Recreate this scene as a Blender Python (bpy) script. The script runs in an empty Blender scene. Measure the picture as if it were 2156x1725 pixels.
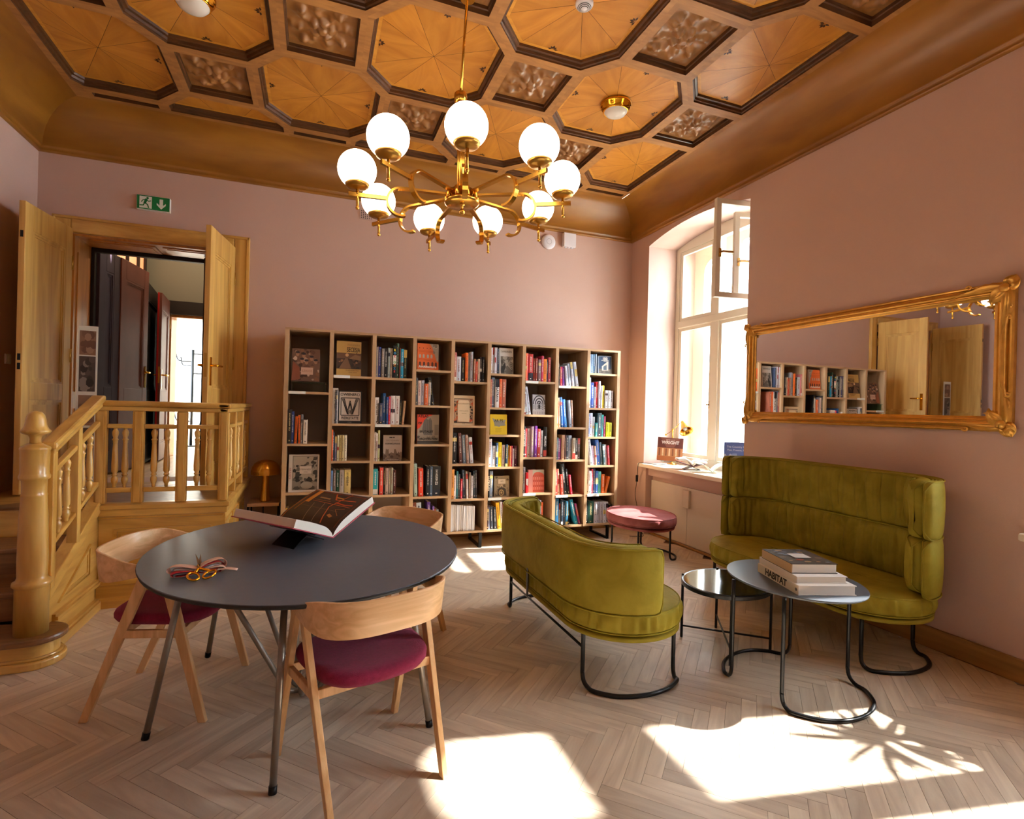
import bpy, math, random
from mathutils import Matrix, Vector, noise
from mathutils.geometry import tessellate_polygon
random.seed(7)
PI = math.pi
S = bpy.context.scene
COL = S.collection
sin, cos = math.sin, math.cos
R = math.radians

# ---------------------------------------------------------------- camera, sky, sun, exposure
cam_d = bpy.data.cameras.new('camera'); cam_d.sensor_width = 36.0
cam_d.lens = 1110.7 / 2156 * 36.0; cam_d.clip_start = 0.05; cam_d.clip_end = 200
cam = bpy.data.objects.new('camera', cam_d); COL.objects.link(cam)
def cam_matrix(yaw, pitch, roll):
    cy, sy, cp, sp = cos(yaw), sin(yaw), cos(pitch), sin(pitch)
    f = Vector((sy*cp, cy*cp, sp)); r = Vector((cy, -sy, 0)); u = r.cross(f)
    cr, sr = cos(roll), sin(roll)
    r2 = r*cr + u*sr; u2 = -r*sr + u*cr
    m = Matrix((r2, u2, -f)).transposed().to_4x4(); m.translation = (0, 0, 1.45)
    return m
CAMM = cam_matrix(R(20.4226), R(-0.097), R(1.4891))
cam.matrix_world = CAMM
S.camera = cam

world = bpy.data.worlds.new('world'); S.world = world; world.use_nodes = True
wn = world.node_tree; wn.nodes.clear()
w_out = wn.nodes.new('ShaderNodeOutputWorld'); w_bg = wn.nodes.new('ShaderNodeBackground')
w_sky = wn.nodes.new('ShaderNodeTexSky')
w_sky.sky_type = 'HOSEK_WILKIE'; w_sky.turbidity = 6.0; w_sky.ground_albedo = 0.6
w_sky.sun_direction = Vector((1, -0.18, 0.83)).normalized()
w_mix = wn.nodes.new('ShaderNodeMixRGB'); w_mix.inputs[0].default_value = 0.85
w_mix.inputs[2].default_value = (0.80, 0.92, 1.0, 1)
wn.links.new(w_sky.outputs[0], w_mix.inputs[1])
wn.links.new(w_mix.outputs[0], w_bg.inputs[0]); w_bg.inputs[1].default_value = 26.0
wn.links.new(w_bg.outputs[0], w_out.inputs[0])

sun_d = bpy.data.lights.new('sun', 'SUN'); sun_d.energy = 30.0; sun_d.angle = R(0.9); sun_d.color = (1.0, 0.96, 0.90)
sun = bpy.data.objects.new('sun', sun_d); COL.objects.link(sun)
sun.location = (9, 1, 8)
sun.rotation_euler = Vector((-1, 0.18, -0.83)).to_track_quat('-Z', 'Y').to_euler()

S.view_settings.view_transform = 'Standard'; S.view_settings.look = 'None'
S.view_settings.gamma = 1.0; S.view_settings.use_curve_mapping = False
S.view_settings.exposure = 0.35
S.cycles.use_denoising = True
S.cycles.max_bounces = 8; S.cycles.diffuse_bounces = 5; S.cycles.glossy_bounces = 4
S.cycles.transparent_max_bounces = 12; S.cycles.sample_clamp_indirect = 6.0
S.cycles.caustics_reflective = False; S.cycles.caustics_refractive = False

# ---------------------------------------------------------------- materials
def lin(h):
    v = [int(h[i:i+2], 16)/255 for i in (0, 2, 4)]
    return tuple((x/12.92 if x <= 0.04045 else ((x+0.055)/1.055)**2.4) for x in v) + (1,)
MATS = {}
def new_mat(name):
    m = bpy.data.materials.new(name); m.use_nodes = True
    MATS[name] = m
    return m, m.node_tree, m.node_tree.nodes['Principled BSDF']
def plain(name, col, rough=0.5, metal=0.0, bump=0.0, bscale=60, var=0.0, vscale=4, spec=0.5, sheen=0.0):
    m, t, b = new_mat(name)
    c = lin(col) if isinstance(col, str) else col
    b.inputs['Base Color'].default_value = c; b.inputs['Roughness'].default_value = rough
    b.inputs['Metallic'].default_value = metal; b.inputs['Specular IOR Level'].default_value = spec
    if sheen:
        b.inputs['Sheen Weight'].default_value = sheen; b.inputs['Sheen Roughness'].default_value = 0.4
    tc = t.nodes.new('ShaderNodeTexCoord')
    if var:
        n = t.nodes.new('ShaderNodeTexNoise'); n.inputs['Scale'].default_value = vscale; n.inputs['Detail'].default_value = 4
        t.links.new(tc.outputs['Object'], n.inputs['Vector'])
        r = t.nodes.new('ShaderNodeValToRGB')
        r.color_ramp.elements[0].position = 0.3; r.color_ramp.elements[1].position = 0.7
        r.color_ramp.elements[0].color = tuple(x*(1-var) for x in c[:3]) + (1,)
        r.color_ramp.elements[1].color = tuple(min(1, x*(1+var)) for x in c[:3]) + (1,)
        t.links.new(n.outputs[0], r.inputs[0]); t.links.new(r.outputs[0], b.inputs['Base Color'])
    if bump:
        n = t.nodes.new('ShaderNodeTexNoise'); n.inputs['Scale'].default_value = bscale; n.inputs['Detail'].default_value = 3
        t.links.new(tc.outputs['Object'], n.inputs['Vector'])
        bp = t.nodes.new('ShaderNodeBump'); bp.inputs['Strength'].default_value = bump; bp.inputs['Distance'].default_value = 0.01
        t.links.new(n.outputs[0], bp.inputs['Height']); t.links.new(bp.outputs[0], b.inputs['Normal'])
    return m
def wood(name, c1, c2, axis=0, rough=0.45, along=1.2, across=16, rnd=0.0, dist=1.5, coat=0.0, bump=0.15, pale=None):
    """grain runs along the object's local axis (0, 1, 2)"""
    m, t, b = new_mat(name); N = t.nodes.new; L = t.links.new
    tc = N('ShaderNodeTexCoord'); oi = N('ShaderNodeObjectInfo')
    add = N('ShaderNodeVectorMath'); add.operation = 'ADD'
    mul = N('ShaderNodeMath'); mul.operation = 'MULTIPLY'; mul.inputs[1].default_value = 10.0
    L(oi.outputs['Random'], mul.inputs[0]); L(tc.outputs['Object'], add.inputs[0]); L(mul.outputs[0], add.inputs[1])
    mp = N('ShaderNodeMapping'); sc = [across]*3; sc[axis] = along; mp.inputs['Scale'].default_value = sc
    L(add.outputs[0], mp.inputs[0])
    n = N('ShaderNodeTexNoise'); n.inputs['Scale'].default_value = 1.0; n.inputs['Detail'].default_value = 6
    n.inputs['Distortion'].default_value = dist; L(mp.outputs[0], n.inputs['Vector'])
    r = N('ShaderNodeValToRGB'); r.color_ramp.elements[0].position = 0.32; r.color_ramp.elements[1].position = 0.68
    r.color_ramp.elements[0].color = lin(c1); r.color_ramp.elements[1].color = lin(c2)
    L(n.outputs[0], r.inputs[0])
    # fine pores
    mp2 = N('ShaderNodeMapping'); sc2 = [across*9]*3; sc2[axis] = along*5; mp2.inputs['Scale'].default_value = sc2
    L(add.outputs[0], mp2.inputs[0])
    n2 = N('ShaderNodeTexNoise'); n2.inputs['Scale'].default_value = 1.0; n2.inputs['Detail'].default_value = 2
    L(mp2.outputs[0], n2.inputs['Vector'])
    mr = N('ShaderNodeMapRange'); mr.inputs[1].default_value = 10.0; mr.inputs[2].default_value = 0.7
    mr.inputs[3].default_value = 0.86; mr.inputs[4].default_value = 1.06; L(n2.outputs[0], mr.inputs[0])
    val = mr.outputs[0]
    if rnd:
        m3 = N('ShaderNodeMapRange'); m3.inputs[3].default_value = 1-rnd; m3.inputs[4].default_value = 1+rnd
        L(oi.outputs['Random'], m3.inputs[0])
        m4 = N('ShaderNodeMath'); m4.operation = 'MULTIPLY'; L(m3.outputs[0], m4.inputs[0]); L(val, m4.inputs[1]); val = m4.outputs[0]
    hs = N('ShaderNodeHueSaturation'); L(r.outputs[0], hs.inputs['Color']); L(val, hs.inputs['Value'])
    L(hs.outputs[0], b.inputs['Base Color'])
    b.inputs['Roughness'].default_value = rough
    b.inputs['Coat Weight'].default_value = coat; b.inputs['Coat Roughness'].default_value = 0.25
    bp = N('ShaderNodeBump'); bp.inputs['Strength'].default_value = bump; bp.inputs['Distance'].default_value = 0.003
    L(n2.outputs[0], bp.inputs['Height']); L(bp.outputs[0], b.inputs['Normal'])
    return m
def velvet(name, c1, c2, rough=0.75):
    m, t, b = new_mat(name); N = t.nodes.new; L = t.links.new
    tc = N('ShaderNodeTexCoord'); n = N('ShaderNodeTexNoise'); n.inputs['Scale'].default_value = 7; n.inputs['Detail'].default_value = 5
    n.inputs['Distortion'].default_value = 0.6
    L(tc.outputs['Object'], n.inputs['Vector'])
    r = N('ShaderNodeValToRGB'); r.color_ramp.elements[0].position = 0.3; r.color_ramp.elements[1].position = 0.75
    r.color_ramp.elements[0].color = lin(c1); r.color_ramp.elements[1].color = lin(c2)
    L(n.outputs[0], r.inputs[0]); L(r.outputs[0], b.inputs['Base Color'])
    b.inputs['Roughness'].default_value = rough
    b.inputs['Sheen Weight'].default_value = 0.8; b.inputs['Sheen Roughness'].default_value = 0.35
    b.inputs['Sheen Tint'].default_value = lin(c2)
    b.inputs['Specular IOR Level'].default_value = 0.25
    n2 = N('ShaderNodeTexNoise'); n2.inputs['Scale'].default_value = 25; n2.inputs['Detail'].default_value = 3
    L(tc.outputs['Object'], n2.inputs['Vector'])
    bp = N('ShaderNodeBump'); bp.inputs['Strength'].default_value = 0.25; bp.inputs['Distance'].default_value = 0.01
    L(n2.outputs[0], bp.inputs['Height']); L(bp.outputs[0], b.inputs['Normal'])
    return m
def obj_colour(name, rough=0.5, spec=0.4):
    """printed cloth or paper whose colour is the object's own colour"""
    m, t, b = new_mat(name); N = t.nodes.new; L = t.links.new
    oi = N('ShaderNodeObjectInfo'); tc = N('ShaderNodeTexCoord')
    n = N('ShaderNodeTexNoise'); n.inputs['Scale'].default_value = 12; L(tc.outputs['Object'], n.inputs['Vector'])
    mr = N('ShaderNodeMapRange'); mr.inputs[3].default_value = 0.88; mr.inputs[4].default_value = 1.1; L(n.outputs[0], mr.inputs[0])
    hs = N('ShaderNodeHueSaturation'); L(oi.outputs['Color'], hs.inputs['Color']); L(mr.outputs[0], hs.inputs['Value'])
    L(hs.outputs[0], b.inputs['Base Color']); b.inputs['Roughness'].default_value = rough
    b.inputs['Specular IOR Level'].default_value = spec
    return m
def glassy(name, tint=(1, 1, 1, 1), gloss=0.06):
    m = bpy.data.materials.new(name); m.use_nodes = True; t = m.node_tree; t.nodes.clear()
    o = t.nodes.new('ShaderNodeOutputMaterial'); mx = t.nodes.new('ShaderNodeMixShader')
    a = t.nodes.new('ShaderNodeBsdfTransparent'); g = t.nodes.new('ShaderNodeBsdfGlossy')
    a.inputs[0].default_value = tint; g.inputs['Roughness'].default_value = 0.02
    mx.inputs[0].default_value = gloss
    t.links.new(a.outputs[0], mx.inputs[1]); t.links.new(g.outputs[0], mx.inputs[2]); t.links.new(mx.outputs[0], o.inputs[0])
    MATS[name] = m; return m
def glow(name, col, strength):
    m, t, b = new_mat(name)
    b.inputs['Base Color'].default_value = (0.9, 0.88, 0.85, 1); b.inputs['Roughness'].default_value = 0.2
    b.inputs['Emission Color'].default_value = col; b.inputs['Emission Strength'].default_value = strength
    return m

M = {}
M['wall'] = plain('pink_wall_paint', 'c8a99c', 0.75, bump=0.12, bscale=220, var=0.03, vscale=1.5)
M['wall_rev'] = plain('lit_reveal_paint', 'c4aba2', 0.75, bump=0.1, bscale=220)  # same pink paint as the walls, its lit tone put into the colour
M['floor_base'] = plain('floor_joint', '6b5138', 0.8)
M['plank'] = wood('oak_plank', 'b9a793', 'd2c3ae', 0, 0.38, 1.3, 11, rnd=0.15, dist=2.2, bump=0.12)
M['beam'] = wood('ceiling_oak_beam', '8a5c31', 'a8763f', 0, 0.5, 3, 14, dist=1.0)
M['moulding'] = wood('dark_ceiling_moulding', '3e2410', '5c3719', 0, 0.4, 3, 14)
M['veneer'] = wood('ceiling_veneer', 'a8691c', 'c0812e', 0, 0.40, 2.0, 8, rnd=0.11, dist=1.2, coat=0.2)
M['veneer_edge'] = wood('ceiling_border_veneer', 'b87a26', 'd0943a', 0, 0.42, 3, 14)
M['inlay'] = plain('dark_inlay', '3a1e0c', 0.5)
M['carved'] = wood('carved_oak', '7e5427', '946432', 0, 0.40, 3, 6, coat=0.3)
M['cove'] = wood('painted_cove', '7c4c12', '9e6a22', 1, 0.38, 1.0, 4, dist=0.5, coat=0.3, bump=0.05)
M['cove_x'] = wood('painted_cove_along_x', '7c4c12', '9e6a22', 0, 0.38, 1.0, 4, dist=0.5, coat=0.3, bump=0.05)
M['brass'] = plain('brushed_brass', 'd9a648', 0.22, 1.0)
M['brass_dull'] = plain('satin_brass', 'b98f45', 0.35, 1.0)
M['globe'] = glow('opal_globe', lin('ffe6cc'), 6.5)
M['opal'] = plain('unlit_opal_glass', 'e6e2da', 0.3)
M['white_plastic'] = plain('white_plastic', 'e6e4ea', 0.45)
M['stair_v'] = wood('grained_stair_wood_upright', 'b58539', 'dcb05c', 2, 0.32, 1.5, 10, dist=1.0, coat=0.6)
M['stair_x'] = wood('grained_stair_wood_along_x', 'b58539', 'dcb05c', 0, 0.32, 1.5, 10, dist=1.0, coat=0.6)
M['stair_y'] = wood('grained_stair_wood_along_y', 'b58539', 'dcb05c', 1, 0.32, 1.5, 10, dist=1.0, coat=0.6)
M['tread'] = wood('stair_tread_wood', '6a4626', '8b6138', 0, 0.4, 1.5, 14, coat=0.2)
M['door'] = wood('grained_door_wood', 'b3853c', 'd6aa5a', 2, 0.4, 0.8, 11, dist=1.0, coat=0.2)
M['door_lining'] = wood('warm_door_lining', 'a5662a', 'c4853c', 2, 0.4, 0.8, 11, coat=0.2)
M['hall_purple'] = plain('hall_door_grey', '504250', 0.6, var=0.1)
M['hall_red'] = plain('hall_door_red_brown', '7a4538', 0.55, var=0.12)
M['hall_dark'] = plain('hall_dark_wood', '1c1310', 0.6)
M['hall_wall'] = plain('hall_grey_wall', '8c8c80', 0.8)
M['hall_bright'] = plain('far_room_wall', 'e8dccb', 0.8)
M['red_edge'] = plain('red_door_edge', 'c01818', 0.5)
M['black'] = plain('black_metal', '17181b', 0.35, 0.6)
M['black_satin'] = plain('black_lacquered_steel', '1d1f22', 0.3, 0.3)
M['shelf'] = wood('shelf_oak', 'a88763', 'c0a07a', 2, 0.5, 1.2, 18, dist=1.2)
M['shelf_x'] = wood('shelf_oak_along_x', 'a88763', 'c0a07a', 0, 0.5, 1.2, 18, dist=1.2)
M['shelf_back'] = plain('shelf_back_panel', 'a89c90', 0.7, var=0.05, vscale=3)
M['chair_wood'] = wood('chair_oak', 'c99b66', 'e6bd88', 2, 0.4, 1.5, 22, dist=1.0, coat=0.1)
M['chair_band'] = wood('chair_band_oak', 'cda06e', 'e8c090', 0, 0.38, 1.5, 26, dist=1.0, coat=0.15)
M['burgundy'] = plain('burgundy_wool', '8c2a48', 0.95, bump=0.5, bscale=380, var=0.12, vscale=60, spec=0.12, sheen=0.12)
M['table_top'] = plain('dark_grey_linoleum', '5f646e', 0.36, bump=0.05, bscale=300, var=0.04, vscale=30, spec=0.4)
M['table_edge'] = plain('table_edge_black', '1d1e21', 0.5)
M['taupe'] = plain('taupe_powder_steel', '8f857a', 0.35, 0.5)
M['green'] = velvet('olive_velvet', '7e7014', '988a2a')
M['pink_velvet'] = velvet('dusty_pink_velvet', '7f3f3f', 'a3605e')
M['grey_top'] = plain('grey_lacquered_top', '585f67', 0.32, 0.1)
M['marble'] = plain('polished_dark_marble', '20262a', 0.08, var=0.5, vscale=9)
M['gold_frame'] = plain('gilded_wood', 'd8a44c', 0.33, 0.7, bump=0.06, bscale=40, var=0.12, vscale=18)
m, t, b = new_mat('mirror_glass'); b.inputs['Base Color'].default_value = (0.86, 0.84, 0.82, 1); b.inputs['Metallic'].default_value = 1; b.inputs['Roughness'].default_value = 0.01; M['mirror'] = m
M['window_white'] = plain('cream_window_paint', 'e2dccb', 0.4)
M['glass'] = glassy('window_glass')
M['glass_shelf'] = glassy('greenish_glass', (0.75, 0.9, 0.84, 1), 0.12)
M['sill'] = plain('cream_sill_paint', 'e9e0cf', 0.3)
M['radiator'] = plain('cream_cover_panel', 'd8cabb', 0.4)
M['skirt'] = wood('oak_skirting', '86602f', 'a4783f', 1, 0.45, 1.2, 14)
M['skirt_x'] = wood('oak_skirting_along_x', '86602f', 'a4783f', 0, 0.45, 1.2, 14)
M['paper'] = plain('book_paper', 'e4ded2', 0.8)
M['paper_cream'] = plain('cream_book_paper', 'cdb995', 0.8)
M['cloth'] = obj_colour('printed_cover')
M['print'] = obj_colour('flat_print', 0.55)
M['sign_green'] = plain('exit_green', '0c7a3c', 0.5)
M['sign_white'] = plain('sign_white', 'e8ece6', 0.5)
M['outside'] = plain('outside_pale_ground', 'e8e0d0', 0.9)
M['leaf'] = plain('plant_leaf', '2f5a20', 0.5)
M['terracotta'] = plain('clay_pot', '8a5638', 0.8)
M['nightstand'] = wood('pinkish_table_wood', 'a07a62', 'b8927a', 0, 0.5, 1.5, 14)
M['ribbon'] = plain('pale_pink_ribbon', 'dcb4a0', 0.45)
M['ribbon_red'] = plain('red_ribbon', 'b02028', 0.45)
M['ribbon_grey'] = plain('grey_ribbon', 'b8b4bc', 0.4)
M['gold'] = plain('polished_gold', 'f0b030', 0.12, 1.0)
M['steel'] = plain('scissor_steel', 'a8a098', 0.25, 1.0)

# ---------------------------------------------------------------- mesh helpers
WM = {}          # world matrices of the objects built so far
def wm(o):
    return WM[o.name] if o is not None else Matrix.Identity(4)
def reg(o, parent, loc=(0, 0, 0), rot=None, scale=(1, 1, 1)):
    COL.objects.link(o)
    if rot is None: rot = Matrix.Identity(3)
    elif not isinstance(rot, Matrix):
        from mathutils import Euler
        rot = Euler(rot).to_matrix()
    m = Matrix.Translation(loc) @ rot.to_4x4() @ Matrix.Diagonal((*scale, 1))
    if parent is not None: o.parent = parent
    o.location = loc; o.rotation_euler = rot.to_euler(); o.scale = scale
    WM[o.name] = wm(parent) @ m
    return o
def props(o, label=None, cat=None, group=None, kind=None):
    if label: o['label'] = label
    if cat: o['category'] = cat
    if group: o['group'] = group
    if kind: o['kind'] = kind
    return o
def thing(name, label, cat, loc=(0, 0, 0), rotz=0.0, group=None, kind=None, rot=None):
    o = bpy.data.objects.new(name, None); o.empty_display_size = 0.05
    reg(o, None, loc, rot if rot is not None else (0, 0, rotz))
    return props(o, label, cat, group, kind)

class B:
    def __init__(s): s.v = []; s.f = []; s.mi = []; s.sm = []
    def add(s, vs, fs, mi=0, smooth=False):
        n = len(s.v); s.v += [Vector(p) for p in vs]
        for f in fs:
            s.f.append([n+i for i in f]); s.mi.append(mi); s.sm.append(smooth)
        return s
    def box(s, a, b, mi=0, T=None):
        (x0, y0, z0), (x1, y1, z1) = a, b
        vs = [(x0,y0,z0),(x1,y0,z0),(x1,y1,z0),(x0,y1,z0),(x0,y0,z1),(x1,y0,z1),(x1,y1,z1),(x0,y1,z1)]
        if T is not None: vs = [T @ Vector(p) for p in vs]
        return s.add(vs, [(0,3,2,1),(4,5,6,7),(0,1,5,4),(1,2,6,5),(2,3,7,6),(3,0,4,7)], mi)
    def prism(s, poly, z0, z1, mi=0, T=None, smooth=False):
        """poly: list of (x, y); extruded z0..z1"""
        n = len(poly)
        vs = [Vector((x, y, z0)) for x, y in poly] + [Vector((x, y, z1)) for x, y in poly]
        if T is not None: vs = [T @ p for p in vs]
        base = len(s.v)
        s.add(vs, [(i, (i+1) % n, n+(i+1) % n, n+i) for i in range(n)], mi, smooth)
        s.f.append([base+i for i in range(n-1, -1, -1)]); s.mi.append(mi); s.sm.append(False)
        s.f.append([base+n+i for i in range(n)]); s.mi.append(mi); s.sm.append(False)
        return s
    def ring(s, outer, inner, z0, z1, mi=0, T=None):
        """flat ring between two loops of the same length, extruded"""
        n = len(outer)
        L4 = [[Vector((x, y, z)) for x, y in lp] for lp, z in ((outer, z0), (inner, z0), (inner, z1), (outer, z1))]
        vs = sum(L4, [])
        if T is not None: vs = [T @ p for p in vs]
        fs = []
        for k in range(4):
            a, b = k*n, ((k+1) % 4)*n
            fs += [(a+i, b+i, b+(i+1) % n, a+(i+1) % n) for i in range(n)]
        return s.add(vs, fs, mi)
    def lathe(s, prof, c=(0, 0, 0), n=24, mi=0, sx=1, sy=1, T=None, cap=True, smooth=True):
        vs = []
        for r, z in prof:
            for i in range(n):
                a = 2*PI*i/n; vs.append(Vector((c[0]+r*sx*cos(a), c[1]+r*sy*sin(a), c[2]+z)))
        if T is not None: vs = [T @ p for p in vs]
        m = len(prof); fs = [(j*n+i, j*n+(i+1) % n, (j+1)*n+(i+1) % n, (j+1)*n+i) for j in range(m-1) for i in range(n)]
        base = len(s.v); s.add(vs, fs, mi, smooth)
        if cap:
            if prof[0][0] > 1e-5: s.f.append([base+i for i in range(n-1, -1, -1)]); s.mi.append(mi); s.sm.append(False)
            if prof[-1][0] > 1e-5: s.f.append([base+(m-1)*n+i for i in range(n)]); s.mi.append(mi); s.sm.append(False)
        return s
    def sweep(s, path, sec, closed=False, mi=0, up=(0, 0, 1), smooth=True, cap=True):
        """sec: list of (a, b) offsets: a along side, b along up-ish"""
        P = [Vector(p) for p in path]; n = len(P); k = len(sec); up = Vector(up); vs = []
        prev = None
        for i, p in enumerate(P):
            if closed: t = P[(i+1) % n] - P[i-1]
            else: t = P[min(i+1, n-1)] - P[max(i-1, 0)]
            t.normalize()
            if prev is None:
                u = up - t*up.dot(t)
                if u.length < 1e-4: u = Vector((1, 0, 0)) - t*t.x
            else:
                u = prev - t*prev.dot(t)
            u.normalize(); prev = u; side = t.cross(u)
            for a, b in sec: vs.append(p + side*a + u*b)
        m = n if closed else n-1
        fs = [(i*k+j, i*k+(j+1) % k, ((i+1) % n)*k+(j+1) % k, ((i+1) % n)*k+j) for i in range(m) for j in range(k)]
        base = len(s.v); s.add(vs, fs, mi, smooth)
        if not closed and cap:
            s.f.append([base+j for j in range(k-1, -1, -1)]); s.mi.append(mi); s.sm.append(False)
            s.f.append([base+(n-1)*k+j for j in range(k)]); s.mi.append(mi); s.sm.append(False)
        return s
    def tube(s, path, r, n=10, closed=False, mi=0):
        return s.sweep(path, [(r*cos(2*PI*i/n), r*sin(2*PI*i/n)) for i in range(n)], closed, mi)
    def bar(s, path, w, h, closed=False, mi=0, up=(0, 0, 1)):
        return s.sweep(path, [(-w/2, -h/2), (w/2, -h/2), (w/2, h/2), (-w/2, h/2)], closed, mi, up, smooth=False)
    def sphere(s, c, r, n=16, m=10, mi=0, sz=1.0):
        prof = [(max(1e-6, r*sin(PI*i/m)), -r*sz*cos(PI*i/m)) for i in range(m+1)]
        return s.lathe(prof, c, n, mi, cap=False)
    def grid(s, fn, nu, nv, mi=0, smooth=True, closed_u=False):
        vs = [fn(i/(nu if closed_u else nu-1), j/(nv-1)) for j in range(nv) for i in range(nu)]
        mu = nu if closed_u else nu-1
        fs = [(j*nu+i, j*nu+(i+1) % nu, (j+1)*nu+(i+1) % nu, (j+1)*nu+i) for j in range(nv-1) for i in range(mu)]
        return s.add(vs, fs, mi, smooth)
    def tess(s, loops, mi=0, z=0.0, T=None):
        pts = [Vector((x, y, z)) for lp in loops for x, y in lp]
        tr = tessellate_polygon([[Vector((x, y, 0)) for x, y in lp] for lp in loops])
        if T is not None: pts = [T @ p for p in pts]
        return s.add(pts, [tuple(t) for t in tr], mi)
    def mesh(s, name, mats):
        me = bpy.data.meshes.new(name)
        me.from_pydata([tuple(p) for p in s.v], [], s.f)
        for mt in (mats if isinstance(mats, (list, tuple)) else [mats]): me.materials.append(mt)
        me.polygons.foreach_set('material_index', s.mi); me.polygons.foreach_set('use_smooth', s.sm)
        me.update(); return me
    def build(s, name, mats, parent=None, world=False, loc=(0, 0, 0), rot=None, bevel=0, origin=False, kind=None, seg=2):
        """world=True: the vertices are in world space"""
        if world and parent is not None:
            inv = wm(parent).inverted(); s.v = [inv @ p for p in s.v]
        if origin or (world and parent is None):
            lo = [min(p[i] for p in s.v) for i in range(3)]; hi = [max(p[i] for p in s.v) for i in range(3)]
            c = Vector(((lo[0]+hi[0])/2, (lo[1]+hi[1])/2, lo[2])); s.v = [p-c for p in s.v]; loc = tuple(Vector(loc)+c)
        o = bpy.data.objects.new(name, s.mesh(name, mats)); reg(o, parent, loc, rot)
        if bevel:
            md = o.modifiers.new('bevel', 'BEVEL'); md.width = bevel; md.segments = seg; md.limit_method = 'ANGLE'; md.angle_limit = R(40)
        if kind: o['kind'] = kind
        return o
def copy_tree(o, parent=None):
    c = o.copy(); COL.objects.link(c)
    if parent is not None: c.parent = parent
    WM[c.name] = wm(parent) @ (wm(o.parent).inverted() if o.parent else Matrix.Identity(4)) @ WM[o.name]
    for ch in list(o.children): copy_tree(ch, c)
    return c
def place(o, loc, rotz):
    o.location = loc; o.rotation_euler = (0, 0, rotz)
    WM[o.name] = Matrix.Translation(loc) @ Matrix.Rotation(rotz, 4, 'Z')
def text(name, body, size, parent, loc, rot, mat, align='CENTER', sx=1.0, bold=0.0, space=1.0):
    c = bpy.data.curves.new(name, 'FONT'); c.body = body; c.size = size; c.align_x = align; c.align_y = 'CENTER'
    c.extrude = 0.0004; c.offset = bold; c.space_character = space; c.resolution_u = 3
    c.materials.append(mat)
    tmp = bpy.data.objects.new(name, c); me = bpy.data.meshes.new_from_object(tmp)
    if not me.materials: me.materials.append(mat)
    bpy.data.objects.remove(tmp); bpy.data.curves.remove(c)
    o = bpy.data.objects.new(name, me); reg(o, parent, loc, rot, (sx, 1, 1)); return o
def clip(poly, nx, ny, d):
    """keep the part with nx*x + ny*y <= d"""
    out = []
    for i in range(len(poly)):
        a, b = poly[i], poly[(i+1) % len(poly)]
        da, db = nx*a[0]+ny*a[1]-d, nx*b[0]+ny*b[1]-d
        if da <= 1e-9: out.append(a)
        if (da < -1e-9 and db > 1e-9) or (da > 1e-9 and db < -1e-9):
            t = da/(da-db); out.append((a[0]+t*(b[0]-a[0]), a[1]+t*(b[1]-a[1])))
    r = []
    for p in out:
        if not r or math.hypot(p[0]-r[-1][0], p[1]-r[-1][1]) > 1e-5: r.append(p)
    if len(r) > 1 and math.hypot(r[0][0]-r[-1][0], r[0][1]-r[-1][1]) < 1e-5: r.pop()
    return r
def inset(poly, d):
    """shrink a convex ccw polygon by d"""
    out = list(poly)
    for i in range(len(poly)):
        a, b = poly[i], poly[(i+1) % len(poly)]
        ex, ey = b[0]-a[0], b[1]-a[1]; l = math.hypot(ex, ey)
        if l < 1e-6: continue
        nx, ny = ey/l, -ex/l
        out = clip(out, nx, ny, nx*a[0]+ny*a[1]-d)
        if len(out) < 3: return []
    return out
def area(p): return 0.5*sum(p[i][0]*p[(i+1) % len(p)][1]-p[(i+1) % len(p)][0]*p[i][1] for i in range(len(p))) if len(p) > 2 else 0

# ================================================================ STRUCTURE
XL, XR, YB, YF = -2.302, 3.70, 5.74, -1.3
ZW = 3.60            # walls up to the cornice
# ---- floor: herringbone planks
PL, PW = 0.447, 0.069
fl = B().box((XL-0.3, YF-0.2, -0.12), (XR+0.9, YB, -0.012)).build('floor', M['floor_base'], world=True, kind='structure')
Mfl = wm(fl)
pb = B(); g = 0.0007
pb.box((g, -PW+g, -0.011), (PL-g, -g, 0.0))
plank_me = pb.mesh('plank', M['plank'])
spots = []
q = 1/math.sqrt(2)
for m_ in range(-8, 14):
    for k_ in range(-50, 60):
        spots.append((0.783+0.0975*k_, 2.416-0.632*m_, -45))
        spots.append((1.099+0.0975*k_, 2.100-0.632*m_, -135))
def plank_centre(x, y, a):
    c, s_ = cos(R(a)), sin(R(a))
    if a == -45:   # width direction is -135
        return x+c*PL/2+cos(R(-135))*PW/2, y+s_*PL/2+sin(R(-135))*PW/2
    return x+c*PL/2+cos(R(-45))*PW/2, y+s_*PL/2+sin(R(-45))*PW/2
cand = []
for x, y, a in spots:
    cx, cy = plank_centre(x, y, a)
    if XL-0.05 < cx < XR+0.12 and YF < cy < YB-0.02:
        d = CAMM.inverted() @ Vector((cx, cy, 0))
        if -d.z > 0.3:
            px, py = 1110.7*d.x/-d.z, -1110.7*d.y/-d.z
            vis = abs(px) < 1150 and abs(py) < 930
        else: vis = False
        hidden = (cx < -1.37 and cy > 3.5)
        cand.append((0 if vis and not hidden else 1, math.hypot(cx, cy), x, y, a, cx, cy))
cand.sort()
rest = B()
for i, (v_, d_, x, y, a, cx, cy) in enumerate(cand):
    A = Matrix.Translation((cx, cy, 0)) @ Matrix.Rotation(R(a), 4, 'Z')
    if i < 300:
        if i == 0: # recentre the shared mesh
            for vt in plank_me.vertices: vt.co = vt.co - Vector((PL/2, -PW/2, 0))
        o = bpy.data.objects.new('plank', plank_me)
        reg(o, fl, wm(fl).inverted() @ Vector((cx, cy, 0)), (0, 0, R(a)))
    else:
        rest.box((-PL/2+g, -PW/2+g, -0.011), (PL/2-g, PW/2-g, 0), T=A, mi=0 if a == -45 else 1)
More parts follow.
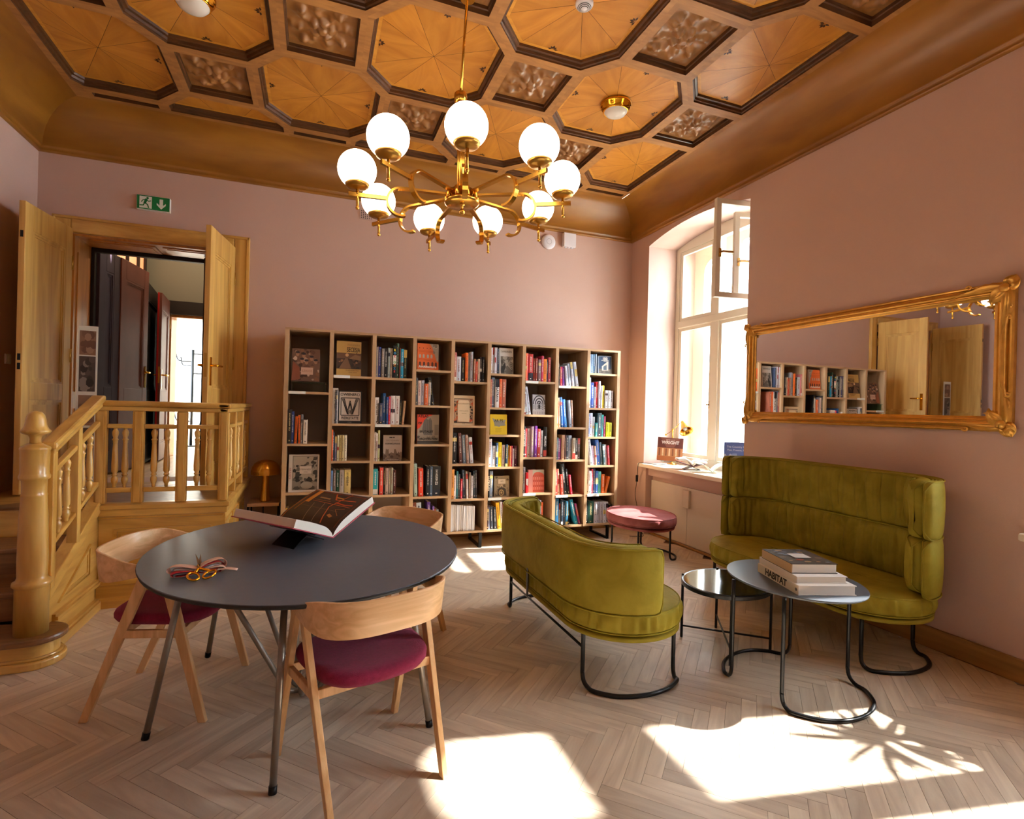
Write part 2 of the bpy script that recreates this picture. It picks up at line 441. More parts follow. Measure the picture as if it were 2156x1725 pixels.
# the two directions of the remaining planks keep their own grain
def far_plank_mat(name, ang):
    m = M['plank'].copy(); m.name = name; t = m.node_tree
    mp = [n for n in t.nodes if n.type == 'MAPPING']
    for n in mp:
        src = n.inputs[0].links[0].from_socket
        rt = t.nodes.new('ShaderNodeVectorRotate'); rt.rotation_type = 'Z_AXIS'; rt.inputs['Angle'].default_value = ang
        t.links.new(src, rt.inputs['Vector']); t.links.new(rt.outputs[0], n.inputs[0])
    return m
rest.build('planks', [far_plank_mat('oak_plank_a', R(45)), far_plank_mat('oak_plank_b', R(135))], fl, world=True, kind='stuff')

# ---- walls
def wall_poly(name, loops, T, mats, t=0.0, kind='structure'):
    b = B().tess(loops, 0, 0, T)
    return b.build(name, mats, world=True, kind=kind)
# back wall (plane y = YB); local (x, z)
TB = Matrix(((1, 0, 0, 0), (0, 0, 1, YB), (0, 1, 0, 0), (0, 0, 0, 1)))
wb = B()
DX0, DX1, DZ0, DZ1 = -2.05, -0.77, 0.68, 2.90
for (x0, z0, x1, z1) in ((XL, 0, DX0, ZW), (DX1, 0, XR+0.1, ZW), (DX0, DZ1, DX1, ZW), (DX0, 0, DX1, DZ0)):
    wb.box((x0, YB, z0), (x1, YB+0.38, z1))
wb.build('wall_back', M['wall'], world=True, kind='structure')
B().box((XL-0.2, YF, 0), (XL, YB+0.38, ZW)).build('wall_left', M['wall'], world=True, kind='structure')
B().box((XL-0.2, YF-0.2, 0), (XR+0.9, YF, ZW+0.6)).build('wall_front', M['wall'], world=True, kind='structure')
# right wall with two arched window openings
WINS = ((3.80, 5.37), (0.13, 1.70))
def arch(y0, y1, zs, za, n=14):
    c = (y0+y1)/2; h = (y1-y0)/2; s_ = za-zs; rad = (h*h+s_*s_)/(2*s_); zc = za-rad
    return [(c+h*math.cos(PI*i/n), zc+math.sqrt(max(0, rad*rad-(h*math.cos(PI*i/n))**2))) for i in range(n+1)]   # from y1 to y0
XO = 4.62           # outer face of the wall
wr = B()
TR_ = Matrix(((0, 0, 1, 0), (1, 0, 0, 0), (0, 1, 0, 0), (0, 0, 0, 1)))    # (a, b, c) -> x=c, y=a, z=b
def right_wall_faces(X, zlow):
    loops = [[(YF, 0), (YB+0.3, 0), (YB+0.3, ZW+0.1), (YF, ZW+0.1)]]
    for y0, y1 in WINS:
        a = arch(y0, y1, 3.437, 3.535)
        loops.append([(y0, zlow), (y1, zlow)] + a)
    wr.tess(loops, 0, X, TR_)
right_wall_faces(XR, 0.001); right_wall_faces(XO, 0.85)
for y0, y1 in WINS:
    a = arch(y0, y1, 3.437, 3.535)
    prof = [(y0, 0.0), (y1, 0.0)] + a
    n = len(prof)
    prof = [(y1, 0.0)] + a + [(y0, 0.0)]
    vs = [Vector((XR, y, z)) for y, z in prof] + [Vector((XO, y, z)) for y, z in prof]
    m_ = len(prof)
    wr.add(vs, [(i, i+1, m_+i+1, m_+i) for i in range(m_-1)], 1)
    # apron under the sill and the two slim piers beside the niche
    wr.box((3.80, y0, 0), (XO, y1, 0.80), 0)
    wr.box((XR, y1-0.05, 0), (3.80, y1, 0.80), 0); wr.box((XR, y0, 0), (3.80, y0+0.05, 0.80), 0)
    wr.box((3.735, y0+0.05, 0.70), (3.80, y1-0.05, 0.80), 0)
wr.build('wall_right', [M['wall'], M['wall_rev']], world=True, kind='structure')

# ---- ceiling -------------------------------------------------
ZB, ZP, ZT = 3.98, 4.035, 4.12
cx0, cx1, cy1, cy0 = -1.94, 3.36, 5.45, YF+0.02
ceil = B().box((XL-0.2, YF-0.2, ZT), (XR+0.9, YB+0.3, ZT+0.06)).build('ceiling', M['beam'], world=True, kind='structure')
def lat(i, j): return -0.018+0.774*i, 4.739-0.862*j
sxc, syc, hb = 0.2775, 0.3045, 0.0425
dx, dy = 0.774, 0.862
OCT = [(dx-sxc, -syc), (dx-sxc, syc), (sxc, dy-syc), (-sxc, dy-syc), (-(dx-sxc), syc), (-(dx-sxc), -syc), (-sxc, -(dy-syc)), (sxc, -(dy-syc))]
SQ = [(-sxc, -syc), (sxc, -syc), (sxc, syc), (-sxc, syc)]
def clip_rect(p, x0, x1, y0, y1):
    p = clip(p, 1, 0, x1); p = clip(p, -1, 0, -x0); p = clip(p, 0, 1, y1); return clip(p, 0, -1, -y0)
def rosette():
    n = 46; b = B()
    def h(u, v):
        r = math.hypot(u, v); th = math.atan2(v, u); z = 0
        if r < 0.13: z = 0.8+0.25*cos(r/0.13*PI*0.5) - 0.3*math.exp(-(r/0.04)**2)
        elif r < 0.42:
            k = (r-0.13)/0.29; pet = abs(cos(2.5*th+0.3))**0.6
            z = (0.85*pet*sin(PI*min(1, k*0.9+0.12))**0.7) + 0.06*sin(30*th)
        k = max(0, 1-abs(r-0.66)/0.34)
        leaf = (0.5+0.5*cos(8*th+2.2*sin(3*r)))**1.3
        z = max(z, k**0.5*(0.5*leaf+0.12*sin(40*r*0.6+10*th)*leaf) if r > 0.36 else z)
        for a in (0.6, 2.3, 3.9, 5.4):
            d = math.hypot(u-0.78*cos(a), v-0.78*sin(a))
            if d < 0.13: z = max(z, 0.75*math.sqrt(max(0, 1-(d/0.13)**2)))
        z += 0.12*noise.noise(Vector((u*6, v*6, 1.3)))
        e = min(1, (1-max(abs(u), abs(v)))*8); return z*max(0, e)
    def fn(u, v):
        a, c_ = u*2-1, v*2-1
        return Vector((a*0.225, c_*0.252, -0.05*h(a, c_)))
    b.grid(fn, n, n)
    return b.mesh('carved_rosette', M['carved'])
ros = rosette()
motif_b = B()
for a, l, w_ in ((0, 0.036, 0.009), (0.7, 0.030, 0.008), (-0.7, 0.030, 0.008), (1.5, 0.034, 0.008), (-1.5, 0.034, 0.008)):
    d = Vector((sin(a), cos(a), 0)); n_ = Vector((cos(a), -sin(a), 0)); o_ = d*0.006
    motif_b.add([o_, o_+d*l*0.5+n_*w_, o_+d*l, o_+d*l*0.5-n_*w_], [(0, 1, 2, 3)])
motif_me = motif_b.mesh('inlay_motif', M['inlay'])
for j in range(-1, 8):
    for i in range(-3, 6):
        X, Y = lat(i, j); isoct = (i+j) % 2 == 0
        cell = [(X+a, Y+c_) for a, c_ in (OCT if isoct else SQ)]
        cellc = clip_rect(cell, cx0, cx1, cy0, cy1)
        if area(cellc) < 0.002: continue
        op = inset(cell, hb)
        op = clip_rect(op, cx0+0.05, cx1-0.045, cy0+0.05, cy1-0.05)
        has = area(op) > 0.004
        ctr = Vector((X, Y, ZB)); b = B()
        if has: b.tess([cellc, op[::-1]], 0, ZB)
        else: b.tess([cellc], 0, ZB)
        if has:
            # stepped moulding up to the panel
            steps = [(0.0, ZB), (0.0, ZB+0.012), (0.010, ZB+0.016), (0.014, ZB+0.034), (0.030, ZB+0.038), (0.034, ZP)] if isoct else [(0.0, ZB), (0.004, ZB+0.03), (0.012, ZB+0.034), (0.014, ZP+0.004)]
            prev = None
            for d_, z_ in steps:
                lp = inset(op, d_) if d_ else op
                cur = [Vector((x, y, z_)) for x, y in lp]
                if prev is not None and len(cur) == len(prev):
                    # align starts
                    k0 = min(range(len(cur)), key=lambda k: (cur[k]-prev[0]).length); cur = cur[k0:]+cur[:k0]
                    n_ = len(cur); b.add(prev+cur, [(a, (a+1) % n_, n_+(a+1) % n_, n_+a) for a in range(n_)], 1)
                    prev = cur
                elif prev is None: prev = cur
        cf = b.build('octagonal_coffer' if isoct else 'square_coffer', [M['beam'], M['moulding']], ceil, world=True)
        # the origin of each coffer stays at the ceiling's; give the parts their own frames
        if not has: continue
        inv = wm(cf).inverted()
        if isoct:
            pan = inset(op, 0.034); edge = inset(pan, 0.024)
            if area(edge) < 0.01:
                B().tess([pan], 0, ZP).build('veneer_panel', M['veneer'], cf, world=True); continue
            B().tess([pan, edge[::-1]], 0, ZP).build('border_strip', M['veneer_edge'], cf, world=True)
            ed2 = inset(edge, 0.0055)
            B().tess([edge, ed2[::-1]], 0, ZP-0.0006).build('inlay_line', M['inlay'], cf, world=True)
            B().tess([inset(edge, 0.002)], 0, ZP+0.0015).build('veneer_seams', M['inlay'], cf, world=True)
            full = OCT
            for k in range(8):
                a, c_ = full[k], full[(k+1) % 8]
                s_ = 3
                tri = [(X, Y), (X+a[0]*s_, Y+a[1]*s_), (X+c_[0]*s_, Y+c_[1]*s_)]
                w_ = edge
                # intersect edge polygon with the wedge
                e1, e2 = (tri[1][0]-X, tri[1][1]-Y), (tri[2][0]-X, tri[2][1]-Y)
                w_ = clip(w_, e1[1], -e1[0], e1[1]*X-e1[0]*Y-0.0013*3*math.hypot(a[0], a[1])) ; w_ = clip(w_, -e2[1], e2[0], -e2[1]*X+e2[0]*Y-0.0013*3*math.hypot(c_[0], c_[1]))
                if area(w_) < 0.0008: continue
                ang = math.atan2(a[1]+c_[1], a[0]+c_[0])
                Tm = Matrix.Translation((X, Y, ZP-0.001)) @ Matrix.Rotation(ang, 4, 'Z'); Ti = Tm.inverted()
                loc2 = [((Ti @ Vector((x, y, 0)))[0], (Ti @ Vector((x, y, 0)))[1]) for x, y in w_]
                wb_ = B().tess([loc2], 0, 0)
                o = bpy.data.objects.new('veneer_wedge', wb_.mesh('veneer_wedge', M['veneer']))
                rel = inv @ Tm; reg(o, cf, rel.to_translation(), rel.to_3x3())
            for ax, ay, an in ((0.39, 0, -PI/2+PI), (-0.39, 0, -PI/2), (0, 0.455, PI), (0, -0.455, 0)):
                px, py = X+ax, Y+ay
                if clip_rect([(px-.001, py-.001), (px+.001, py-.001), (px+.001, py+.001), (px-.001, py+.001)], cx0+0.1, cx1-0.1, cy0, cy1-0.1) and len(clip_rect([(px-.001, py-.001), (px+.001, py-.001), (px+.001, py+.001), (px-.001, py+.001)], cx0+0.1, cx1-0.1, cy0, cy1-0.1)) == 4:
                    o = bpy.data.objects.new('inlay_motif', motif_me)
                    an2 = math.atan2(-ax, ay) if False else (PI/2 if ax > 0 else -PI/2 if ax < 0 else PI if ay > 0 else 0)
                    rel = inv @ (Matrix.Translation((px, py, ZP-0.0022)) @ Matrix.Rotation(an2, 4, 'Z')); reg(o, cf, rel.to_translation(), rel.to_3x3())
        else:
            full_sq = len(op) == 4 and area(op) > 0.2
            if full_sq:
                o = bpy.data.objects.new('carved_rosette', ros)
                rel = inv @ Matrix.Translation((X, Y, ZP)); reg(o, cf, rel.to_translation(), rel.to_3x3())
            else:
                B().tess([inset(op, 0.01)], 0, ZP-0.01).build('slot_panel', M['moulding'], cf, world=True)
# cove: swept quarter profile, mitred at the corners
def cove_prof(n=10):
    pts = [(0.0, 3.575), (0.022, 3.578), (0.026, 3.592), (0.018, 3.606), (0.030, 3.616), (0.034, 3.630)]
    for i in range(n+1):
        a = PI/2*i/n
        pts.append((0.034+(0.34-0.034)*(1-cos(a)), 3.632+(ZB-3.632)*sin(a)))
    return pts
cp_ = cove_prof()
YBk, XLk, XRk = YB, XL, XR
def cove_side(name, fn, mat):
    b = B(); vs = []
    for d_, z_ in cp_:
        a, c_ = fn(d_); vs += [Vector((*a, z_)), Vector((*c_, z_))]
    b.add(vs, [(2*k, 2*k+1, 2*k+3, 2*k+2) for k in range(len(cp_)-1)], 0, True)
    o = b.build(name, mat, ceil, world=True); return o
ky = (YB-cy1)/0.34; kx = (XR-cx1)/0.34; kl = (cx0-XL)/0.34
cove_side('cove', lambda d: ((XL+d*kl, YB-d*ky), (XR-d*kx, YB-d*ky)), M['cove_x'])
cove_side('cove', lambda d: ((XR-d*kx, YB-d*ky), (XR-d*kx, YF)), M['cove'])
cove_side('cove', lambda d: ((XL+d*kl, YB-d*ky), (XL+d*kl, YF)), M['cove'])

# ---- skirting boards
def skirt(name, a, c_, mat):
    b = B(); b.box(a, c_); o = b.build(name, mat, world=True, kind='structure', bevel=0.008); return o
skirt('baseboard_back', (DX1+0.13, YB-0.022, 0), (XR, YB, 0.17), M['skirt_x'])
skirt('baseboard_right', (XR-0.02, 1.70, 0), (XR, 3.80, 0.135), M['skirt'])
skirt('baseboard_corner', (XR-0.02, 5.37, 0), (XR, 5.72, 0.135), M['skirt'])
skirt('baseboard_near', (XR-0.02, YF, 0), (XR, 0.13, 0.135), M['skirt'])
skirt('baseboard_left', (XL, YF, 0), (XL+0.02, 3.4, 0.15), M['skirt'])

# ---- windows
for wi, (y0, y1) in enumerate(WINS):
    dyw = y0-3.80; W = lambda y: y+dyw
    X0, X1 = 4.10, 4.17
    root = B()
    # outer casing follows the arch
    outer = [(y0+0.005, 0.84), (y1-0.005, 0.84)] + [(y, z-0.004) for y, z in arch(y0+0.005, y1-0.005, 3.437, 3.535)]
    inner = [(y0+0.07, 0.93), (y1-0.07, 0.93), (y1-0.07, 3.39), (y0+0.07, 3.39)]
    Tw = Matrix(((0, 0, 1, 0), (1, 0, 0, 0), (0, 1, 0, 0), (0, 0, 0, 1)))
    root.tess([outer, inner[::-1]], 0, X0, Tw); root.tess([outer, inner[::-1]], 0, X1, Tw)
    for k in range(4):
        a, c_ = inner[k], inner[(k+1) % 4]
        root.add([(X0, a[0], a[1]), (X1, a[0], a[1]), (X1, c_[0], c_[1]), (X0, c_[0], c_[1])], [(0, 1, 2, 3)])
    wn_ = root.build('window_%d' % (wi+1), M['window_white'], world=True, kind='structure')
    B().box((X0-0.012, W(4.612), 0.93), (X1, W(4.722), 3.39)).build('mullion', M['window_white'], wn_, world=True, bevel=0.006)
    B().box((X0-0.018, y0+0.07, 2.468), (X1, y1-0.07, 2.552)).build('transom', M['window_white'], wn_, world=True, bevel=0.008)
    B().box((X0+0.005, y0, 0.84), (4.40, y1, 0.90)).build('inner_sill', M['window_white'], wn_, world=True)
    def sash(nm, pr, cx_, ya, yb, za, zb, fw=0.045, dep=0.03, T=None, handle=None, pane=True):
        b = B(); o_ = [(ya, za), (yb, za), (yb, zb), (ya, zb)]; i_ = [(ya+fw, za+fw), (yb-fw, za+fw), (yb-fw, zb-fw), (ya+fw, zb-fw)]
        Tq = Matrix(((0, 0, 1, 0), (1, 0, 0, 0), (0, 1, 0, 0), (0, 0, 0, 1))) if T is None else T
        b.ring(o_, i_, cx_-dep/2, cx_+dep/2, 0, Tq)
        s_ = b.build(nm, M['window_white'], pr, world=True, bevel=0.004)
        if pane:
            g_ = B().box((ya+fw, za+fw, cx_-0.002), (yb-fw, zb-fw, cx_+0.002), T=Tq)
            g_.build('pane', M['glass'], s_, world=True)
        if handle:
            hy, hz, sg = handle; hb_ = B()
            hb_.box((hy-0.012, hz-0.04, cx_-dep/2-0.008), (hy+0.012, hz+0.04, cx_-dep/2), T=Tq)
            hb_.box((hy-0.008, hz-0.008, cx_-dep/2-0.04), (hy+0.008, hz+0.008, cx_-dep/2), T=Tq)
            hb_.box((min(hy, hy+sg*0.11), hz-0.009, cx_-dep/2-0.05), (max(hy, hy+sg*0.11), hz+0.009, cx_-dep/2-0.034), T=Tq)
            hb_.build('handle', M['brass_dull'], s_, world=True)
        return s_
    sx_ = X0+0.02
    sash('sash', wn_, sx_, W(4.715), y1-0.075, 0.935, 2.475, handle=(W(4.735), 1.55, -0.1))
    sash('sash', wn_, sx_, y0+0.075, W(4.62), 0.935, 2.475)
    sash('sash', wn_, sx_, W(4.715), y1-0.075, 2.545, 3.385)
    # open top sash swung into the room about its outer edge
    def swing(hx, hy, ang): # local (a along sash from hinge, b = z, c = thickness)
        d = Vector((-cos(ang), sin(ang), 0)); n_ = Vector((sin(ang), cos(ang), 0))
        return Matrix(((d.x, 0, n_.x, hx), (d.y, 0, n_.y, hy), (0, 1, 0, 0), (0, 0, 0, 1)))
    if wi == 0:
        sash('open_sash', wn_, 0, 0, 0.66, 2.54, 3.46, 0.05, 0.045, swing(4.10, 3.87, R(8)), handle=(0.62, 2.95, -1))
        sash('open_sash', wn_, 0, 0, 0.62, 2.58, 3.42, 0.05, 0.04, swing(4.38, 3.93, R(14)), handle=(0.58, 2.93, -1))
    else:
        sash('sash', wn_, sx_, y0+0.075, W(4.62), 2.545, 3.385)
    # outer window, arched with rounded corners
    XA = 4.38
    oo = [(y0, 0.84), (y1, 0.84)] + arch(y0, y1, 3.437, 3.535)
    b = B()
    def rr(a0, a1, z0, z1, r0=0.16, top=True):
        pts = [(a0, z0), (a1, z0)]
        if top:
            pts += [(a1-r0+r0*cos(t), z1-r0+r0*sin(t)) for t in [PI/2*k/6 for k in range(7)]]
            pts += [(a0+r0+r0*cos(t), z1-r0+r0*sin(t)) for t in [PI/2+PI/2*k/6 for k in range(7)]]
        else: pts += [(a1, z1), (a0, z1)]
        return pts
    holes = [rr(y0+0.15, W(4.56), 1.0, 2.47, top=False), rr(W(4.70), y1-0.19, 1.0, 2.47, top=False),
             rr(W(4.70), y1-0.17, 2.655, 3.30)]
    if wi == 1: holes.append(rr(y0+0.15, W(4.56), 2.655, 3.30))
    else: holes.append(rr(y0+0.10, W(4.60), 2.56, 3.38, 0.05))
    b.tess([oo]+[h_[::-1] for h_ in holes], 0, XA, Tw); b.tess([oo]+[h_[::-1] for h_ in holes], 0, XA+0.06, Tw)
    for h_ in holes:
        n_ = len(h_)
        b.add([Vector((XA, y, z)) for y, z in h_]+[Vector((XA+0.06, y, z)) for y, z in h_], [(k, (k+1) % n_, n_+(k+1) % n_, n_+k) for k in range(n_)])
    b.build('outer_frame', M['window_white'], wn_, world=True)
    for h_ in holes[:3]:
        B().tess([h_], 0, XA+0.03, Tw).build('pane', M['glass'], wn_, world=True)
    # sill board with rounded nose
    sb = B().box((3.635, y0-0.045, 0.795), (4.12, y1+0.045, 0.838))
    # cut away where it would enter the wall: two boxes instead
    sb = B(); sb.box((XR-0.002, y0+0.002, 0.795), (4.12, y1-0.002, 0.838)); sb.box((3.635, y0-0.045, 0.795), (XR-0.003, y1+0.045, 0.838))
    sb.build('trim_%d' % (wi+1), M['sill'], world=True, kind='structure', bevel=0.012, seg=3)
    # cover panels under the sill
    cov = thing('radiator_cover', 'cream flush panel cover in the niche below the %s' % ('open arched window' if wi == 0 else 'window nearer the camera'), 'radiator cover', (3.79, (y0+y1)/2, 0.0))
    for ya, yb in ((W(4.66), y1-0.06), (y0+0.06, W(4.655))):
        B().box((3.775, ya, 0.03), (3.797, yb, 0.645)).build('panel', M['radiator'], cov, world=True, bevel=0.003)
    if wi == 0:
        B().box((3.745, 4.60, 0.43), (3.775, 4.70, 0.62)).build('thermostat_box', M['radiator'], cov, world=True, bevel=0.006)
    skirt('trim_%d' % (wi+3), (3.755, y0+0.05, 0), (3.775, y1-0.05, 0.03), M['skirt'])
# pale ground slab outside the windows
gb = B().box((4.7, -14, -4.1), (26, 22, -4.0)).build('ground_outside', M['outside'], world=True, kind='structure')

# ---- doorway in the back wall
def frame_box(name, a, c_, mat, parent, bev=0.006): return B().box(a, c_).build(name, mat, parent, world=True, bevel=bev)
dr = thing('door_frame', 'broad yellow wood casing around the double doorway above the landing', 'door frame', ((DX0+DX1)/2, YB, DZ0), kind='structure')
def casing(nm, a, c_):
    (x0, z0), (x1, z1) = a, c_
    b = B(); b.box((x0, YB-0.035, z0), (x1, YB, z1)); o = b.build(nm, M['door'] if x1-x0 < 0.5 else M['stair_x'], dr, world=True, bevel=0.012)
    return o
casing('casing', (DX0-0.13, DZ0), (DX0, DZ1+0.13)); casing('casing', (DX1, DZ0), (DX1+0.13, DZ1+0.13)); casing('casing_head', (DX0, DZ1), (DX1, DZ1+0.13))
for x0, x1 in ((DX0-0.135, DX0-0.11), (DX1+0.105, DX1+0.135)): frame_box('backband', (x0, YB-0.045, DZ0), (x1, YB, DZ1+0.14), M['door'], dr)
frame_box('backband', (DX0-0.135, YB-0.045, DZ1+0.115), (DX1+0.135, YB, DZ1+0.142), M['stair_x'], dr)
# panelled lining
for sx_, x in ((1, DX0), (-1, DX1)):
    b = B(); b.box((min(x, x+sx_*0.02), YB, DZ0), (max(x, x+sx_*0.02), 6.12, DZ1)); li = b.build('lining', M['door_lining'], dr, world=True)
    for za, zb in ((0.78, 1.35), (1.5, 2.75)):
        bb = B(); xx = x+sx_*0.02
        for d_, off in ((0.0, 0.008), (0.02, 0.004)):
            bb.box((min(xx, xx+sx_*off), YB+0.06+d_, za+d_), (max(xx, xx+sx_*off), 6.06-d_, zb-d_))
        bb.build('raised_panel', M['door_lining'], li, world=True)
li = B().box((DX0+0.02, YB, DZ1-0.02), (DX1-0.02, 6.12, DZ1)).build('lining', M['door_lining'], dr, world=True)
for xa, xb in ((DX0+0.1, -1.44), (-1.38, DX1-0.1)):
    bb = B(); bb.box((xa, YB+0.06, DZ1-0.03), (xb, 6.06, DZ1-0.02)); bb.box((xa+0.03, YB+0.09, DZ1-0.036), (xb-0.03, 6.03, DZ1-0.03)); bb.build('raised_panel', M['door_lining'], li, world=True)
# dark rebate frame at the hall side
frame_box('rebate_frame', (DX0+0.02, 6.10, DZ0), (DX0+0.05, 6.16, DZ1-0.04), M['hall_dark'], dr)
frame_box('rebate_frame', (DX1-0.05, 6.10, DZ0), (DX1-0.02, 6.16, DZ1-0.04), M['hall_dark'], dr)
frame_box('rebate_frame', (DX0+0.02, 6.10, DZ1-0.06), (DX1-0.02, 6.16, DZ1-0.02), M['hall_dark'], dr)

def door_leaf(name, hinge, ang, w, h, mat, kind='structure', label=None, cat=None, side=1, t=0.042, handle=True, stripes=True, pm=None):
    """local x runs from the hinge to the free edge, y = thickness, z up"""
    L = thing(name, label, cat, hinge, ang, kind=kind)
    pm = pm or mat
    st = 0.105
    for x0, x1 in ((0, st), (w-st, w)): B().box((x0, -t/2, 0), (x1, t/2, h)).build('stile', mat, L, bevel=0.004)
    rails = [(0, 0.20), (0.72, 0.86), (h-0.20, h)] if h > 2 else [(0, .15), (h-.15, h)]
    for z0, z1 in rails: B().box((st, -t/2, z0), (w-st, t/2, z1)).build('rail', mat, L, bevel=0.004)
    for (a0, a1), (b0, b1) in zip(rails[:-1], rails[1:]):
        z0, z1 = a1, b0
        p = B(); p.box((st, -t*0.18, z0), (w-st, t*0.18, z1)).build('panel', pm, L)
        mo = B(); T_ = Matrix(((1, 0, 0, 0), (0, 0, 1, 0), (0, 1, 0, 0), (0, 0, 0, 1)))
        o1 = [(st, z0), (w-st, z0), (w-st, z1), (st, z1)]
        for d_, e_ in ((0.0, 0.45), (0.018, 0.30)):
            oo_ = [(st+d_, z0+d_), (w-st-d_, z0+d_), (w-st-d_, z1-d_), (st+d_, z1-d_)]
            ii_ = [(st+d_+0.018, z0+d_+0.018), (w-st-d_-0.018, z0+d_+0.018), (w-st-d_-0.018, z1-d_-0.018), (st+d_+0.018, z1-d_-0.018)]
            mo.ring(oo_, ii_, -t*e_, t*e_, 0, T_)
        mo.build('panel_moulding', mat, L)
    if handle:
        for sg in (-1, 1):
            hb_ = B(); y_ = sg*t/2
            hb_.box((w-0.07, min(y_, y_+sg*0.006), 0.88), (w-0.035, max(y_, y_+sg*0.006), 1.12))
            hb_.tube([(w-0.052, y_, 1.05), (w-0.052, y_+sg*0.05, 1.05), (w-0.065, y_+sg*0.055, 1.05), (w-0.17, y_+sg*0.055, 1.05)], 0.009, 8)
            hb_.build('handle', M['gold'], L)
        B().box((w-0.001, -0.012, 0.95), (w+0.001, 0.012, 1.15)).build('lock_plate', M['brass_dull'], L)
    for hz in (0.3, h/2, h-0.3):
        B().tube([(0, side*t/2, hz-0.06), (0, side*t/2, hz+0.06)], 0.009, 8).build('hinge', M['brass_dull'], L)
    return L
d1 = door_leaf('door_1', (-2.045, 5.685, 0.70), math.atan2(5.03-5.685, -2.105+2.045), 0.66, 2.225, M['door'], handle=False)
for z_ in (0.95, 1.02, 1.95): B().box((0.6595, -0.010, z_), (0.6615, 0.010, z_+0.05)).build('lock_slot', M['black'], d1)
d2 = door_leaf('door_2', (-0.775, 5.685, 0.70), math.atan2(5.045-5.685, -0.873+0.775), 0.65, 2.225, M['door'])
# hall beyond
FY_ = 8.25
B().box((-2.9, YB+0.38, 0.56), (0.3, 12.2, 0.68)).build('floor_hall', wood('hall_floor_wood', 'b08a62', 'cfab80', 1, 0.35, 1, 12), world=True, kind='structure')
B().box((-2.9, YB+0.38, 0.68), (-2.15, FY_+0.2, 3.9)).build('wall_hall_left', M['hall_dark'], world=True, kind='structure')
B().box((-0.72, YB+0.38, 0.68), (-0.6, 12.2, 3.9)).build('wall_hall_right', M['hall_wall'], world=True, kind='structure')
hw = B(); FY = 8.25
hw.box((-2.15, FY, 0.68), (-1.90, FY+0.2, 3.9)); hw.box((-1.22, FY, 0.68), (-0.72, FY+0.2, 3.9)); hw.box((-1.90, FY, 2.62), (-1.22, FY+0.2, 3.9))
hw.build('wall_hall_far', M['hall_wall'], world=True, kind='structure')
B().box((-2.9, YB+0.38, 3.9), (0.3, 12.2, 4.0)).build('ceiling_hall', M['hall_wall'], world=True, kind='structure')
B().box((-2.9, 11.4, 0.68), (0.3, 11.5, 3.9)).build('wall_far_room', M['hall_bright'], world=True, kind='structure')
hf = thing('door_frame', 'black door frame with pale wood lining at the far end of the hall', 'door frame', (-1.56, FY, 0.68), kind='structure')
for a, c_ in (((-1.98, FY-0.03, 0.68), (-1.87, FY, 2.78)), ((-1.25, FY-0.03, 0.68), (-1.14, FY, 2.78)), ((-1.87, FY-0.03, 2.60), (-1.25, FY, 2.78))): frame_box('casing', a, c_, M['hall_dark'], hf)
for a, c_ in (((-1.88, FY, 0.68), (-1.84, FY+0.3, 2.60)), ((-1.84, FY, 2.56), (-1.26, FY+0.3, 2.60))): frame_box('lining', a, c_, M['door_lining'], hf)
lamp_w = B().box((-2.14, 6.3, 3.05), (-2.10, 7.6, 3.30)); 
hl = thing('transom_window', 'small paned transom glowing orange above the dark hall doors', 'transom window', (-2.12, 6.95, 2.98), kind='structure')
B().box((-2.148, 6.3, 2.98), (-2.13, 8.1, 3.34)).build('lit_pane', glow('warm_lit_pane', lin('ff7a28'), 0.9), hl, world=True)
for y in (6.3, 6.65, 7.0, 7.4, 7.8, 8.08): frame_box('glazing_bar', (-2.135, y, 2.95), (-2.10, y+0.03, 3.36), M['hall_dark'], hl, 0.002)
for z in (2.95, 3.34): frame_box('glazing_bar', (-2.135, 6.28, z), (-2.10, 8.12, z+0.04), M['hall_dark'], hl, 0.002)
door_leaf('door_3', (-2.0, 6.17, 0.70), math.atan2(6.50-6.17, -1.93+2.0), 0.34, 2.2, M['hall_purple'], handle=False)
door_leaf('door_4', (-1.92, 6.50, 0.70), math.atan2(7.12-6.50, -1.84+1.92), 0.63, 2.2, M['hall_red'])
d5 = door_leaf('door_5', (-1.86, 8.15, 0.70), math.atan2(7.52-8.15, -1.80+1.86), 0.64, 2.05, M['hall_red'])
B().box((0.64, -0.024, 0), (0.648, -0.006, 2.05)).build('edge_strip', M['red_edge'], d5)
d6 = door_leaf('door_6', (-0.80, 6.08, 0.70), math.atan2(5.95-6.08, -1.06+0.80), 0.29, 2.16, M['hall_dark'], handle=False)
door_leaf('door_7', (-1.99, 8.20, 0.70), math.atan2(7.16-8.20, -1.87+1.99), 1.02, 2.12, M['hall_dark'], handle=False)

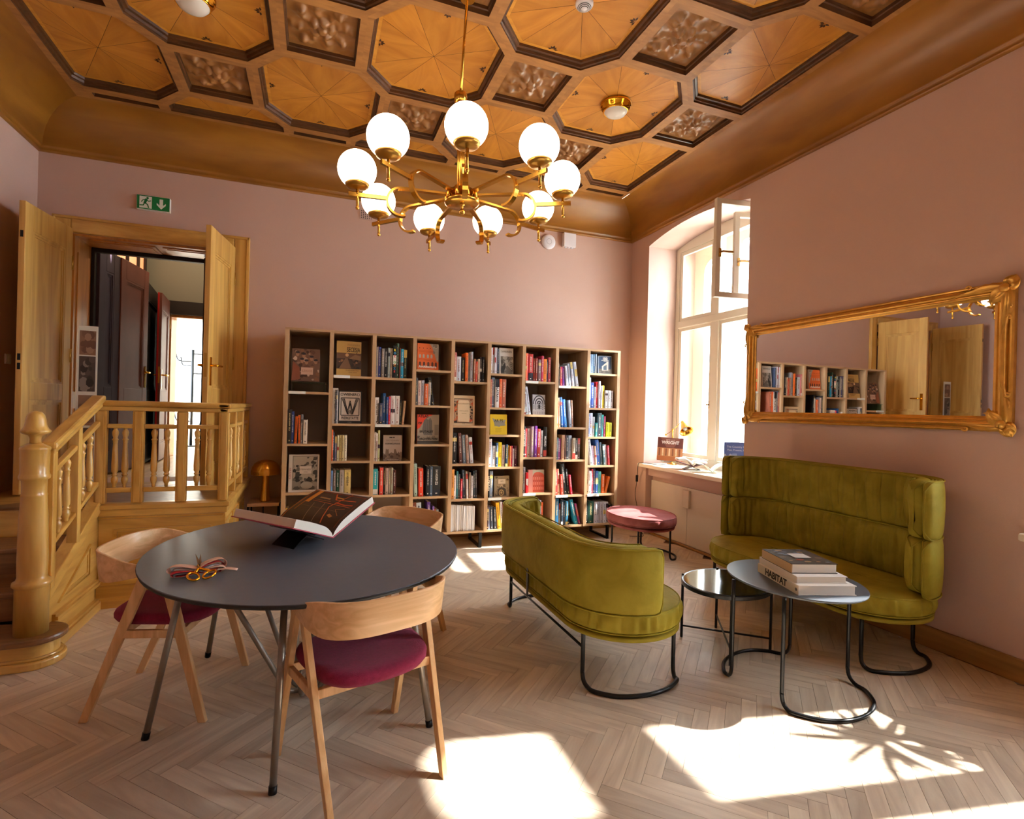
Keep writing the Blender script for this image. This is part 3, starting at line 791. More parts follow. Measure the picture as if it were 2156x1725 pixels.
# ================================================================ LANDING, STAIR AND RAILING
PX1, PY0, PZ = -0.61, 4.38, 0.70      # landing: right face, front face, floor height
land = thing('landing', 'raised wooden landing with panelled yellow wood sides before the doorway', 'landing', (-1.4, 5.0, 0), kind=None)
B().box((XL+0.002, PY0+0.03, 0.0), (PX1-0.03, YB-0.002, PZ-0.014)).build('core', M['stair_x'], land, world=True)
def panelled(name, T, w, h, mat, parent, margins=(0.09, 0.09, 0.13, 0.10), n=1):
    """a panelled face in local (a along, b up, c out)"""
    b = B(); b.box((0, 0, 0), (w, h, 0.006), T=T); f = b.build(name, mat, parent, world=True)
    l, r_, bo, to = margins; pw = (w-l-r_)/n
    for k in range(n):
        a0, a1 = l+k*pw+(0.03 if k else 0), l+(k+1)*pw-(0.03 if k < n-1 else 0)
        if a1-a0 < 0.05: continue
        bb = B()
        for d_, c0, c1 in ((0, 0.006, 0.018), (0.022, 0.006, 0.012)):
            o_ = [(a0+d_, bo+d_), (a1-d_, bo+d_), (a1-d_, h-to-d_), (a0+d_, h-to-d_)]
            i_ = [(a0+d_+.02, bo+d_+.02), (a1-d_-.02, bo+d_+.02), (a1-d_-.02, h-to-d_-.02), (a0+d_+.02, h-to-d_-.02)]
            bb.ring(o_, i_, c0, c1, 0, T)
        bb.build('panel_moulding', mat, f, world=True)
    return f
Tf = Matrix(((1, 0, 0, -1.385), (0, 0, -1, PY0+0.03), (0, 1, 0, 0), (0, 0, 0, 1)))
panelled('front_panel', Tf, 0.775, 0.62, M['stair_x'], land, (0.09, 0.09, 0.25, 0.08))
Ts = Matrix(((0, 0, 1, PX1-0.03), (1, 0, 0, PY0+0.03), (0, 1, 0, 0), (0, 0, 0, 1)))
panelled('side_panel', Ts, YB-PY0-0.032, 0.62, M['stair_y'], land, (0.09, 0.09, 0.25, 0.08), 3)
def mould(parent, pts, prof, mat, name):   # prof (out, z) list swept along the landing front and side
    b = B(); n_ = len(prof)
    vs = []
    for k, p in enumerate(pts):
        for o_, z in prof:
            if k == 0: vs.append((p[0], p[1]-o_, z))
            elif k == 1: vs.append((p[0]+o_, p[1]-o_, z))
            else: vs.append((p[0]+o_, p[1], z))
    b.add(vs, [(a*n_+i, a*n_+i+1, (a+1)*n_+i+1, (a+1)*n_+i) for a in range(len(pts)-1) for i in range(n_-1)])
    return b.build(name, mat, parent, world=True)
PTS = [(-1.385, PY0+0.03), (PX1-0.03, PY0+0.03), (PX1-0.03, YB-0.003)]
mould(land, PTS, [(0.006, 0.0), (0.05, 0.0), (0.05, 0.05), (0.04, 0.065), (0.03, 0.07), (0.03, 0.145), (0.045, 0.16), (0.03, 0.185), (0.018, 0.195), (0.006, 0.20)], M['stair_x'], 'base_moulding')
mould(land, PTS, [(0.006, 0.605), (0.02, 0.61), (0.025, 0.625), (0.045, 0.635), (0.045, 0.675), (0.06, 0.685), (0.06, 0.71), (0.03, 0.722), (-0.03, 0.722), (-0.03, 0.70)], M['stair_x'], 'edge_board')
# landing floor: diagonal boards
bw = 0.072; n_b = 0
x0, x1, y0, y1 = XL+0.005, PX1-0.06, PY0+0.06, YB-0.004
for k in range(-40, 60):
    s0 = k*0.11
    poly = [(x0-4, x0-4+s0), (x0-4, x0-4+s0+0.108), (x0+6, x0+6+s0+0.108), (x0+6, x0+6+s0)]
    poly = poly[::-1]
    p = clip_rect(poly, x0, x1, y0, y1)
    if area(p) < 0: p = p[::-1]
    if len(p) < 3 or abs(area(p)) < 0.0005: continue
    B().prism(p, PZ-0.014, PZ).build('board', M['skirt_x'] if False else M['tread'], land, world=True)

def baluster_prof(h):
    k = h/0.42
    pr = [(0.011, 0), (0.013, 0.01), (0.012, 0.02), (0.017, 0.03), (0.022, 0.05), (0.021, 0.068), (0.012, 0.08), (0.019, 0.086), (0.019, 0.092), (0.013, 0.1), (0.021, 0.115), (0.0215, 0.15), (0.018, 0.23), (0.0145, 0.30), (0.014, 0.315), (0.017, 0.322), (0.014, 0.33), (0.020, 0.338), (0.019, 0.342), (0.013, 0.352), (0.018, 0.37), (0.021, 0.388), (0.018, 0.402), (0.011, 0.412), (0.012, 0.42)]
    return [(r_*0.95, z*k) for r_, z in pr]
rail = thing('railing', 'turned wooden balustrade with flat handrail round the landing front', 'railing', (-1.0, PY0, PZ+0.02))
RX0, RX1 = -1.385, -0.625
def rbar(nm, a, c_, mat, parent=None, bev=0.006): return B().box(a, c_).build(nm, mat, parent or rail, world=True, bevel=bev)
rbar('handrail', (RX0-0.02, PY0-0.045, 1.395), (RX1+0.04, PY0+0.045, 1.435), M['stair_x'], bev=0.014)
rbar('handrail', (RX1-0.045, PY0-0.045, 1.395), (RX1+0.045, YB-0.04, 1.434), M['stair_y'], bev=0.014)
rbar('underrail', (RX0, PY0-0.028, 1.365), (RX1+0.02, PY0+0.028, 1.395), M['stair_x'])
rbar('underrail', (RX1-0.03, PY0-0.028, 1.366), (RX1+0.028, YB-0.04, 1.394), M['stair_y'])
posts = [RX0+0.012, -1.157, -0.893, RX1]
for p in posts: 
    o = rbar('post', (p-0.033, PY0-0.025, 0.722), (p+0.033, PY0+0.025, 1.365), M['stair_v'])
    rbar('post_bead', (p-0.020, PY0-0.031, 0.73), (p+0.020, PY0-0.024, 1.36), M['stair_v'], o, 0.003)
gaps = [(posts[k]+0.033, posts[k+1]-0.033) for k in range(3)]
for a, c_ in gaps:
    rbar('top_subrail', (a, PY0-0.018, 1.243), (c_, PY0+0.018, 1.273), M['stair_x'])
    rbar('low_subrail', (a, PY0-0.018, 0.797), (c_, PY0+0.018, 0.832), M['stair_x'])
    for f in (0.31, 0.70):
        B().lathe(baluster_prof(0.411), (0, 0, 0), 16).build('baluster', M['stair_v'], rail, loc=tuple(wm(rail).inverted() @ Vector((a+(c_-a)*f, PY0, 0.832))))
ys = [PY0+0.03, 4.82, 5.26, YB-0.055]
for k in range(3):
    a, c_ = ys[k], ys[k+1]
    rbar('top_subrail', (RX1-0.018, a, 1.243), (RX1+0.018, c_, 1.273), M['stair_y'])
    rbar('low_subrail', (RX1-0.018, a, 0.797), (RX1+0.018, c_, 0.832), M['stair_y'])
    if k < 3: rbar('post', (RX1-0.026, c_-0.033, 0.722), (RX1+0.026, c_+0.033, 1.365), M['stair_v'])
    for f in (0.27, 0.63):
        B().lathe(baluster_prof(0.411), (0, 0, 0), 16).build('baluster', M['stair_v'], rail, loc=tuple(wm(rail).inverted() @ Vector((RX1, a+(c_-a)*f, 0.832))))
# stair
st = thing('staircase', 'short flight of four wooden steps rising to the landing, rounded lowest step', 'staircase', (-1.85, 3.9, 0))
SX = -1.38
rises = [(0.165, 3.47), (0.335, 3.80), (0.52, 4.09)]
for k, (z, y) in enumerate(rises):
    yn = rises[k+1][1] if k < 2 else PY0+0.03
    if k:
        B().box((XL+0.004, y, 0.0 if k == 0 else rises[k-1][0]), (SX-0.03, PY0+0.02, z-0.035)).build('riser', M['tread'], st, world=True)
        B().box((XL+0.004, y-0.03, z-0.035), (SX-0.03, PY0+0.02, z)).build('tread', M['tread'], st, world=True, bevel=0.01)
def bull(off, xr=-1.41, yc=3.60, r_=0.145):
    pts = [(XL+0.004, yc-r_-off)]
    pts += [(xr+(r_+off)*cos(a), yc+(r_+off)*sin(a)) for a in [R(-90+180*k/16) for k in range(17)]]
    pts += [(xr-0.05, yc+r_+off), (XL+0.004, yc+r_+off+0.1)]
    return pts
B().prism(bull(-0.035), 0.05, 0.13).build('bullnose_riser', M['stair_x'], st, world=True)
B().prism(bull(-0.005), 0.0, 0.045).build('bullnose_plinth', M['stair_x'], st, world=True, bevel=0.01)
B().prism(bull(-0.02), 0.045, 0.06).build('bullnose_bead', M['stair_x'], st, world=True, bevel=0.005)
B().prism(bull(0.0), 0.13, 0.165).build('bullnose_tread', M['tread'], st, world=True, bevel=0.012)
# closed string on the room side
Tst = Matrix(((0, 0, 1, SX-0.03), (1, 0, 0, 0), (0, 1, 0, 0), (0, 0, 0, 1)))   # (y, z, out)
string = [(3.62, 0.10), (3.72, 0.0), (PY0+0.03, 0.0), (PY0+0.03, 0.70), (3.66, 0.31)]
sob = B().prism(string, -0.02, 0.022, T=Tst).build('string', M['stair_y'], st, world=True)
B().prism([(3.655, 0.31), (3.655, 0.395), (PY0+0.05, 0.775), (PY0+0.05, 0.69)], -0.03, 0.045, T=Tst).build('string_cap', M['stair_y'], st, world=True, bevel=0.006)
for d_, c1 in ((0.0, 0.034), (0.02, 0.028)):
    tri = [(3.80, 0.245), (4.26, 0.265), (4.26, 0.475)]
    ti = inset(tri, d_); t2 = inset(ti, 0.014)
    b = B(); b.ring(ti, t2, 0.02, c1, 0, Tst); b.build('panel_moulding', M['stair_y'], st, world=True)
for za, zb, c1 in ((0.0, 0.055, 0.062), (0.055, 0.07, 0.05), (0.185, 0.20, 0.04), (0.165, 0.185, 0.052), (0.15, 0.165, 0.036)):
    B().prism([(3.74, za), (PY0+0.0, za), (PY0+0.0, zb), (3.74, zb)], 0.018, c1, T=Tst).build('base_moulding', M['stair_y'], st, world=True)
# newel post
nw = thing('newel_post', 'stout turned newel post with bell-shaped cap on the lowest step', 'newel post', (-1.42, 3.585, 0.165))
z0 = 0.165
B().lathe([(0.074, 0), (0.074, 0.25), (0.076, 0.255), (0.086, 0.265), (0.084, 0.283), (0.07, 0.29), (0.064, 0.31), (0.066, 0.40), (0.062, 0.62), (0.055, 0.74), (0.058, 0.748), (0.055, 0.756), (0.054, 0.76), (0.055, 0.83), (0.066, 0.838), (0.068, 0.852), (0.064, 0.862), (0.062, 0.87), (0.0625, 0.99), (0.066, 0.996), (0.066, 1.006), (0.06, 1.012), (0.045, 1.02), (0.03, 1.03)], n=28).build('shaft', M['stair_v'], nw)
B().lathe([(0.026, 1.028), (0.024, 1.055), (0.030, 1.072), (0.055, 1.082), (0.065, 1.09), (0.066, 1.098), (0.056, 1.107), (0.048, 1.125), (0.044, 1.155), (0.036, 1.185), (0.024, 1.20), (0.0001, 1.206)], n=28).build('bell_cap', M['stair_v'], nw)
# raking rail
sr = thing('railing', 'sloping balustrade between the newel post and the landing corner', 'railing', (SX, 4.0, 0.4))
def slope(y, z_at=3.62, z=1.16): return z+(y-3.62)*(1.42-1.15)/(4.33-3.62)
def rk(nm, ya, yb, za_off, zb_off, w, mat, bev=0.006):
    b = B(); T_ = Matrix(((0, 0, 1, SX-0.005), (1, 0, 0, 0), (0, 1, 0, 0), (0, 0, 0, 1)))
    b.prism([(ya, slope(ya)+za_off), (yb, slope(yb)+za_off), (yb, slope(yb)+zb_off), (ya, slope(ya)+zb_off)], -w/2, w/2, T=T_)
    return b.build(nm, mat, sr, world=True, bevel=bev)
rk('handrail', 3.63, 4.36, -0.012, 0.03, 0.085, M['stair_y'], 0.014)
rk('underrail', 3.645, 4.35, -0.045, -0.012, 0.055, M['stair_y'])
rk('top_subrail', 3.69, 4.34, -0.175, -0.142, 0.034, M['stair_y'])
rk('low_subrail', 3.69, 4.34, -0.585, -0.555, 0.034, M['stair_y'])
for p in (3.672, 4.005):
    b = B(); zt = slope(p)-0.04; zl = 0.37+(p-3.66)*0.523
    b.box((SX-0.035, p-0.026, zl), (SX+0.02, p+0.026, zt)); o = b.build('post', M['stair_v'], sr, world=True, bevel=0.004)
for yb_ in (3.775, 3.885, 4.10, 4.22):
    B().lathe(baluster_prof(0.38), (0, 0, 0), 16).build('baluster', M['stair_v'], sr, loc=tuple(wm(sr).inverted() @ Vector((SX-0.005, yb_, slope(yb_)-0.557))))

# ================================================================ BOOKSHELF
SY0, SY1 = 5.21, 5.715
X0S, PIT, NT = -0.275, 0.387, 0.036
ZS0, ZS1 = 0.16, 2.138
shf = thing('bookshelf', 'tall open oak bookshelf of nine staggered columns along the back wall', 'bookshelf', (1.465, 5.46, 0))
DIVX = [-0.257+PIT*k for k in range(10)]
for k, x in enumerate(DIVX):
    B().box((x-NT/2, SY0, ZS0), (x+NT/2, SY1, ZS1-0.02)).build('upright', M['shelf'], shf, world=True)
B().box((DIVX[0]-NT/2, SY0, ZS1-0.02), (DIVX[-1]+NT/2, SY1, ZS1)).build('top_board', M['shelf_x'], shf, world=True)
B().box((DIVX[0], SY1-0.012, ZS0+0.02), (DIVX[-1], SY1-0.003, ZS1-0.02)).build('back_board', M['shelf_back'], shf, world=True)
LV = [[1.546, 1.066, 0.615], [1.71, 1.256, 0.903, 0.575], [1.709, 1.253, 0.895, 0.57], [1.804, 1.45, 1.062, 0.54],
      [1.705, 1.253, 0.862, 0.502], [1.801, 1.447, 1.161, 0.824, 0.503], [1.739, 1.38, 0.924, 0.537],
      [1.702, 1.249, 0.893, 0.505], [1.86, 1.472, 1.147, 0.825, 0.505]]
BT = 0.022
for c, L_ in enumerate(LV):
    xa, xb = DIVX[c]+NT/2, DIVX[c+1]-NT/2
    for z in L_+[ZS0+BT/2]:
        B().box((xa, SY0+0.004, z-BT/2), (xb, SY1-0.012, z+BT/2)).build('shelf_board', M['shelf_x'], shf, world=True)
for x in (-0.2, 0.72, 1.63, 2.40, 3.14):
    b = B(); w = 0.03
    b.box((x-w/2, SY0+0.01, 0), (x+w/2, SY0+0.03, ZS0)); b.box((x-w/2, SY1-0.12, 0), (x+w/2, SY1-0.10, ZS0))
    b.box((x-w/2, SY0+0.03, 0), (x+w/2, SY1-0.12, 0.02)); b.box((x-w/2, SY0+0.03, ZS0-0.02), (x+w/2, SY1-0.12, ZS0))
    b.build('sled_leg', M['black'], shf, world=True)
# small price rails and glass plates clipped on some boards
for c, z in ((0, 1.546), (1, 1.71), (2, 1.253), (5, 0.503), (6, 1.739), (7, 1.702), (6, 0.537), (7, 0.505), (8, 0.505)):
    xa = DIVX[c]+NT/2
    B().box((xa+0.005, SY0-0.004, z-0.013), (xa+0.15, SY0+0.004, z+0.013)).build('label_strip', M['sign_white'], shf, world=True)

# ---- books
BOOKS=[
(0,1,[(-0.263,-0.226,1.389,"2a2620",0.000),(-0.226,-0.205,1.389,"191817",0.000),(-0.203,-0.182,1.371,"24346e",0.000),(-0.179,-0.157,1.329,"e0661c",0.009),(-0.155,-0.144,1.318,"2a2a30",0.006),(-0.143,-0.125,1.341,"e86f2a",-0.004),(-0.124,-0.105,1.345,"8a8a90",0.000),(-0.101,-0.065,1.296,"e8e0d4",0.000)]),
(0,3,[(-0.256,-0.239,0.481,"e8b020",0.000),(-0.237,-0.226,0.473,"d8d8e0",0.000),(-0.224,-0.212,0.476,"b0b4bc",0.000)]),
(1,1,[(0.121,0.171,1.600,"e8e4e0",0.000),(0.172,0.179,1.584,"3a3a40",0.000),(0.181,0.194,1.584,"6a6a6e",0.000)]),
(1,2,[(0.118,0.138,1.189,"20222a",0.000),(0.138,0.150,1.209,"e0662a",0.000),(0.152,0.176,1.182,"3a3c48",0.000),(0.179,0.197,1.145,"8088b8",0.000),(0.199,0.216,1.154,"e0d8b0",0.000),(0.219,0.239,1.155,"d8c888",0.000),(0.242,0.261,1.155,"d8c890",0.000),(0.264,0.288,1.155,"e8e0c8",0.000)]),
(1,3,[(0.122,0.139,0.822,"6a9ad0",0.000),(0.140,0.156,0.847,"2a2c34",0.000),(0.159,0.169,0.815,"d8d0c8",0.000),(0.171,0.197,0.826,"70605a",0.000),(0.199,0.227,0.826,"1f4a34",0.000),(0.229,0.269,0.828,"a8a098",0.000),(0.272,0.333,0.827,"c8b070",0.000)]),
(2,0,[(0.510,0.530,2.013,"8a8688",0.000),(0.533,0.557,2.018,"5a2a28",0.000),(0.559,0.584,2.011,"3a4a98",0.000),(0.589,0.615,1.999,"8a8078",0.000),(0.616,0.647,2.001,"1c1c1e",0.000),(0.648,0.669,2.010,"9aa8a4",0.000),(0.671,0.693,2.007,"a89c88",0.000),(0.696,0.731,2.034,"181a1c",0.000),(0.732,0.756,2.060,"3e5a44",0.000),(0.759,0.771,2.016,"7a4030",0.000),(0.772,0.800,2.006,"2aa0c8",0.000),(0.802,0.833,2.002,"26382a",0.000)]),
(2,1,[(0.512,0.551,1.524,"e8e6e2",0.000),(0.554,0.579,1.469,"5a5450",0.000),(0.580,0.612,1.470,"4a5070",0.000),(0.611,0.640,1.568,"2a5c90",0.000),(0.643,0.665,1.532,"24488a",0.000),(0.666,0.684,1.537,"c83040",0.000),(0.687,0.729,1.545,"e8e4e0",0.000),(0.731,0.775,1.546,"e8e4e0",0.000),(0.777,0.793,1.504,"3a3c38",0.000),(0.798,0.817,1.502,"d0b088",0.018)]),
(2,2,[(0.505,0.528,1.185,"e8e0d8",0.000),(0.531,0.552,1.179,"3a3838",0.000),(0.554,0.572,1.177,"b8aaa0",0.000),(0.573,0.593,1.206,"c8c890",0.000)]),
(2,3,[(0.510,0.555,0.831,"28a0a8",0.000),(0.559,0.587,0.808,"e8e0d8",0.000),(0.590,0.598,0.799,"302c2c",0.000),(0.598,0.633,0.844,"d84c3c",0.000),(0.636,0.652,0.839,"2a2828",0.000),(0.653,0.682,0.839,"b8a090",0.000),(0.685,0.703,0.839,"988878",0.000),(0.705,0.726,0.841,"a8a890",0.000),(0.729,0.757,0.817,"5a2a22",0.000)]),
(3,1,[(0.898,0.922,1.731,"4a4e54",0.000),(0.925,0.947,1.691,"3a4a40",0.000),(0.950,0.980,1.705,"e0d0c8",0.000),(0.981,1.010,1.708,"b8b8c8",0.000),(1.012,1.051,1.676,"d86a38",0.000),(1.052,1.078,1.692,"c8c4bc",0.000),(1.086,1.120,1.744,"1a1a1c",-0.041)]),
(3,3,[(0.901,0.932,0.881,"3a4248",0.000),(0.936,0.969,0.881,"a8c0b0",-0.012),(0.980,1.029,0.834,"d84428",-0.007),(1.054,1.090,0.850,"202226",0.000),(1.092,1.117,0.849,"5a6e84",0.000),(1.119,1.203,0.848,"30302e",0.000)]),
(3,4,[(0.929,0.971,0.494,"704030",-0.008),(0.979,1.029,0.491,"a8b0b8",-0.017),(1.088,1.121,0.496,"5a3a80",-0.017),(1.136,1.153,0.452,"6a4a98",-0.012),(1.157,1.171,0.418,"e87830",-0.009),(1.176,1.203,0.417,"70706a",-0.017)]),
(4,0,[(1.287,1.313,2.007,"c07070",0.000),(1.316,1.335,1.956,"8a5a4a",0.000),(1.338,1.387,1.967,"d0dce8",0.000),(1.391,1.425,1.961,"1c1c20",0.000),(1.430,1.457,2.010,"e87028",0.000),(1.461,1.479,2.007,"9aa0a8",0.000),(1.481,1.510,2.022,"a8acb4",0.000),(1.516,1.535,1.952,"a06848",0.000),(1.537,1.562,1.927,"c84030",0.000),(1.563,1.584,1.955,"d8c0a8",0.000),(1.585,1.608,1.976,"3a3238",0.000),(1.610,1.631,1.977,"2a2628",0.000)]),
(4,2,[(1.292,1.314,1.154,"e0d0c0",0.000),(1.315,1.361,1.189,"1e1e20",0.000),(1.392,1.426,1.187,"6a4038",-0.022),(1.433,1.464,1.167,"8090a0",-0.020),(1.468,1.497,1.170,"b09080",-0.022),(1.509,1.543,1.143,"d8dce0",-0.025)]),
(4,3,[(1.293,1.326,0.814,"e8a050",0.000),(1.329,1.364,0.753,"d8d0d0",0.000),(1.366,1.385,0.795,"3a8088",0.000),(1.388,1.407,0.765,"5a5a60",0.000),(1.410,1.429,0.717,"c83040",0.000),(1.442,1.467,0.809,"485868",-0.018),(1.472,1.493,0.794,"b0a8a0",-0.011),(1.499,1.519,0.780,"907868",0.000),(1.522,1.546,0.745,"dcdce4",0.000),(1.552,1.568,0.797,"2c3840",-0.011),(1.570,1.588,0.805,"2c2c32",-0.011)]),
(4,4,[(1.287,1.303,0.456,"d8d8dc",0.000),(1.305,1.320,0.455,"e4e4e6",0.000),(1.322,1.338,0.453,"c8c8cc",0.000),(1.340,1.355,0.452,"dcd8d4",0.000),(1.357,1.373,0.450,"d8d8dc",0.000),(1.375,1.391,0.449,"e4e4e6",0.000),(1.392,1.408,0.447,"c8c8cc",0.000),(1.410,1.426,0.445,"dcd8d4",0.000),(1.428,1.444,0.444,"d8d8dc",0.000),(1.446,1.462,0.442,"e4e4e6",0.000),(1.463,1.479,0.441,"c8c8cc",0.000),(1.481,1.497,0.439,"dcd8d4",0.000),(1.499,1.515,0.438,"d8d8dc",0.000),(1.517,1.533,0.436,"e4e4e6",0.000),(1.535,1.551,0.434,"c8c8cc",0.000),(1.553,1.569,0.433,"dcd8d4",0.000)]),
(5,0,[(1.683,1.701,2.080,"e0e0ea",0.000),(1.703,1.720,2.081,"d8d8e4",0.000),(1.721,1.738,2.083,"e4e4ea",0.000),(1.740,1.755,2.084,"dcdce6",0.000),(1.756,1.770,2.085,"d0d0dc",0.000),(1.773,1.786,2.070,"3a4660",0.000)]),
(5,1,[(1.683,1.717,1.751,"b86860",0.000),(1.719,1.752,1.770,"6a7890",0.000),(1.756,1.801,1.754,"e4e2e0",0.000),(1.804,1.832,1.758,"d85a2a",0.000),(1.834,1.877,1.757,"b86a52",0.000)]),
(5,3,[(1.681,1.718,1.128,"e8e8e8",0.000),(1.721,1.742,1.084,"2a4a70",0.000),(1.745,1.780,1.055,"e4e4e8",0.000),(1.781,1.807,1.087,"3a5a80",0.000),(1.809,1.849,1.093,"e8d020",0.000),(1.851,1.885,1.063,"e0d8d8",0.000),(1.887,1.913,1.070,"1f3a50",0.000),(1.915,1.931,1.061,"e8c040",0.000),(1.933,1.949,1.052,"e07840",0.000),(1.950,1.967,1.055,"c03850",0.000),(1.970,1.987,1.025,"dcdce0",0.000),(1.989,2.023,1.055,"5a2038",0.000)]),
(5,4,[(1.683,1.720,0.799,"1c1c22",0.000),(1.722,1.755,0.792,"8090a8",0.000)]),
(5,5,[(1.684,1.705,0.436,"4a2c30",0.000),(1.710,1.735,0.422,"8088a0",-0.007),(1.742,1.772,0.421,"3a4450",-0.009),(1.779,1.811,0.415,"2a2c34",-0.011),(1.821,1.857,0.461,"f0b020",-0.028),(1.861,1.885,0.469,"d8dae4",-0.019),(1.891,1.908,0.455,"c88070",-0.019)]),
(6,0,[(2.069,2.093,2.045,"e86a30",0.000),(2.095,2.127,2.046,"e04848",0.000),(2.129,2.183,2.042,"b83430",0.000),(2.188,2.208,1.996,"a85048",0.000),(2.210,2.233,1.997,"a04a44",0.000),(2.238,2.273,1.987,"8a7078",0.000),(2.274,2.299,2.028,"b83050",0.000),(2.302,2.340,1.996,"e88a30",0.000),(2.343,2.358,1.988,"3a5a90",0.000),(2.360,2.391,2.017,"b8505a",0.000)]),
(6,1,[(2.068,2.090,1.553,"e0e8f0",0.000),(2.104,2.138,1.636,"c0ccd8",-0.027),(2.141,2.170,1.694,"c8d0e0",-0.049)]),
(6,2,[(2.069,2.095,1.262,"1a1a20",0.000),(2.099,2.135,1.240,"d03038",0.000),(2.138,2.172,1.241,"c8c0c8",0.000),(2.174,2.210,1.264,"9a8090",0.000),(2.212,2.246,1.269,"70308a",0.000),(2.250,2.288,1.239,"b03a30",0.000),(2.292,2.321,1.221,"d8dce0",0.000),(2.323,2.365,1.261,"202020",0.000)]),
(6,3,[(2.069,2.089,0.824,"2c2826",0.000),(2.090,2.124,0.825,"a8a4a8",0.000),(2.129,2.155,0.769,"e02830",0.000)]),
(6,4,[(2.267,2.288,0.477,"c0c0d0",0.000),(2.291,2.313,0.467,"b8bcd0",0.000),(2.316,2.339,0.443,"e06838",0.000)]),
(7,0,[(2.470,2.483,1.963,"d0ccc8",0.000),(2.487,2.502,1.921,"5a4a4a",0.000),(2.507,2.532,1.924,"d83040",-0.003),(2.537,2.562,1.930,"7a3ab0",-0.005),(2.578,2.603,1.937,"d8dce8",-0.026),(2.613,2.639,1.962,"98a8b8",-0.031),(2.654,2.679,1.983,"d0d4e8",-0.036),(2.705,2.736,1.989,"c8d0e0",-0.044)]),
(7,1,[(2.462,2.482,1.565,"e8d8c8",0.000),(2.496,2.522,1.584,"d8a890",-0.018),(2.527,2.555,1.594,"3a6ab0",-0.025),(2.573,2.606,1.571,"4a90d0",-0.033),(2.630,2.661,1.562,"9aa8b8",-0.029),(2.664,2.681,1.563,"a07058",-0.021)]),
(7,2,[(2.461,2.492,1.146,"4a6068",0.000),(2.494,2.540,1.134,"a04a90",0.000),(2.541,2.577,1.174,"c09878",0.000),(2.580,2.595,1.172,"5a3030",0.000),(2.597,2.629,1.172,"303840",0.000),(2.631,2.667,1.169,"a8b4c4",0.000),(2.671,2.709,1.142,"c0b098",0.000),(2.711,2.741,1.140,"3a3a38",0.000),(2.743,2.775,1.140,"5a4030",0.000)]),
(7,3,[(2.453,2.469,0.800,"4a8ac0",0.000),(2.473,2.509,0.799,"a83a38",-0.008),(2.513,2.541,0.803,"d8b898",-0.020),(2.549,2.580,0.745,"c84838",-0.018),(2.591,2.630,0.862,"303838",-0.056),(2.638,2.662,0.801,"2a2c30",-0.041),(2.668,2.687,0.736,"d83048",-0.029)]),
(7,4,[(2.458,2.481,0.465,"2c2c34",0.000),(2.483,2.526,0.478,"2a6a98",0.000),(2.532,2.553,0.417,"d0d4dc",0.000),(2.553,2.578,0.466,"283848",0.000),(2.581,2.606,0.424,"484e58",0.000),(2.608,2.637,0.446,"3a80a8",0.000),(2.638,2.664,0.454,"1c1e24",0.000),(2.729,2.768,0.469,"2a90a8",-0.078),(2.774,2.798,0.421,"8a3060",-0.063)]),
(8,0,[(2.860,2.881,2.081,"7aa0d0",0.000),(2.883,2.908,2.083,"8ab0dc",0.000),(2.910,2.933,2.084,"6a98cc",0.000),(2.935,2.948,2.086,"a8c8e8",0.000)]),
(8,1,[(2.859,2.886,1.821,"d8e0e8",0.000),(2.890,2.931,1.766,"3a58b0",0.000),(2.934,2.956,1.720,"c8d0dc",0.000),(2.957,2.982,1.778,"d82838",0.000),(2.984,3.010,1.784,"c8c0d8",0.000),(3.013,3.033,1.733,"e8e8e8",0.000),(3.035,3.063,1.739,"f0d820",0.000),(3.067,3.101,1.683,"d8dce0",0.000),(3.105,3.140,1.684,"dcdcdc",0.000),(3.143,3.182,1.683,"c8c0c0",0.000)]),
(8,2,[(2.848,2.874,1.408,"8090c0",0.000),(2.877,2.925,1.423,"c8d0e0",0.000),(2.928,2.952,1.381,"d0dce8",0.000),(2.956,2.984,1.316,"30a0a0",0.000),(2.984,3.038,1.425,"38505a",0.000),(3.040,3.065,1.407,"30b0b0",0.000),(3.069,3.089,1.389,"c03878",0.000),(3.095,3.130,1.323,"d8e020",0.000),(3.132,3.170,1.320,"d8e020",0.000)]),
(8,3,[(2.895,2.936,1.131,"b8bcc4",-0.045),(2.943,2.966,1.058,"c8b0c0",-0.027),(2.970,2.992,1.056,"d0a890",-0.021),(2.996,3.038,1.127,"3a68b8",-0.032),(3.044,3.068,1.096,"5a7888",-0.027),(3.072,3.097,1.075,"4a6a70",-0.022),(3.100,3.126,1.070,"d8dce0",-0.020),(3.130,3.154,1.061,"d04858",-0.020)]),
(8,4,[(2.845,2.882,0.803,"c8b8a8",0.000),(2.885,2.923,0.774,"e4e4ec",0.000),(2.925,2.948,0.792,"d03848",0.000),(2.950,2.978,0.797,"2c3c60",0.000),(2.982,3.016,0.768,"3a68b0",0.000),(3.019,3.054,0.762,"60c0b8",0.000),(3.058,3.093,0.733,"d86a28",0.000),(3.097,3.126,0.709,"d87830",0.049)]),
(8,5,[(2.855,2.890,0.465,"1e2a2a",-0.011),(2.895,2.965,0.435,"2a5a50",0.000),(2.970,3.005,0.425,"c0c0cc",0.000),(3.007,3.042,0.422,"c4c4d0",0.000),(3.044,3.079,0.420,"c0c0cc",0.000),(3.081,3.116,0.418,"c4c4d0",0.000),(3.118,3.153,0.416,"bcbcc8",0.000),(3.157,3.199,0.387,"2a2624",0.000)]),
]
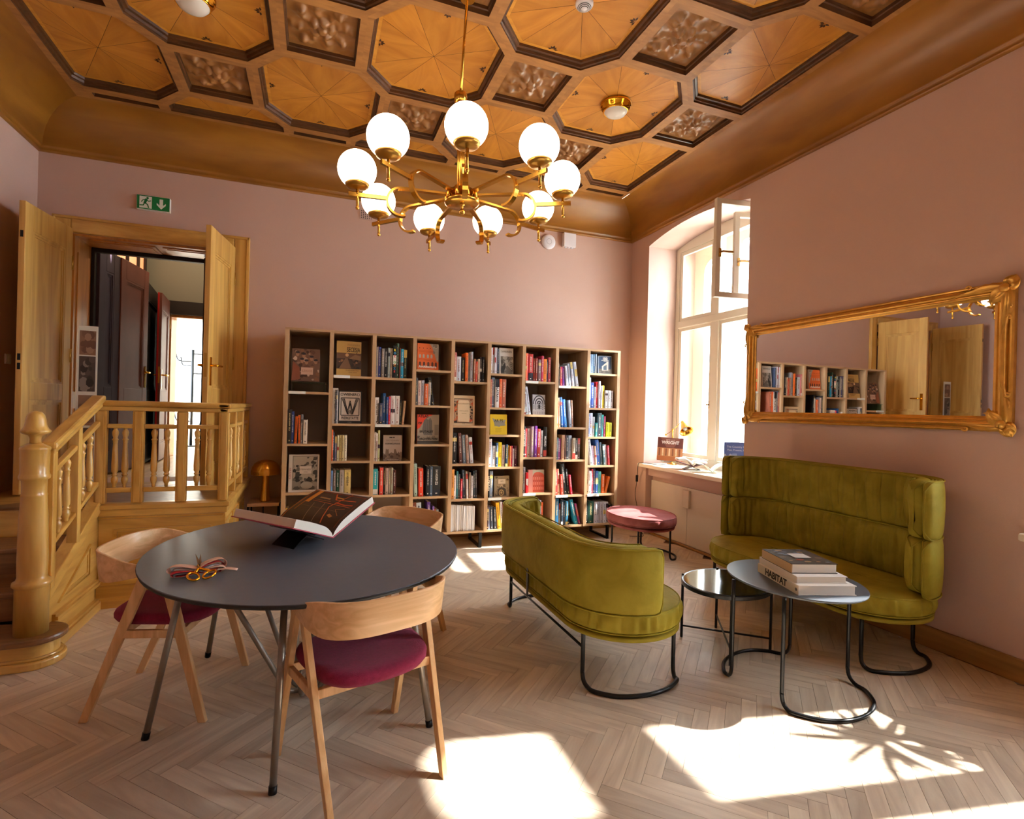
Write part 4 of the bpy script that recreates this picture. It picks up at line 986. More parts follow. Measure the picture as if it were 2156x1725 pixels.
COVERS={
(0,0):(-0.215,0.028,1.664,1.958),
(0,2):(-0.219,0.045,0.625,0.970),
(1,0):(0.176,0.401,1.723,2.055),
(1,1):(0.198,0.416,1.269,1.580),
(2,2):(0.631,0.811,0.911,1.157),
(3,0):(0.941,1.155,1.819,2.082),
(3,2):(0.958,1.175,1.071,1.367),
(4,1):(1.311,1.549,1.266,1.572),
(5,0):(1.806,1.963,1.822,2.091),
(5,2):(1.723,1.910,1.163,1.385),
(5,4):(1.785,1.954,0.524,0.734),
(6,1):(2.202,2.346,1.395,1.609),
(6,3):(2.172,2.357,0.547,0.792),
(8,0):(2.991,3.167,1.884,2.077),
}

NAMED = {'white': 'e6e4e0', 'cream': 'e0d4b4', 'pale grey': 'c4c6cc', 'grey': '8c8e92', 'charcoal': '3c3e44', 'black': '1c1c1f', 'brown': '5e3c2c', 'tan': 'b08c66',
         'beige': 'cdb498', 'dark red': '8a2c2c', 'red': 'd03434', 'brick red': 'b0604e', 'pink': 'c07c84', 'orange': 'e27030', 'amber': 'e8a838', 'yellow': 'ead820',
         'lime': 'c8d830', 'dark green': '264a36', 'green': '4a7850', 'pale green': 'a8c0a8', 'teal': '2a9098', 'turquoise': '50bab8', 'sky blue': '7aa8da', 'pale blue': 'b8c8de',
         'blue': '3860ac', 'navy': '26365c', 'slate blue': '66789a', 'purple': '6c3c94', 'magenta': 'a84890', 'plum': '5a2440', 'lavender': '9490c0', 'slate': '4c5c64', 'violet': '7a3ab0'}
NL = {k: lin(v) for k, v in NAMED.items()}
def cname(h):
    c = lin(h); return min(NL, key=lambda k: sum(abs(c[i]**0.45-NL[k][i]**0.45)**2 for i in range(3)))
def unit_book(n=5):
    """spine on y=0 side, width x 0..1, depth y 0..1, height z 0..1"""
    b = B(); t = 0.10
    spine = [(x, 0.012*(1-(2*x-1)**2)*-1) for x in [k/n for k in range(n+1)]]
    out = spine + [(1, 1), (1-t, 1), (1-t, 0.03), (t, 0.03), (t, 1), (0, 1)]
    b.prism([(x, y) for x, y in out], 0, 1); return b.mesh('book_cover', M['cloth'])
def unit_pages():
    b = B(); b.box((0.10, 0.03, 0.01), (0.90, 0.97, 0.985)); return b.mesh('pages', M['paper'])
def unit_title(seed):
    rr_ = random.Random(seed); b = B(); z = 0.9
    while z > 0.38:
        h_ = rr_.uniform(0.012, 0.03)
        w_ = rr_.uniform(0.22, 0.34)
        k = rr_.choice((0, 1, 2))
        b.box((0.5-w_/2, -0.016, z-h_), (0.5+w_/2, -0.0135, z-h_*0.6))
        if k: b.box((0.5-w_/2, -0.016, z-h_*0.6), (0.5-w_/2+0.1, -0.0135, z))
        if k == 2: b.box((0.5+w_/2-0.1, -0.016, z-h_*0.6), (0.5+w_/2, -0.0135, z))
        z -= h_*1.35
    b.box((0.38, -0.016, 0.07), (0.62, -0.0135, 0.11))
    return b.mesh('spine_title', M['print'])
def unit_band():
    b = B(); b.box((0.02, -0.0145, 0.0), (0.98, -0.010, 1.0)); return b.mesh('spine_band', M['print'])
U_COV, U_PAG, U_TIT, U_BAND = unit_book(), unit_pages(), [unit_title(s_) for s_ in range(5)], unit_band()
ORD = ['first', 'second', 'third', 'fourth', 'fifth', 'sixth', 'seventh', 'eighth', 'ninth']
ROWN = ['top', 'second', 'third', 'fourth', 'fifth', 'bottom']
def cell_floor(c, r):
    L_ = LV[c]; return (L_[r] if r < len(L_) else ZS0+BT/2)+BT/2
def cell_name(c, r):
    n_ = len(LV[c])
    return ('bottom' if r == n_ else ROWN[r]) + ' compartment of the ' + ORD[c] + ' column'
labels = {}
ALLB = []
for c, r, L_ in BOOKS:
    zf = cell_floor(c, r)
    for k, (xa, xb, zt, col, lean) in enumerate(L_):
        w = max(0.007, (xb-xa)*0.96); h = max(0.12, min(zt-zf, 0.36))
        dep = 0.15+0.05*((k*37+c*11+r*5) % 7)/7
        rr_ = random.Random(c*1000+r*100+k)
        lo, hi = DIVX[c]+NT/2+0.002, DIVX[c+1]-NT/2-0.002
        xa = max(lo, min(xa, hi-w)); y = SY0+0.018+rr_.uniform(0, 0.02)
        left = cname(L_[k-1][3]) if k else None; right = cname(L_[k+1][3]) if k < len(L_)-1 else None
        me = cname(col)
        hs = [z_[2]-zf for z_ in L_]
        adj = 'tall ' if h >= max(hs)*0.985 and len(L_) > 2 else ('short ' if h <= min(hs)*1.02 and len(L_) > 2 else '')
        thin = 'slim ' if w < 0.0185 else ('thick ' if w > 0.036 else '')
        if left and right: pos = 'between %s and %s ones' % (left, right) if left != right else 'between two %s ones' % left
        elif left: pos = 'ending its row beside a %s one' % left
        elif right: pos = 'starting its row beside a %s one' % right
        else: pos = 'standing alone'
        ALLB.append([c, r, k, xa, w, h, dep, y, zf, col, lean, adj, thin, me, pos, len(L_)])
def mklabel(e, lvl):
    c, r, k = e[0], e[1], e[2]; adj, thin, me, pos, n_ = e[11], e[12], e[13], e[14], e[15]
    if lvl == 0: s_ = '%s%s%s book %s, %s' % (adj, thin, me, pos, cell_name(c, r).replace(' of the', ','))
    else: s_ = '%s%s%s book, %s in its row, %s' % (adj, '', me, ORD[k] if k < 9 else str(k+1)+'th', cell_name(c, r).replace(' of the', ','))
    return s_.replace(' compartment,', ' compartment,').strip()
from collections import Counter
lab0 = [mklabel(e, 0) for e in ALLB]; cn = Counter(lab0)
root_books = []
def quick(name, me, parent, loc=(0, 0, 0), rot=None, scale=(1, 1, 1), color=None):
    o = bpy.data.objects.new(name, me); reg(o, parent, loc, rot, scale)
    if color: o.color = color
    return o
for e, l0 in zip(ALLB, lab0):
    c, r, k, xa, w, h, dep, y, zf, col, lean, adj, thin, me, pos, n_ = e
    lab = l0 if cn[l0] == 1 and len(l0.split()) <= 16 else mklabel(e, 1)
    ang = math.atan2(lean, h) if lean else 0.0
    mag = (c == 4 and r == 4)
    hc = h/max(0.9, cos(ang)) if not lean else h*0.99
    # pivot on the corner the book leans over
    px = xa + (w if ang > 0 else 0); zz = zf
    if ang: 
        t = thing('book', lab, 'book', (px, y, zz), group='books on the shelf: '+cell_name(c, r), rot=(0, ang, 0))
        ox = -w if ang > 0 else 0
    else:
        t = thing('book', lab, 'book', (px, y, zz), group='books on the shelf: '+cell_name(c, r)); ox = 0
    if mag: t['category'] = 'magazine'; t['label'] = lab = lab.replace(' book', ' magazine')
    quick('cover', U_COV, t, (ox, 0, 0), None, (w, dep, hc), lin(col))
    quick('pages', U_PAG, t, (ox, 0, 0), None, (w, dep, hc))
    rr_ = random.Random(c*917+r*71+k*13)
    L_ = lin(col); lum = 0.3*L_[0]+0.6*L_[1]+0.1*L_[2]
    if w > 0.012 and not mag:
        tc_ = rr_.choice([lin('2a2624'), lin('3a3030'), lin('8a2a20')]) if lum > 0.3 else rr_.choice([lin('e8e4dc'), lin('d8c890'), lin('e8e4dc')])
        if rr_.random() < 0.28:
            z1 = rr_.choice((0.02, 0.72, 0.42)); quick('spine_band', U_BAND, t, (ox, 0, z1*hc), None, (w, dep, hc*rr_.choice((0.12, 0.2, 0.28))), rr_.choice([lin('e4e0d8'), lin('2a2c38'), lin('b03a2c'), lin('d8c070')]))
        if (c, r, k) not in ((2, 0, 7), (5, 1, 2), (5, 4, 0), (6, 2, 7), (6, 3, 2)):
            quick('spine_title', U_TIT[(c+r+k) % 5], t, (ox, 0, 0), None, (w, dep, hc), tc_)
    if (c, r, k) == (2, 0, 7):
        cc = ['e8d030', '3aa0d8', 'e04848', 'e8e4e0', '48b060', 'e8a030', '3aa0d8', 'e04848']
        for q_, ch in enumerate('ROZTOCZE'):
            mt = MATS.get('ink'+cc[q_]) or plain('ink'+cc[q_], cc[q_], 0.5)
            text('spine_title', ch, 0.028, t, (ox+w/2, -0.003, hc*0.86-q_*hc*0.095), (PI/2, 0, 0), mt, bold=0.0012)
    if (c, r, k) in ((5, 1, 2), (5, 4, 0), (6, 2, 7), (6, 3, 2)):
        bd = {(5, 1, 2): ('CALATRAVA', 0.034, 'ink_dark'), (5, 4, 0): ('LONDON', 0.034, 'ink_white'), (6, 2, 7): ('MILANO', 0.030, 'ink_white'), (6, 3, 2): ('CCCP', 0.026, 'ink_white')}[(c, r, k)]
        mt = MATS.get(bd[2]) or plain(bd[2], '141416' if bd[2] == 'ink_dark' else 'f0eeea', 0.5)
        rot_ = Matrix.Rotation(PI/2, 3, 'X') @ Matrix.Rotation(-PI/2, 3, 'Z')
        text('spine_title', bd[0], bd[1], t, (ox+w/2, -0.003, hc*0.52), rot_, mt, bold=0.0006)

# ---- books shown face out: cover drawings are flat prints made of thin shapes
INK = {}
def ink(h):
    if h not in INK: INK[h] = plain('print_'+h, h, 0.5)
    return INK[h]
def book_block(parent, w, h, t, col, spine_col=None, pages_mat='paper'):
    """front cover in the plane y=0 facing -y, spine on x=0"""
    b = B(); e = 0.0025
    b.box((0, 0, 0), (w, e, h)); b.box((0, t-e, 0), (w, t, h)); b.build('cover', ink(col), parent)
    B().box((0, e, 0), (e, t-e, h)).build('spine', ink(spine_col or col), parent)
    B().box((e, e, 0.004), (w-0.004, t-e, h-0.004)).build('pages', M[pages_mat], parent)
class Art:
    def __init__(s, parent, w, h): s.p = parent; s.w = w; s.h = h; s.layer = 0; s.by = {}
    def poly(s, pts, col):
        s.layer += 1; y = -0.0003-0.00012*s.layer
        b = s.by.setdefault(col, B()); n = len(pts)
        b.tess([[(u*s.w, v*s.h) for u, v in pts]], 0, y, Matrix(((1, 0, 0, 0), (0, 0, 1, 0), (0, 1, 0, 0), (0, 0, 0, 1))))
    def rect(s, u0, v0, u1, v1, col): s.poly([(u0, v0), (u1, v0), (u1, v1), (u0, v1)], col)
    def disc(s, u, v, ru, rv, col, n=14, a0=0, a1=2*PI): s.poly([(u+ru*cos(a0+(a1-a0)*k/n), v+rv*sin(a0+(a1-a0)*k/n)) for k in range(n+(0 if a1-a0 > 6 else 1))], col)
    def line(s, a, b_, wd, col):
        dx_, dy_ = (b_[0]-a[0])*s.w, (b_[1]-a[1])*s.h; l = math.hypot(dx_, dy_) or 1; nx, ny = -dy_/l*wd/2/s.w, dx_/l*wd/2/s.h
        s.poly([(a[0]+nx, a[1]+ny), (a[0]-nx, a[1]-ny), (b_[0]-nx, b_[1]-ny), (b_[0]+nx, b_[1]+ny)][::-1], col)
    def frame(s, u0, v0, u1, v1, wd, col):
        for a, b_ in (((u0, v0), (u1, v0)), ((u1, v0), (u1, v1)), ((u1, v1), (u0, v1)), ((u0, v1), (u0, v0))): s.line(a, b_, wd, col)
    def blobs(s, seed, n, box, cols, rmin, rmax):
        rr_ = random.Random(seed)
        for _ in range(n):
            u, v = rr_.uniform(box[0], box[2]), rr_.uniform(box[1], box[3]); r_ = rr_.uniform(rmin, rmax)
            k = rr_.randint(5, 8); ph = rr_.random()*6
            pts = [(min(box[2], max(box[0], u+r_*rr_.uniform(0.5, 1)*cos(ph+2*PI*q_/k))), min(box[3], max(box[1], v+r_*rr_.uniform(0.5, 1)*sin(ph+2*PI*q_/k)*s.w/s.h))) for q_ in range(k)]
            s.poly(pts, rr_.choice(cols))
    def text(s, body, u, v, size, col, align='CENTER', sx=1.0, bold=0.0, space=1.0, rot=0):
        s.layer += 1; y = -0.0003-0.00012*s.layer-0.0003
        m_ = Matrix.Rotation(PI/2, 3, 'X') @ Matrix.Rotation(rot, 3, 'Z')
        text('title', body, size, s.p, (u*s.w, y, v*s.h), m_, ink(col), align, sx, bold, space)
    def done(s):
        for col, b in s.by.items(): b.build('cover_print', ink(col), s.p)
def cover_thing(c, r, t, label, tilt=7, y=None, wh=None):
    xa, xb, z0_, z1_ = COVERS[(c, r)]; zf = cell_floor(c, r)
    if (c, r) == (0, 0): zf = 1.655
    w, h = xb-xa, (z1_-zf)/cos(R(tilt))
    y = y if y is not None else SY0+0.05
    T = thing('book', label, 'book', (xa, y, zf), rot=(R(-tilt), 0, 0))
    return T, w, h
# first column, top: sepia photo cover on a glass riser
T, w, h = cover_thing(0, 0, 0.03, 'sepia book with a crowded old photograph on its cover, on a glass riser')
book_block(T, w, h, 0.03, '7a5a48', '5a3c30'); A_ = Art(T, w, h)
A_.blobs(3, 46, (0.02, 0.02, 0.98, 0.98), ['9a7a66', 'b89c88', '6a4a3c', '4a3028', 'c8b09c', '8a6248'], 0.05, 0.15)
for u, v in ((0.2, 0.82), (0.42, 0.78), (0.36, 0.62), (0.52, 0.58), (0.7, 0.7), (0.85, 0.6)):
    A_.disc(u, v, 0.06, 0.07, 'b08468'); A_.disc(u, v+0.06, 0.075, 0.035, '2a2430')
A_.poly([(0, 0), (0.3, 0.05), (0.28, 0.4), (0.05, 0.6)], '8a4a30'); A_.rect(0.33, 0.2, 0.76, 0.42, 'd8b8a4'); A_.text('SZKICE', 0.545, 0.31, 0.028, 'a87a66'); A_.done()
gr = thing('glass_riser', 'low clear glass riser on the top board of the shelf', 'display riser', ((DIVX[0]+DIVX[1])/2, SY0+0.2, 1.557))
B().box((-0.165, -0.19, 0.085), (0.165, 0.19, 0.093)).build('top_plate', M['glass_shelf'], gr, bevel=0.001)
for x in (-0.15, 0.14): B().box((x, -0.18, 0.0), (x+0.008, 0.18, 0.085)).build('side_plate', M['glass_shelf'], gr)
# first column, third
T, w, h = cover_thing(0, 2, 0.045, 'thick white book with an engraved landscape and a square title plate on its cover', 5)
book_block(T, w, h, 0.06, 'd8d2c8', 'c8b8b0'); A_ = Art(T, w, h)
A_.rect(0.12, 0.05, 0.95, 0.97, '8a8478'); A_.rect(0.15, 0.3, 0.92, 0.95, 'b4ab9c')
A_.blobs(5, 40, (0.13, 0.06, 0.94, 0.72), ['3c3a36', '55524c', '6c675e', '2c2a28', '9a9488'], 0.06, 0.15)
A_.blobs(6, 12, (0.5, 0.6, 0.94, 0.94), ['5a564e', '48443e'], 0.05, 0.1); A_.disc(0.6, 0.18, 0.2, 0.1, 'a8a296')
A_.rect(0.36, 0.49, 0.75, 0.69, 'ded6cc'); A_.text('PIRANESI', 0.555, 0.60, 0.023, '6a5a50'); A_.text('OPERE', 0.555, 0.53, 0.012, '6a5a50')
A_.text('PIRANESI', 0.045, 0.5, 0.026, 'b05a48', rot=-PI/2); A_.done()
# second column, top
T, w, h = cover_thing(1, 0, 0.02, 'gold book titled in tall dark letters above a night street photograph')
book_block(T, w, h, 0.02, 'c8a258'); A_ = Art(T, w, h)
A_.rect(0, 0.20, 1, 0.66, '3a2418'); A_.rect(0, 0.5, 1, 0.66, '6a4a32'); A_.disc(0.42, 0.6, 0.07, 0.05, 'e0b888')
A_.blobs(8, 18, (0.02, 0.21, 0.98, 0.48), ['1e120c', '5a3a26', '8a6242', '2c1c12'], 0.05, 0.12)
A_.poly([(0.1, 0.21), (0.35, 0.5), (0.45, 0.5), (0.6, 0.21)], '7a5a40'); A_.poly([(0.5, 0.5), (0.75, 0.62), (0.98, 0.58), (0.98, 0.45)], '8a6a48')
A_.text('WIEDENSKA', 0.68, 0.89, 0.026, 'a07c44', sx=0.8); A_.text('SECESJA', 0.68, 0.75, 0.062, '2c1a10', sx=0.55, bold=0.0006)
A_.text('W ARCHITEKTURZE', 0.64, 0.155, 0.013, '4a3420'); A_.text('STARE I NOWE', 0.66, 0.10, 0.011, '4a3420'); A_.done()
# second column, second: black and white monogram cover
T, w, h = cover_thing(1, 1, 0.03, 'black book with a white square and interlaced letter W monogram on its cover', 4)
book_block(T, w, h, 0.035, '1a1816'); A_ = Art(T, w, h)
A_.rect(0.06, 0.085, 0.95, 0.965, 'd9cfc2'); A_.frame(0.13, 0.25, 0.89, 0.78, 0.007, '1c1a18')
for k in range(3):
    o = 0.045*k
    A_.line((0.17+o, 0.76), (0.40+o*0.5, 0.28), 0.0065, '1c1a18'); A_.line((0.85-o, 0.76), (0.62-o*0.5, 0.28), 0.0065, '1c1a18')
for k in range(2):
    o = 0.05*k; A_.line((0.51, 0.70-o*1.6), (0.38+o, 0.30), 0.0065, '1c1a18'); A_.line((0.51, 0.70-o*1.6), (0.64-o, 0.30), 0.0065, '1c1a18')
for a, b_ in (((0.33, 0.42), (0.42, 0.28)), ((0.69, 0.42), (0.60, 0.28)), ((0.45, 0.44), (0.56, 0.28)), ((0.57, 0.44), (0.46, 0.28))): A_.line(a, b_, 0.006, '1c1a18')
A_.text('WIENER', 0.505, 0.885, 0.036, '1c1a18', sx=0.92, bold=0.0006); A_.text('WERKSTÄTTE', 0.505, 0.165, 0.034, '1c1a18', sx=0.75, bold=0.0006)
A_.frame(0.12, 0.85, 0.20, 0.92, 0.004, '1c1a18'); A_.frame(0.81, 0.85, 0.89, 0.92, 0.004, '1c1a18'); A_.text('CATALOGUE', 0.5, 0.04, 0.006, 'd9cfc2'); A_.done()
# third column, third
T, w, h = cover_thing(2, 2, 0.025, 'pinkish grey book with castle ruins under its title, third column')
book_block(T, w, h, 0.025, 'b8a79a', '4a4440'); A_ = Art(T, w, h)
A_.poly([(0, 0), (1, 0), (1, 0.34), (0.9, 0.36), (0.9, 0.3), (0.8, 0.36), (0.75, 0.28), (0.66, 0.46), (0.58, 0.45), (0.56, 0.3), (0.42, 0.33), (0.3, 0.28), (0.28, 0.46), (0.2, 0.44), (0.14, 0.48), (0.1, 0.26), (0, 0.3)], '7a6656')
A_.blobs(11, 16, (0, 0.0, 1, 0.28), ['5a4638', '6e5848', '8a7460', '4a3a30'], 0.05, 0.12)
for u in (0.36, 0.44, 0.56): A_.disc(u, 0.91, 0.05, 0.022, '2c2624', 6)
A_.text('DICTIONARY', 0.5, 0.79, 0.021, '8a7468'); A_.text('FORTIFICATIONS', 0.5, 0.66, 0.0185, '2c2422', bold=0.0005); A_.text('OF', 0.5, 0.725, 0.01, '8a7468'); A_.text('JEAN-DENIS LEPAGE', 0.5, 0.05, 0.013, 'd8ccc0'); A_.done()
# fourth column, top: orange arcade
T, w, h = cover_thing(3, 0, 0.03, 'book with an orange arcaded amphitheatre on its cover, top compartment', 5)
book_block(T, w, h, 0.025, 'e06a2c'); A_ = Art(T, w, h)
A_.poly([(0.55, 1), (1, 1), (1, 0.35), (0.93, 0.30), (0.86, 0.45), (0.8, 0.62), (0.7, 0.85), (0.62, 0.95)], 'a8a298'); A_.blobs(14, 7, (0.74, 0.62, 1, 1), ['c8c2b8', '88827a'], 0.06, 0.12)
for k, u in enumerate((0.12, 0.29, 0.49, 0.66)):
    A_.rect(u-0.045, 0.45, u+0.045, 0.54, 'b8b0a4'); A_.disc(u, 0.54, 0.045, 0.05, 'b8b0a4', 8, 0, PI); 
for u in (0.12, 0.31, 0.51, 0.70, 0.87):
    A_.rect(u-0.05, 0.13, u+0.05, 0.25, '5a2a1c'); A_.disc(u, 0.25, 0.05, 0.055, '5a2a1c', 8, 0, PI)
for v in (0.36, 0.40, 0.68, 0.72): A_.line((0, v+0.02), (0.88 if v < 0.5 else 0.74, v-0.02), 0.003, 'b84a18')
for u in (0.1, 0.27, 0.45, 0.6): A_.disc(u, 0.82, 0.02, 0.02, '3a1a10', 6)
A_.text('Architecture', 0.47, 0.12, 0.036, 'f4ece4', sx=0.95, bold=0.001); A_.done()
# fourth column, third: red-grey atlas
T, w, h = cover_thing(3, 2, 0.04, 'grey book with concrete towers over a red sky on its cover', 4)
book_block(T, w, h, 0.04, 'a39683', 'c83a26'); A_ = Art(T, w, h)
A_.poly([(0, 0.5), (0.12, 0.55), (0.25, 0.72), (0.45, 0.92), (0.68, 0.98), (0.7, 1), (0, 1)], 'e0452c')
A_.poly([(0.22, 0.5), (0.3, 0.8), (0.42, 0.88), (0.5, 0.82), (0.6, 0.9), (0.68, 0.78), (0.7, 0.3), (0.3, 0.3)], '75706a')
for u in (0.3, 0.38, 0.46, 0.55, 0.62): A_.line((u, 0.35), (u+0.02, 0.82), 0.003, '45423e')
A_.rect(0.8, 0.3, 1, 0.66, '857c70'); A_.blobs(17, 12, (0, 0.0, 1, 0.28), ['8a7e6e', 'bcae98', '5a544c'], 0.06, 0.13); A_.rect(0.0, 0.0, 1, 0.10, '4a4640')
A_.text('ATLAS', 0.27, 0.94, 0.036, '1c1816', bold=0.001); A_.text('OF', 0.12, 0.70, 0.03, '1c1816', bold=0.001); A_.text('BRUTALIST', 0.42, 0.42, 0.028, '1c1816', bold=0.001); A_.text('ARCHITECTURE', 0.52, 0.17, 0.026, '1c1816', bold=0.001); A_.done()
# fifth column, second: ornamental frame
T, w, h = cover_thing(4, 1, 0.02, 'cream book with an ornamental drawn border around an empty title panel', 4)
book_block(T, w, h, 0.02, 'd8bf9a'); A_ = Art(T, w, h)
A_.rect(0.08, 0.08, 0.92, 0.9, '6a5a4c'); A_.rect(0.10, 0.1, 0.9, 0.88, 'c8a888')
A_.blobs(21, 34, (0.09, 0.09, 0.25, 0.88), ['3c342c', 'e07040', 'b8a48c', '8a6a50'], 0.03, 0.08); A_.blobs(22, 34, (0.75, 0.09, 0.91, 0.88), ['3c342c', 'c85a38', 'b8a48c', '8a6a50'], 0.03, 0.08)
A_.poly([(0.27, 0.12), (0.73, 0.12), (0.77, 0.2), (0.77, 0.76), (0.7, 0.84), (0.3, 0.84), (0.23, 0.76), (0.23, 0.2)], 'e0c8a4')
A_.text('BUDOWNICTWO', 0.5, 0.72, 0.016, 'a08868'); A_.text('WSPÓŁCZESNE', 0.5, 0.48, 0.014, 'a08868'); A_.rect(0.4, 0.40, 0.62, 0.41, 'b09a78'); A_.rect(0.42, 0.045, 0.56, 0.055, '6a5a4c'); A_.done()
# sixth column, top
T, w, h = cover_thing(5, 0, 0.04, 'large white book with a grey concrete shell photograph below its title, top compartment', 5)
book_block(T, w, h, 0.05, 'd9d6d0', '9a9aa4'); A_ = Art(T, w, h)
A_.rect(0.1, 0.0, 0.97, 0.68, '6c675e'); A_.blobs(25, 14, (0.1, 0, 0.97, 0.68), ['8a857a', '4a463f', 'a8a296'], 0.08, 0.2)
for k in range(6): A_.line((0.15+0.03*k, 0.1+0.08*k), (0.9, 0.62-0.09*k), 0.004, 'b8b2a4')
A_.poly([(0.1, 0.05), (0.3, 0.05), (0.45, 0.3), (0.4, 0.45), (0.1, 0.2)], '2e2b27')
A_.text('SAARINEN', 0.52, 0.86, 0.030, '6a6862', sx=0.85); A_.done()
# sixth column, third: yellow
T, w, h = cover_thing(5, 2, 0.035, 'bright yellow book with a grey shape and black lettering on its cover', 5)
book_block(T, w, h, 0.04, 'e8c820', 'f0e060'); A_ = Art(T, w, h)
A_.poly([(0.12, 0.36), (0.3, 0.42), (0.2, 0.62), (0.12, 0.82), (0.4, 0.7), (0.75, 0.7), (0.93, 0.76), (0.85, 0.55), (0.95, 0.46), (0.6, 0.44), (0.55, 0.38), (0.35, 0.42)], 'a8a290')
for k in range(6): A_.rect(0.22, 0.43+0.035*k, 0.86, 0.445+0.035*k, '7e7a6a')
A_.text('AR PS', 0.5, 0.68, 0.042, '3a3a30', sx=0.95, bold=0.0005)
for k in range(6): A_.rect(0.3, 0.12+0.035*k, 0.62+0.03*(k % 3), 0.13+0.035*k, 'b89818')
A_.done()
# sixth column, fifth: portrait engraving
T, w, h = cover_thing(5, 4, 0.025, 'brown book with an engraved bearded man holding a round emblem', 5)
book_block(T, w, h, 0.03, 'a08a68'); A_ = Art(T, w, h)
A_.blobs(31, 26, (0.03, 0.03, 0.97, 0.97), ['8a7454', '6a5840', 'b09a76'], 0.05, 0.13); A_.rect(0.26, 0.62, 0.74, 0.84, 'dcc6a4'); A_.text('ARS', 0.5, 0.74, 0.02, '8a7454')
A_.disc(0.48, 0.5, 0.09, 0.1, 'c0a27c'); A_.poly([(0.2, 0.05), (0.22, 0.36), (0.38, 0.44), (0.6, 0.44), (0.76, 0.36), (0.8, 0.05)], '4a3c2c'); A_.disc(0.48, 0.44, 0.06, 0.06, '5a4a38')
A_.disc(0.46, 0.2, 0.17, 0.15, 'c8a468'); A_.disc(0.46, 0.2, 0.13, 0.11, '6e5434'); A_.disc(0.46, 0.2, 0.06, 0.055, 'c8a468'); A_.done()
# seventh column, second: op-art
T, w, h = cover_thing(6, 1, 0.02, 'small silver book with concentric arch pattern on its cover', 4)
book_block(T, w, h, 0.02, 'b8b8be'); A_ = Art(T, w, h)
for k in range(6):
    r_ = 0.5-0.075*k; A_.disc(0.5, 0.52, r_, r_*0.92, '3c3c42' if k % 2 == 0 else 'c4c4ca', 16, 0, PI)
for a in range(7):
    for b_ in range(5):
        if (a+b_) % 2: A_.poly([(0.07+a*0.143, 0.28+b_*0.05-0.025), (0.07+a*0.143+0.06, 0.28+b_*0.05), (0.07+a*0.143, 0.28+b_*0.05+0.025), (0.07+a*0.143-0.06, 0.28+b_*0.05)], '4a4a50')
for k in range(7): A_.line((0.08+0.14*k, 0.02), (0.08+0.14*k, 0.16), 0.004, '5a5a60')
A_.rect(0.42, 0.3, 0.58, 0.5, '2c2c30'); A_.disc(0.5, 0.52, 0.08, 0.09, '2c2c30', 8, 0, PI); A_.done()
# seventh column, fourth: coral arcade
T, w, h = cover_thing(6, 3, 0.03, 'wide coral book with a pink arched hall on its cover, fourth compartment', 4)
book_block(T, w, h, 0.03, 'd98a78', 'c07060'); A_ = Art(T, w, h)
A_.rect(0, 0, 0.27, 1, 'dc9c90'); A_.rect(0.27, 0.0, 1, 1, 'c0b8a0'); A_.poly([(0.27, 0), (1, 0), (1, 0.74), (0.9, 0.84), (0.7, 0.9), (0.5, 0.9), (0.36, 0.84), (0.27, 0.72)], 'd8644c')
for k in range(6):
    u = 0.34+0.115*k
    for v in (0.12, 0.34, 0.56): A_.rect(u-0.03, v, u+0.03, v+0.13, 'e88c78'); A_.disc(u, v+0.13, 0.03, 0.04, 'a83c30', 6, 0, PI)
for v in (0.09, 0.31, 0.53, 0.76): A_.line((0.27, v), (1, v), 0.003, 'b04434')
A_.done()
# ninth column, top
T, w, h = cover_thing(8, 0, 0.02, 'navy book with a large number and a white gabled house on its cover', 4)
book_block(T, w, h, 0.02, '28486e', 'd0d4dc'); A_ = Art(T, w, h)
A_.frame(0.02, 0.02, 0.98, 0.98, 0.003, 'd8dce4'); A_.rect(0.05, 0.05, 0.95, 0.28, '6a6a66'); A_.blobs(41, 10, (0.05, 0.05, 0.95, 0.25), ['8a8880', '4e4e4c'], 0.05, 0.1)
A_.poly([(0.25, 0.18), (0.25, 0.42), (0.7, 0.72), (0.74, 0.7), (0.72, 0.2)], 'e4e2dc'); A_.poly([(0.36, 0.22), (0.36, 0.4), (0.6, 0.52), (0.6, 0.22)], '5a6e84')
A_.text('100', 0.48, 0.84, 0.045, 'f0f0ee', bold=0.0018); A_.text('CONTEMPORARY', 0.48, 0.745, 0.012, 'f0f0ee', bold=0.0004); A_.text('HOUSES', 0.5, 0.69, 0.012, 'f0f0ee', bold=0.0004); A_.done()

# ================================================================ TABLE WITH CHAIRS
TC = (-0.009, 2.803); TZ = 0.74
tab = thing('dining_table', 'large oval dark grey table on splayed taupe tube legs', 'table', (TC[0], TC[1], 0), R(10.4))
EA, EB = 0.708, 0.814      # local x and y radii
b = B(); b.lathe([(0.97, TZ-0.026), (0.993, TZ-0.018), (1.0, TZ-0.006), (0.998, TZ-0.002)], n=72, mi=1, sx=EA, sy=EB, cap=True)
b.lathe([(0.998, TZ-0.002), (0.996, TZ), (0.5, TZ), (0.001, TZ)], n=72, sx=EA, sy=EB, cap=False, smooth=False); b.build('tabletop', [M['table_top'], M['table_edge']], tab)
inv = wm(tab).inverted()
FEET = [(-0.115, 2.125), (0.515, 2.356), (-0.644, 2.637), (-0.536, 3.38), (0.60, 3.05), (0.12, 3.52)]
def top_of(f, k): return (TC[0]+(f[0]-TC[0])*k, TC[1]+(f[1]-TC[1])*k, TZ-0.03)
cl = (-0.02, 2.82)
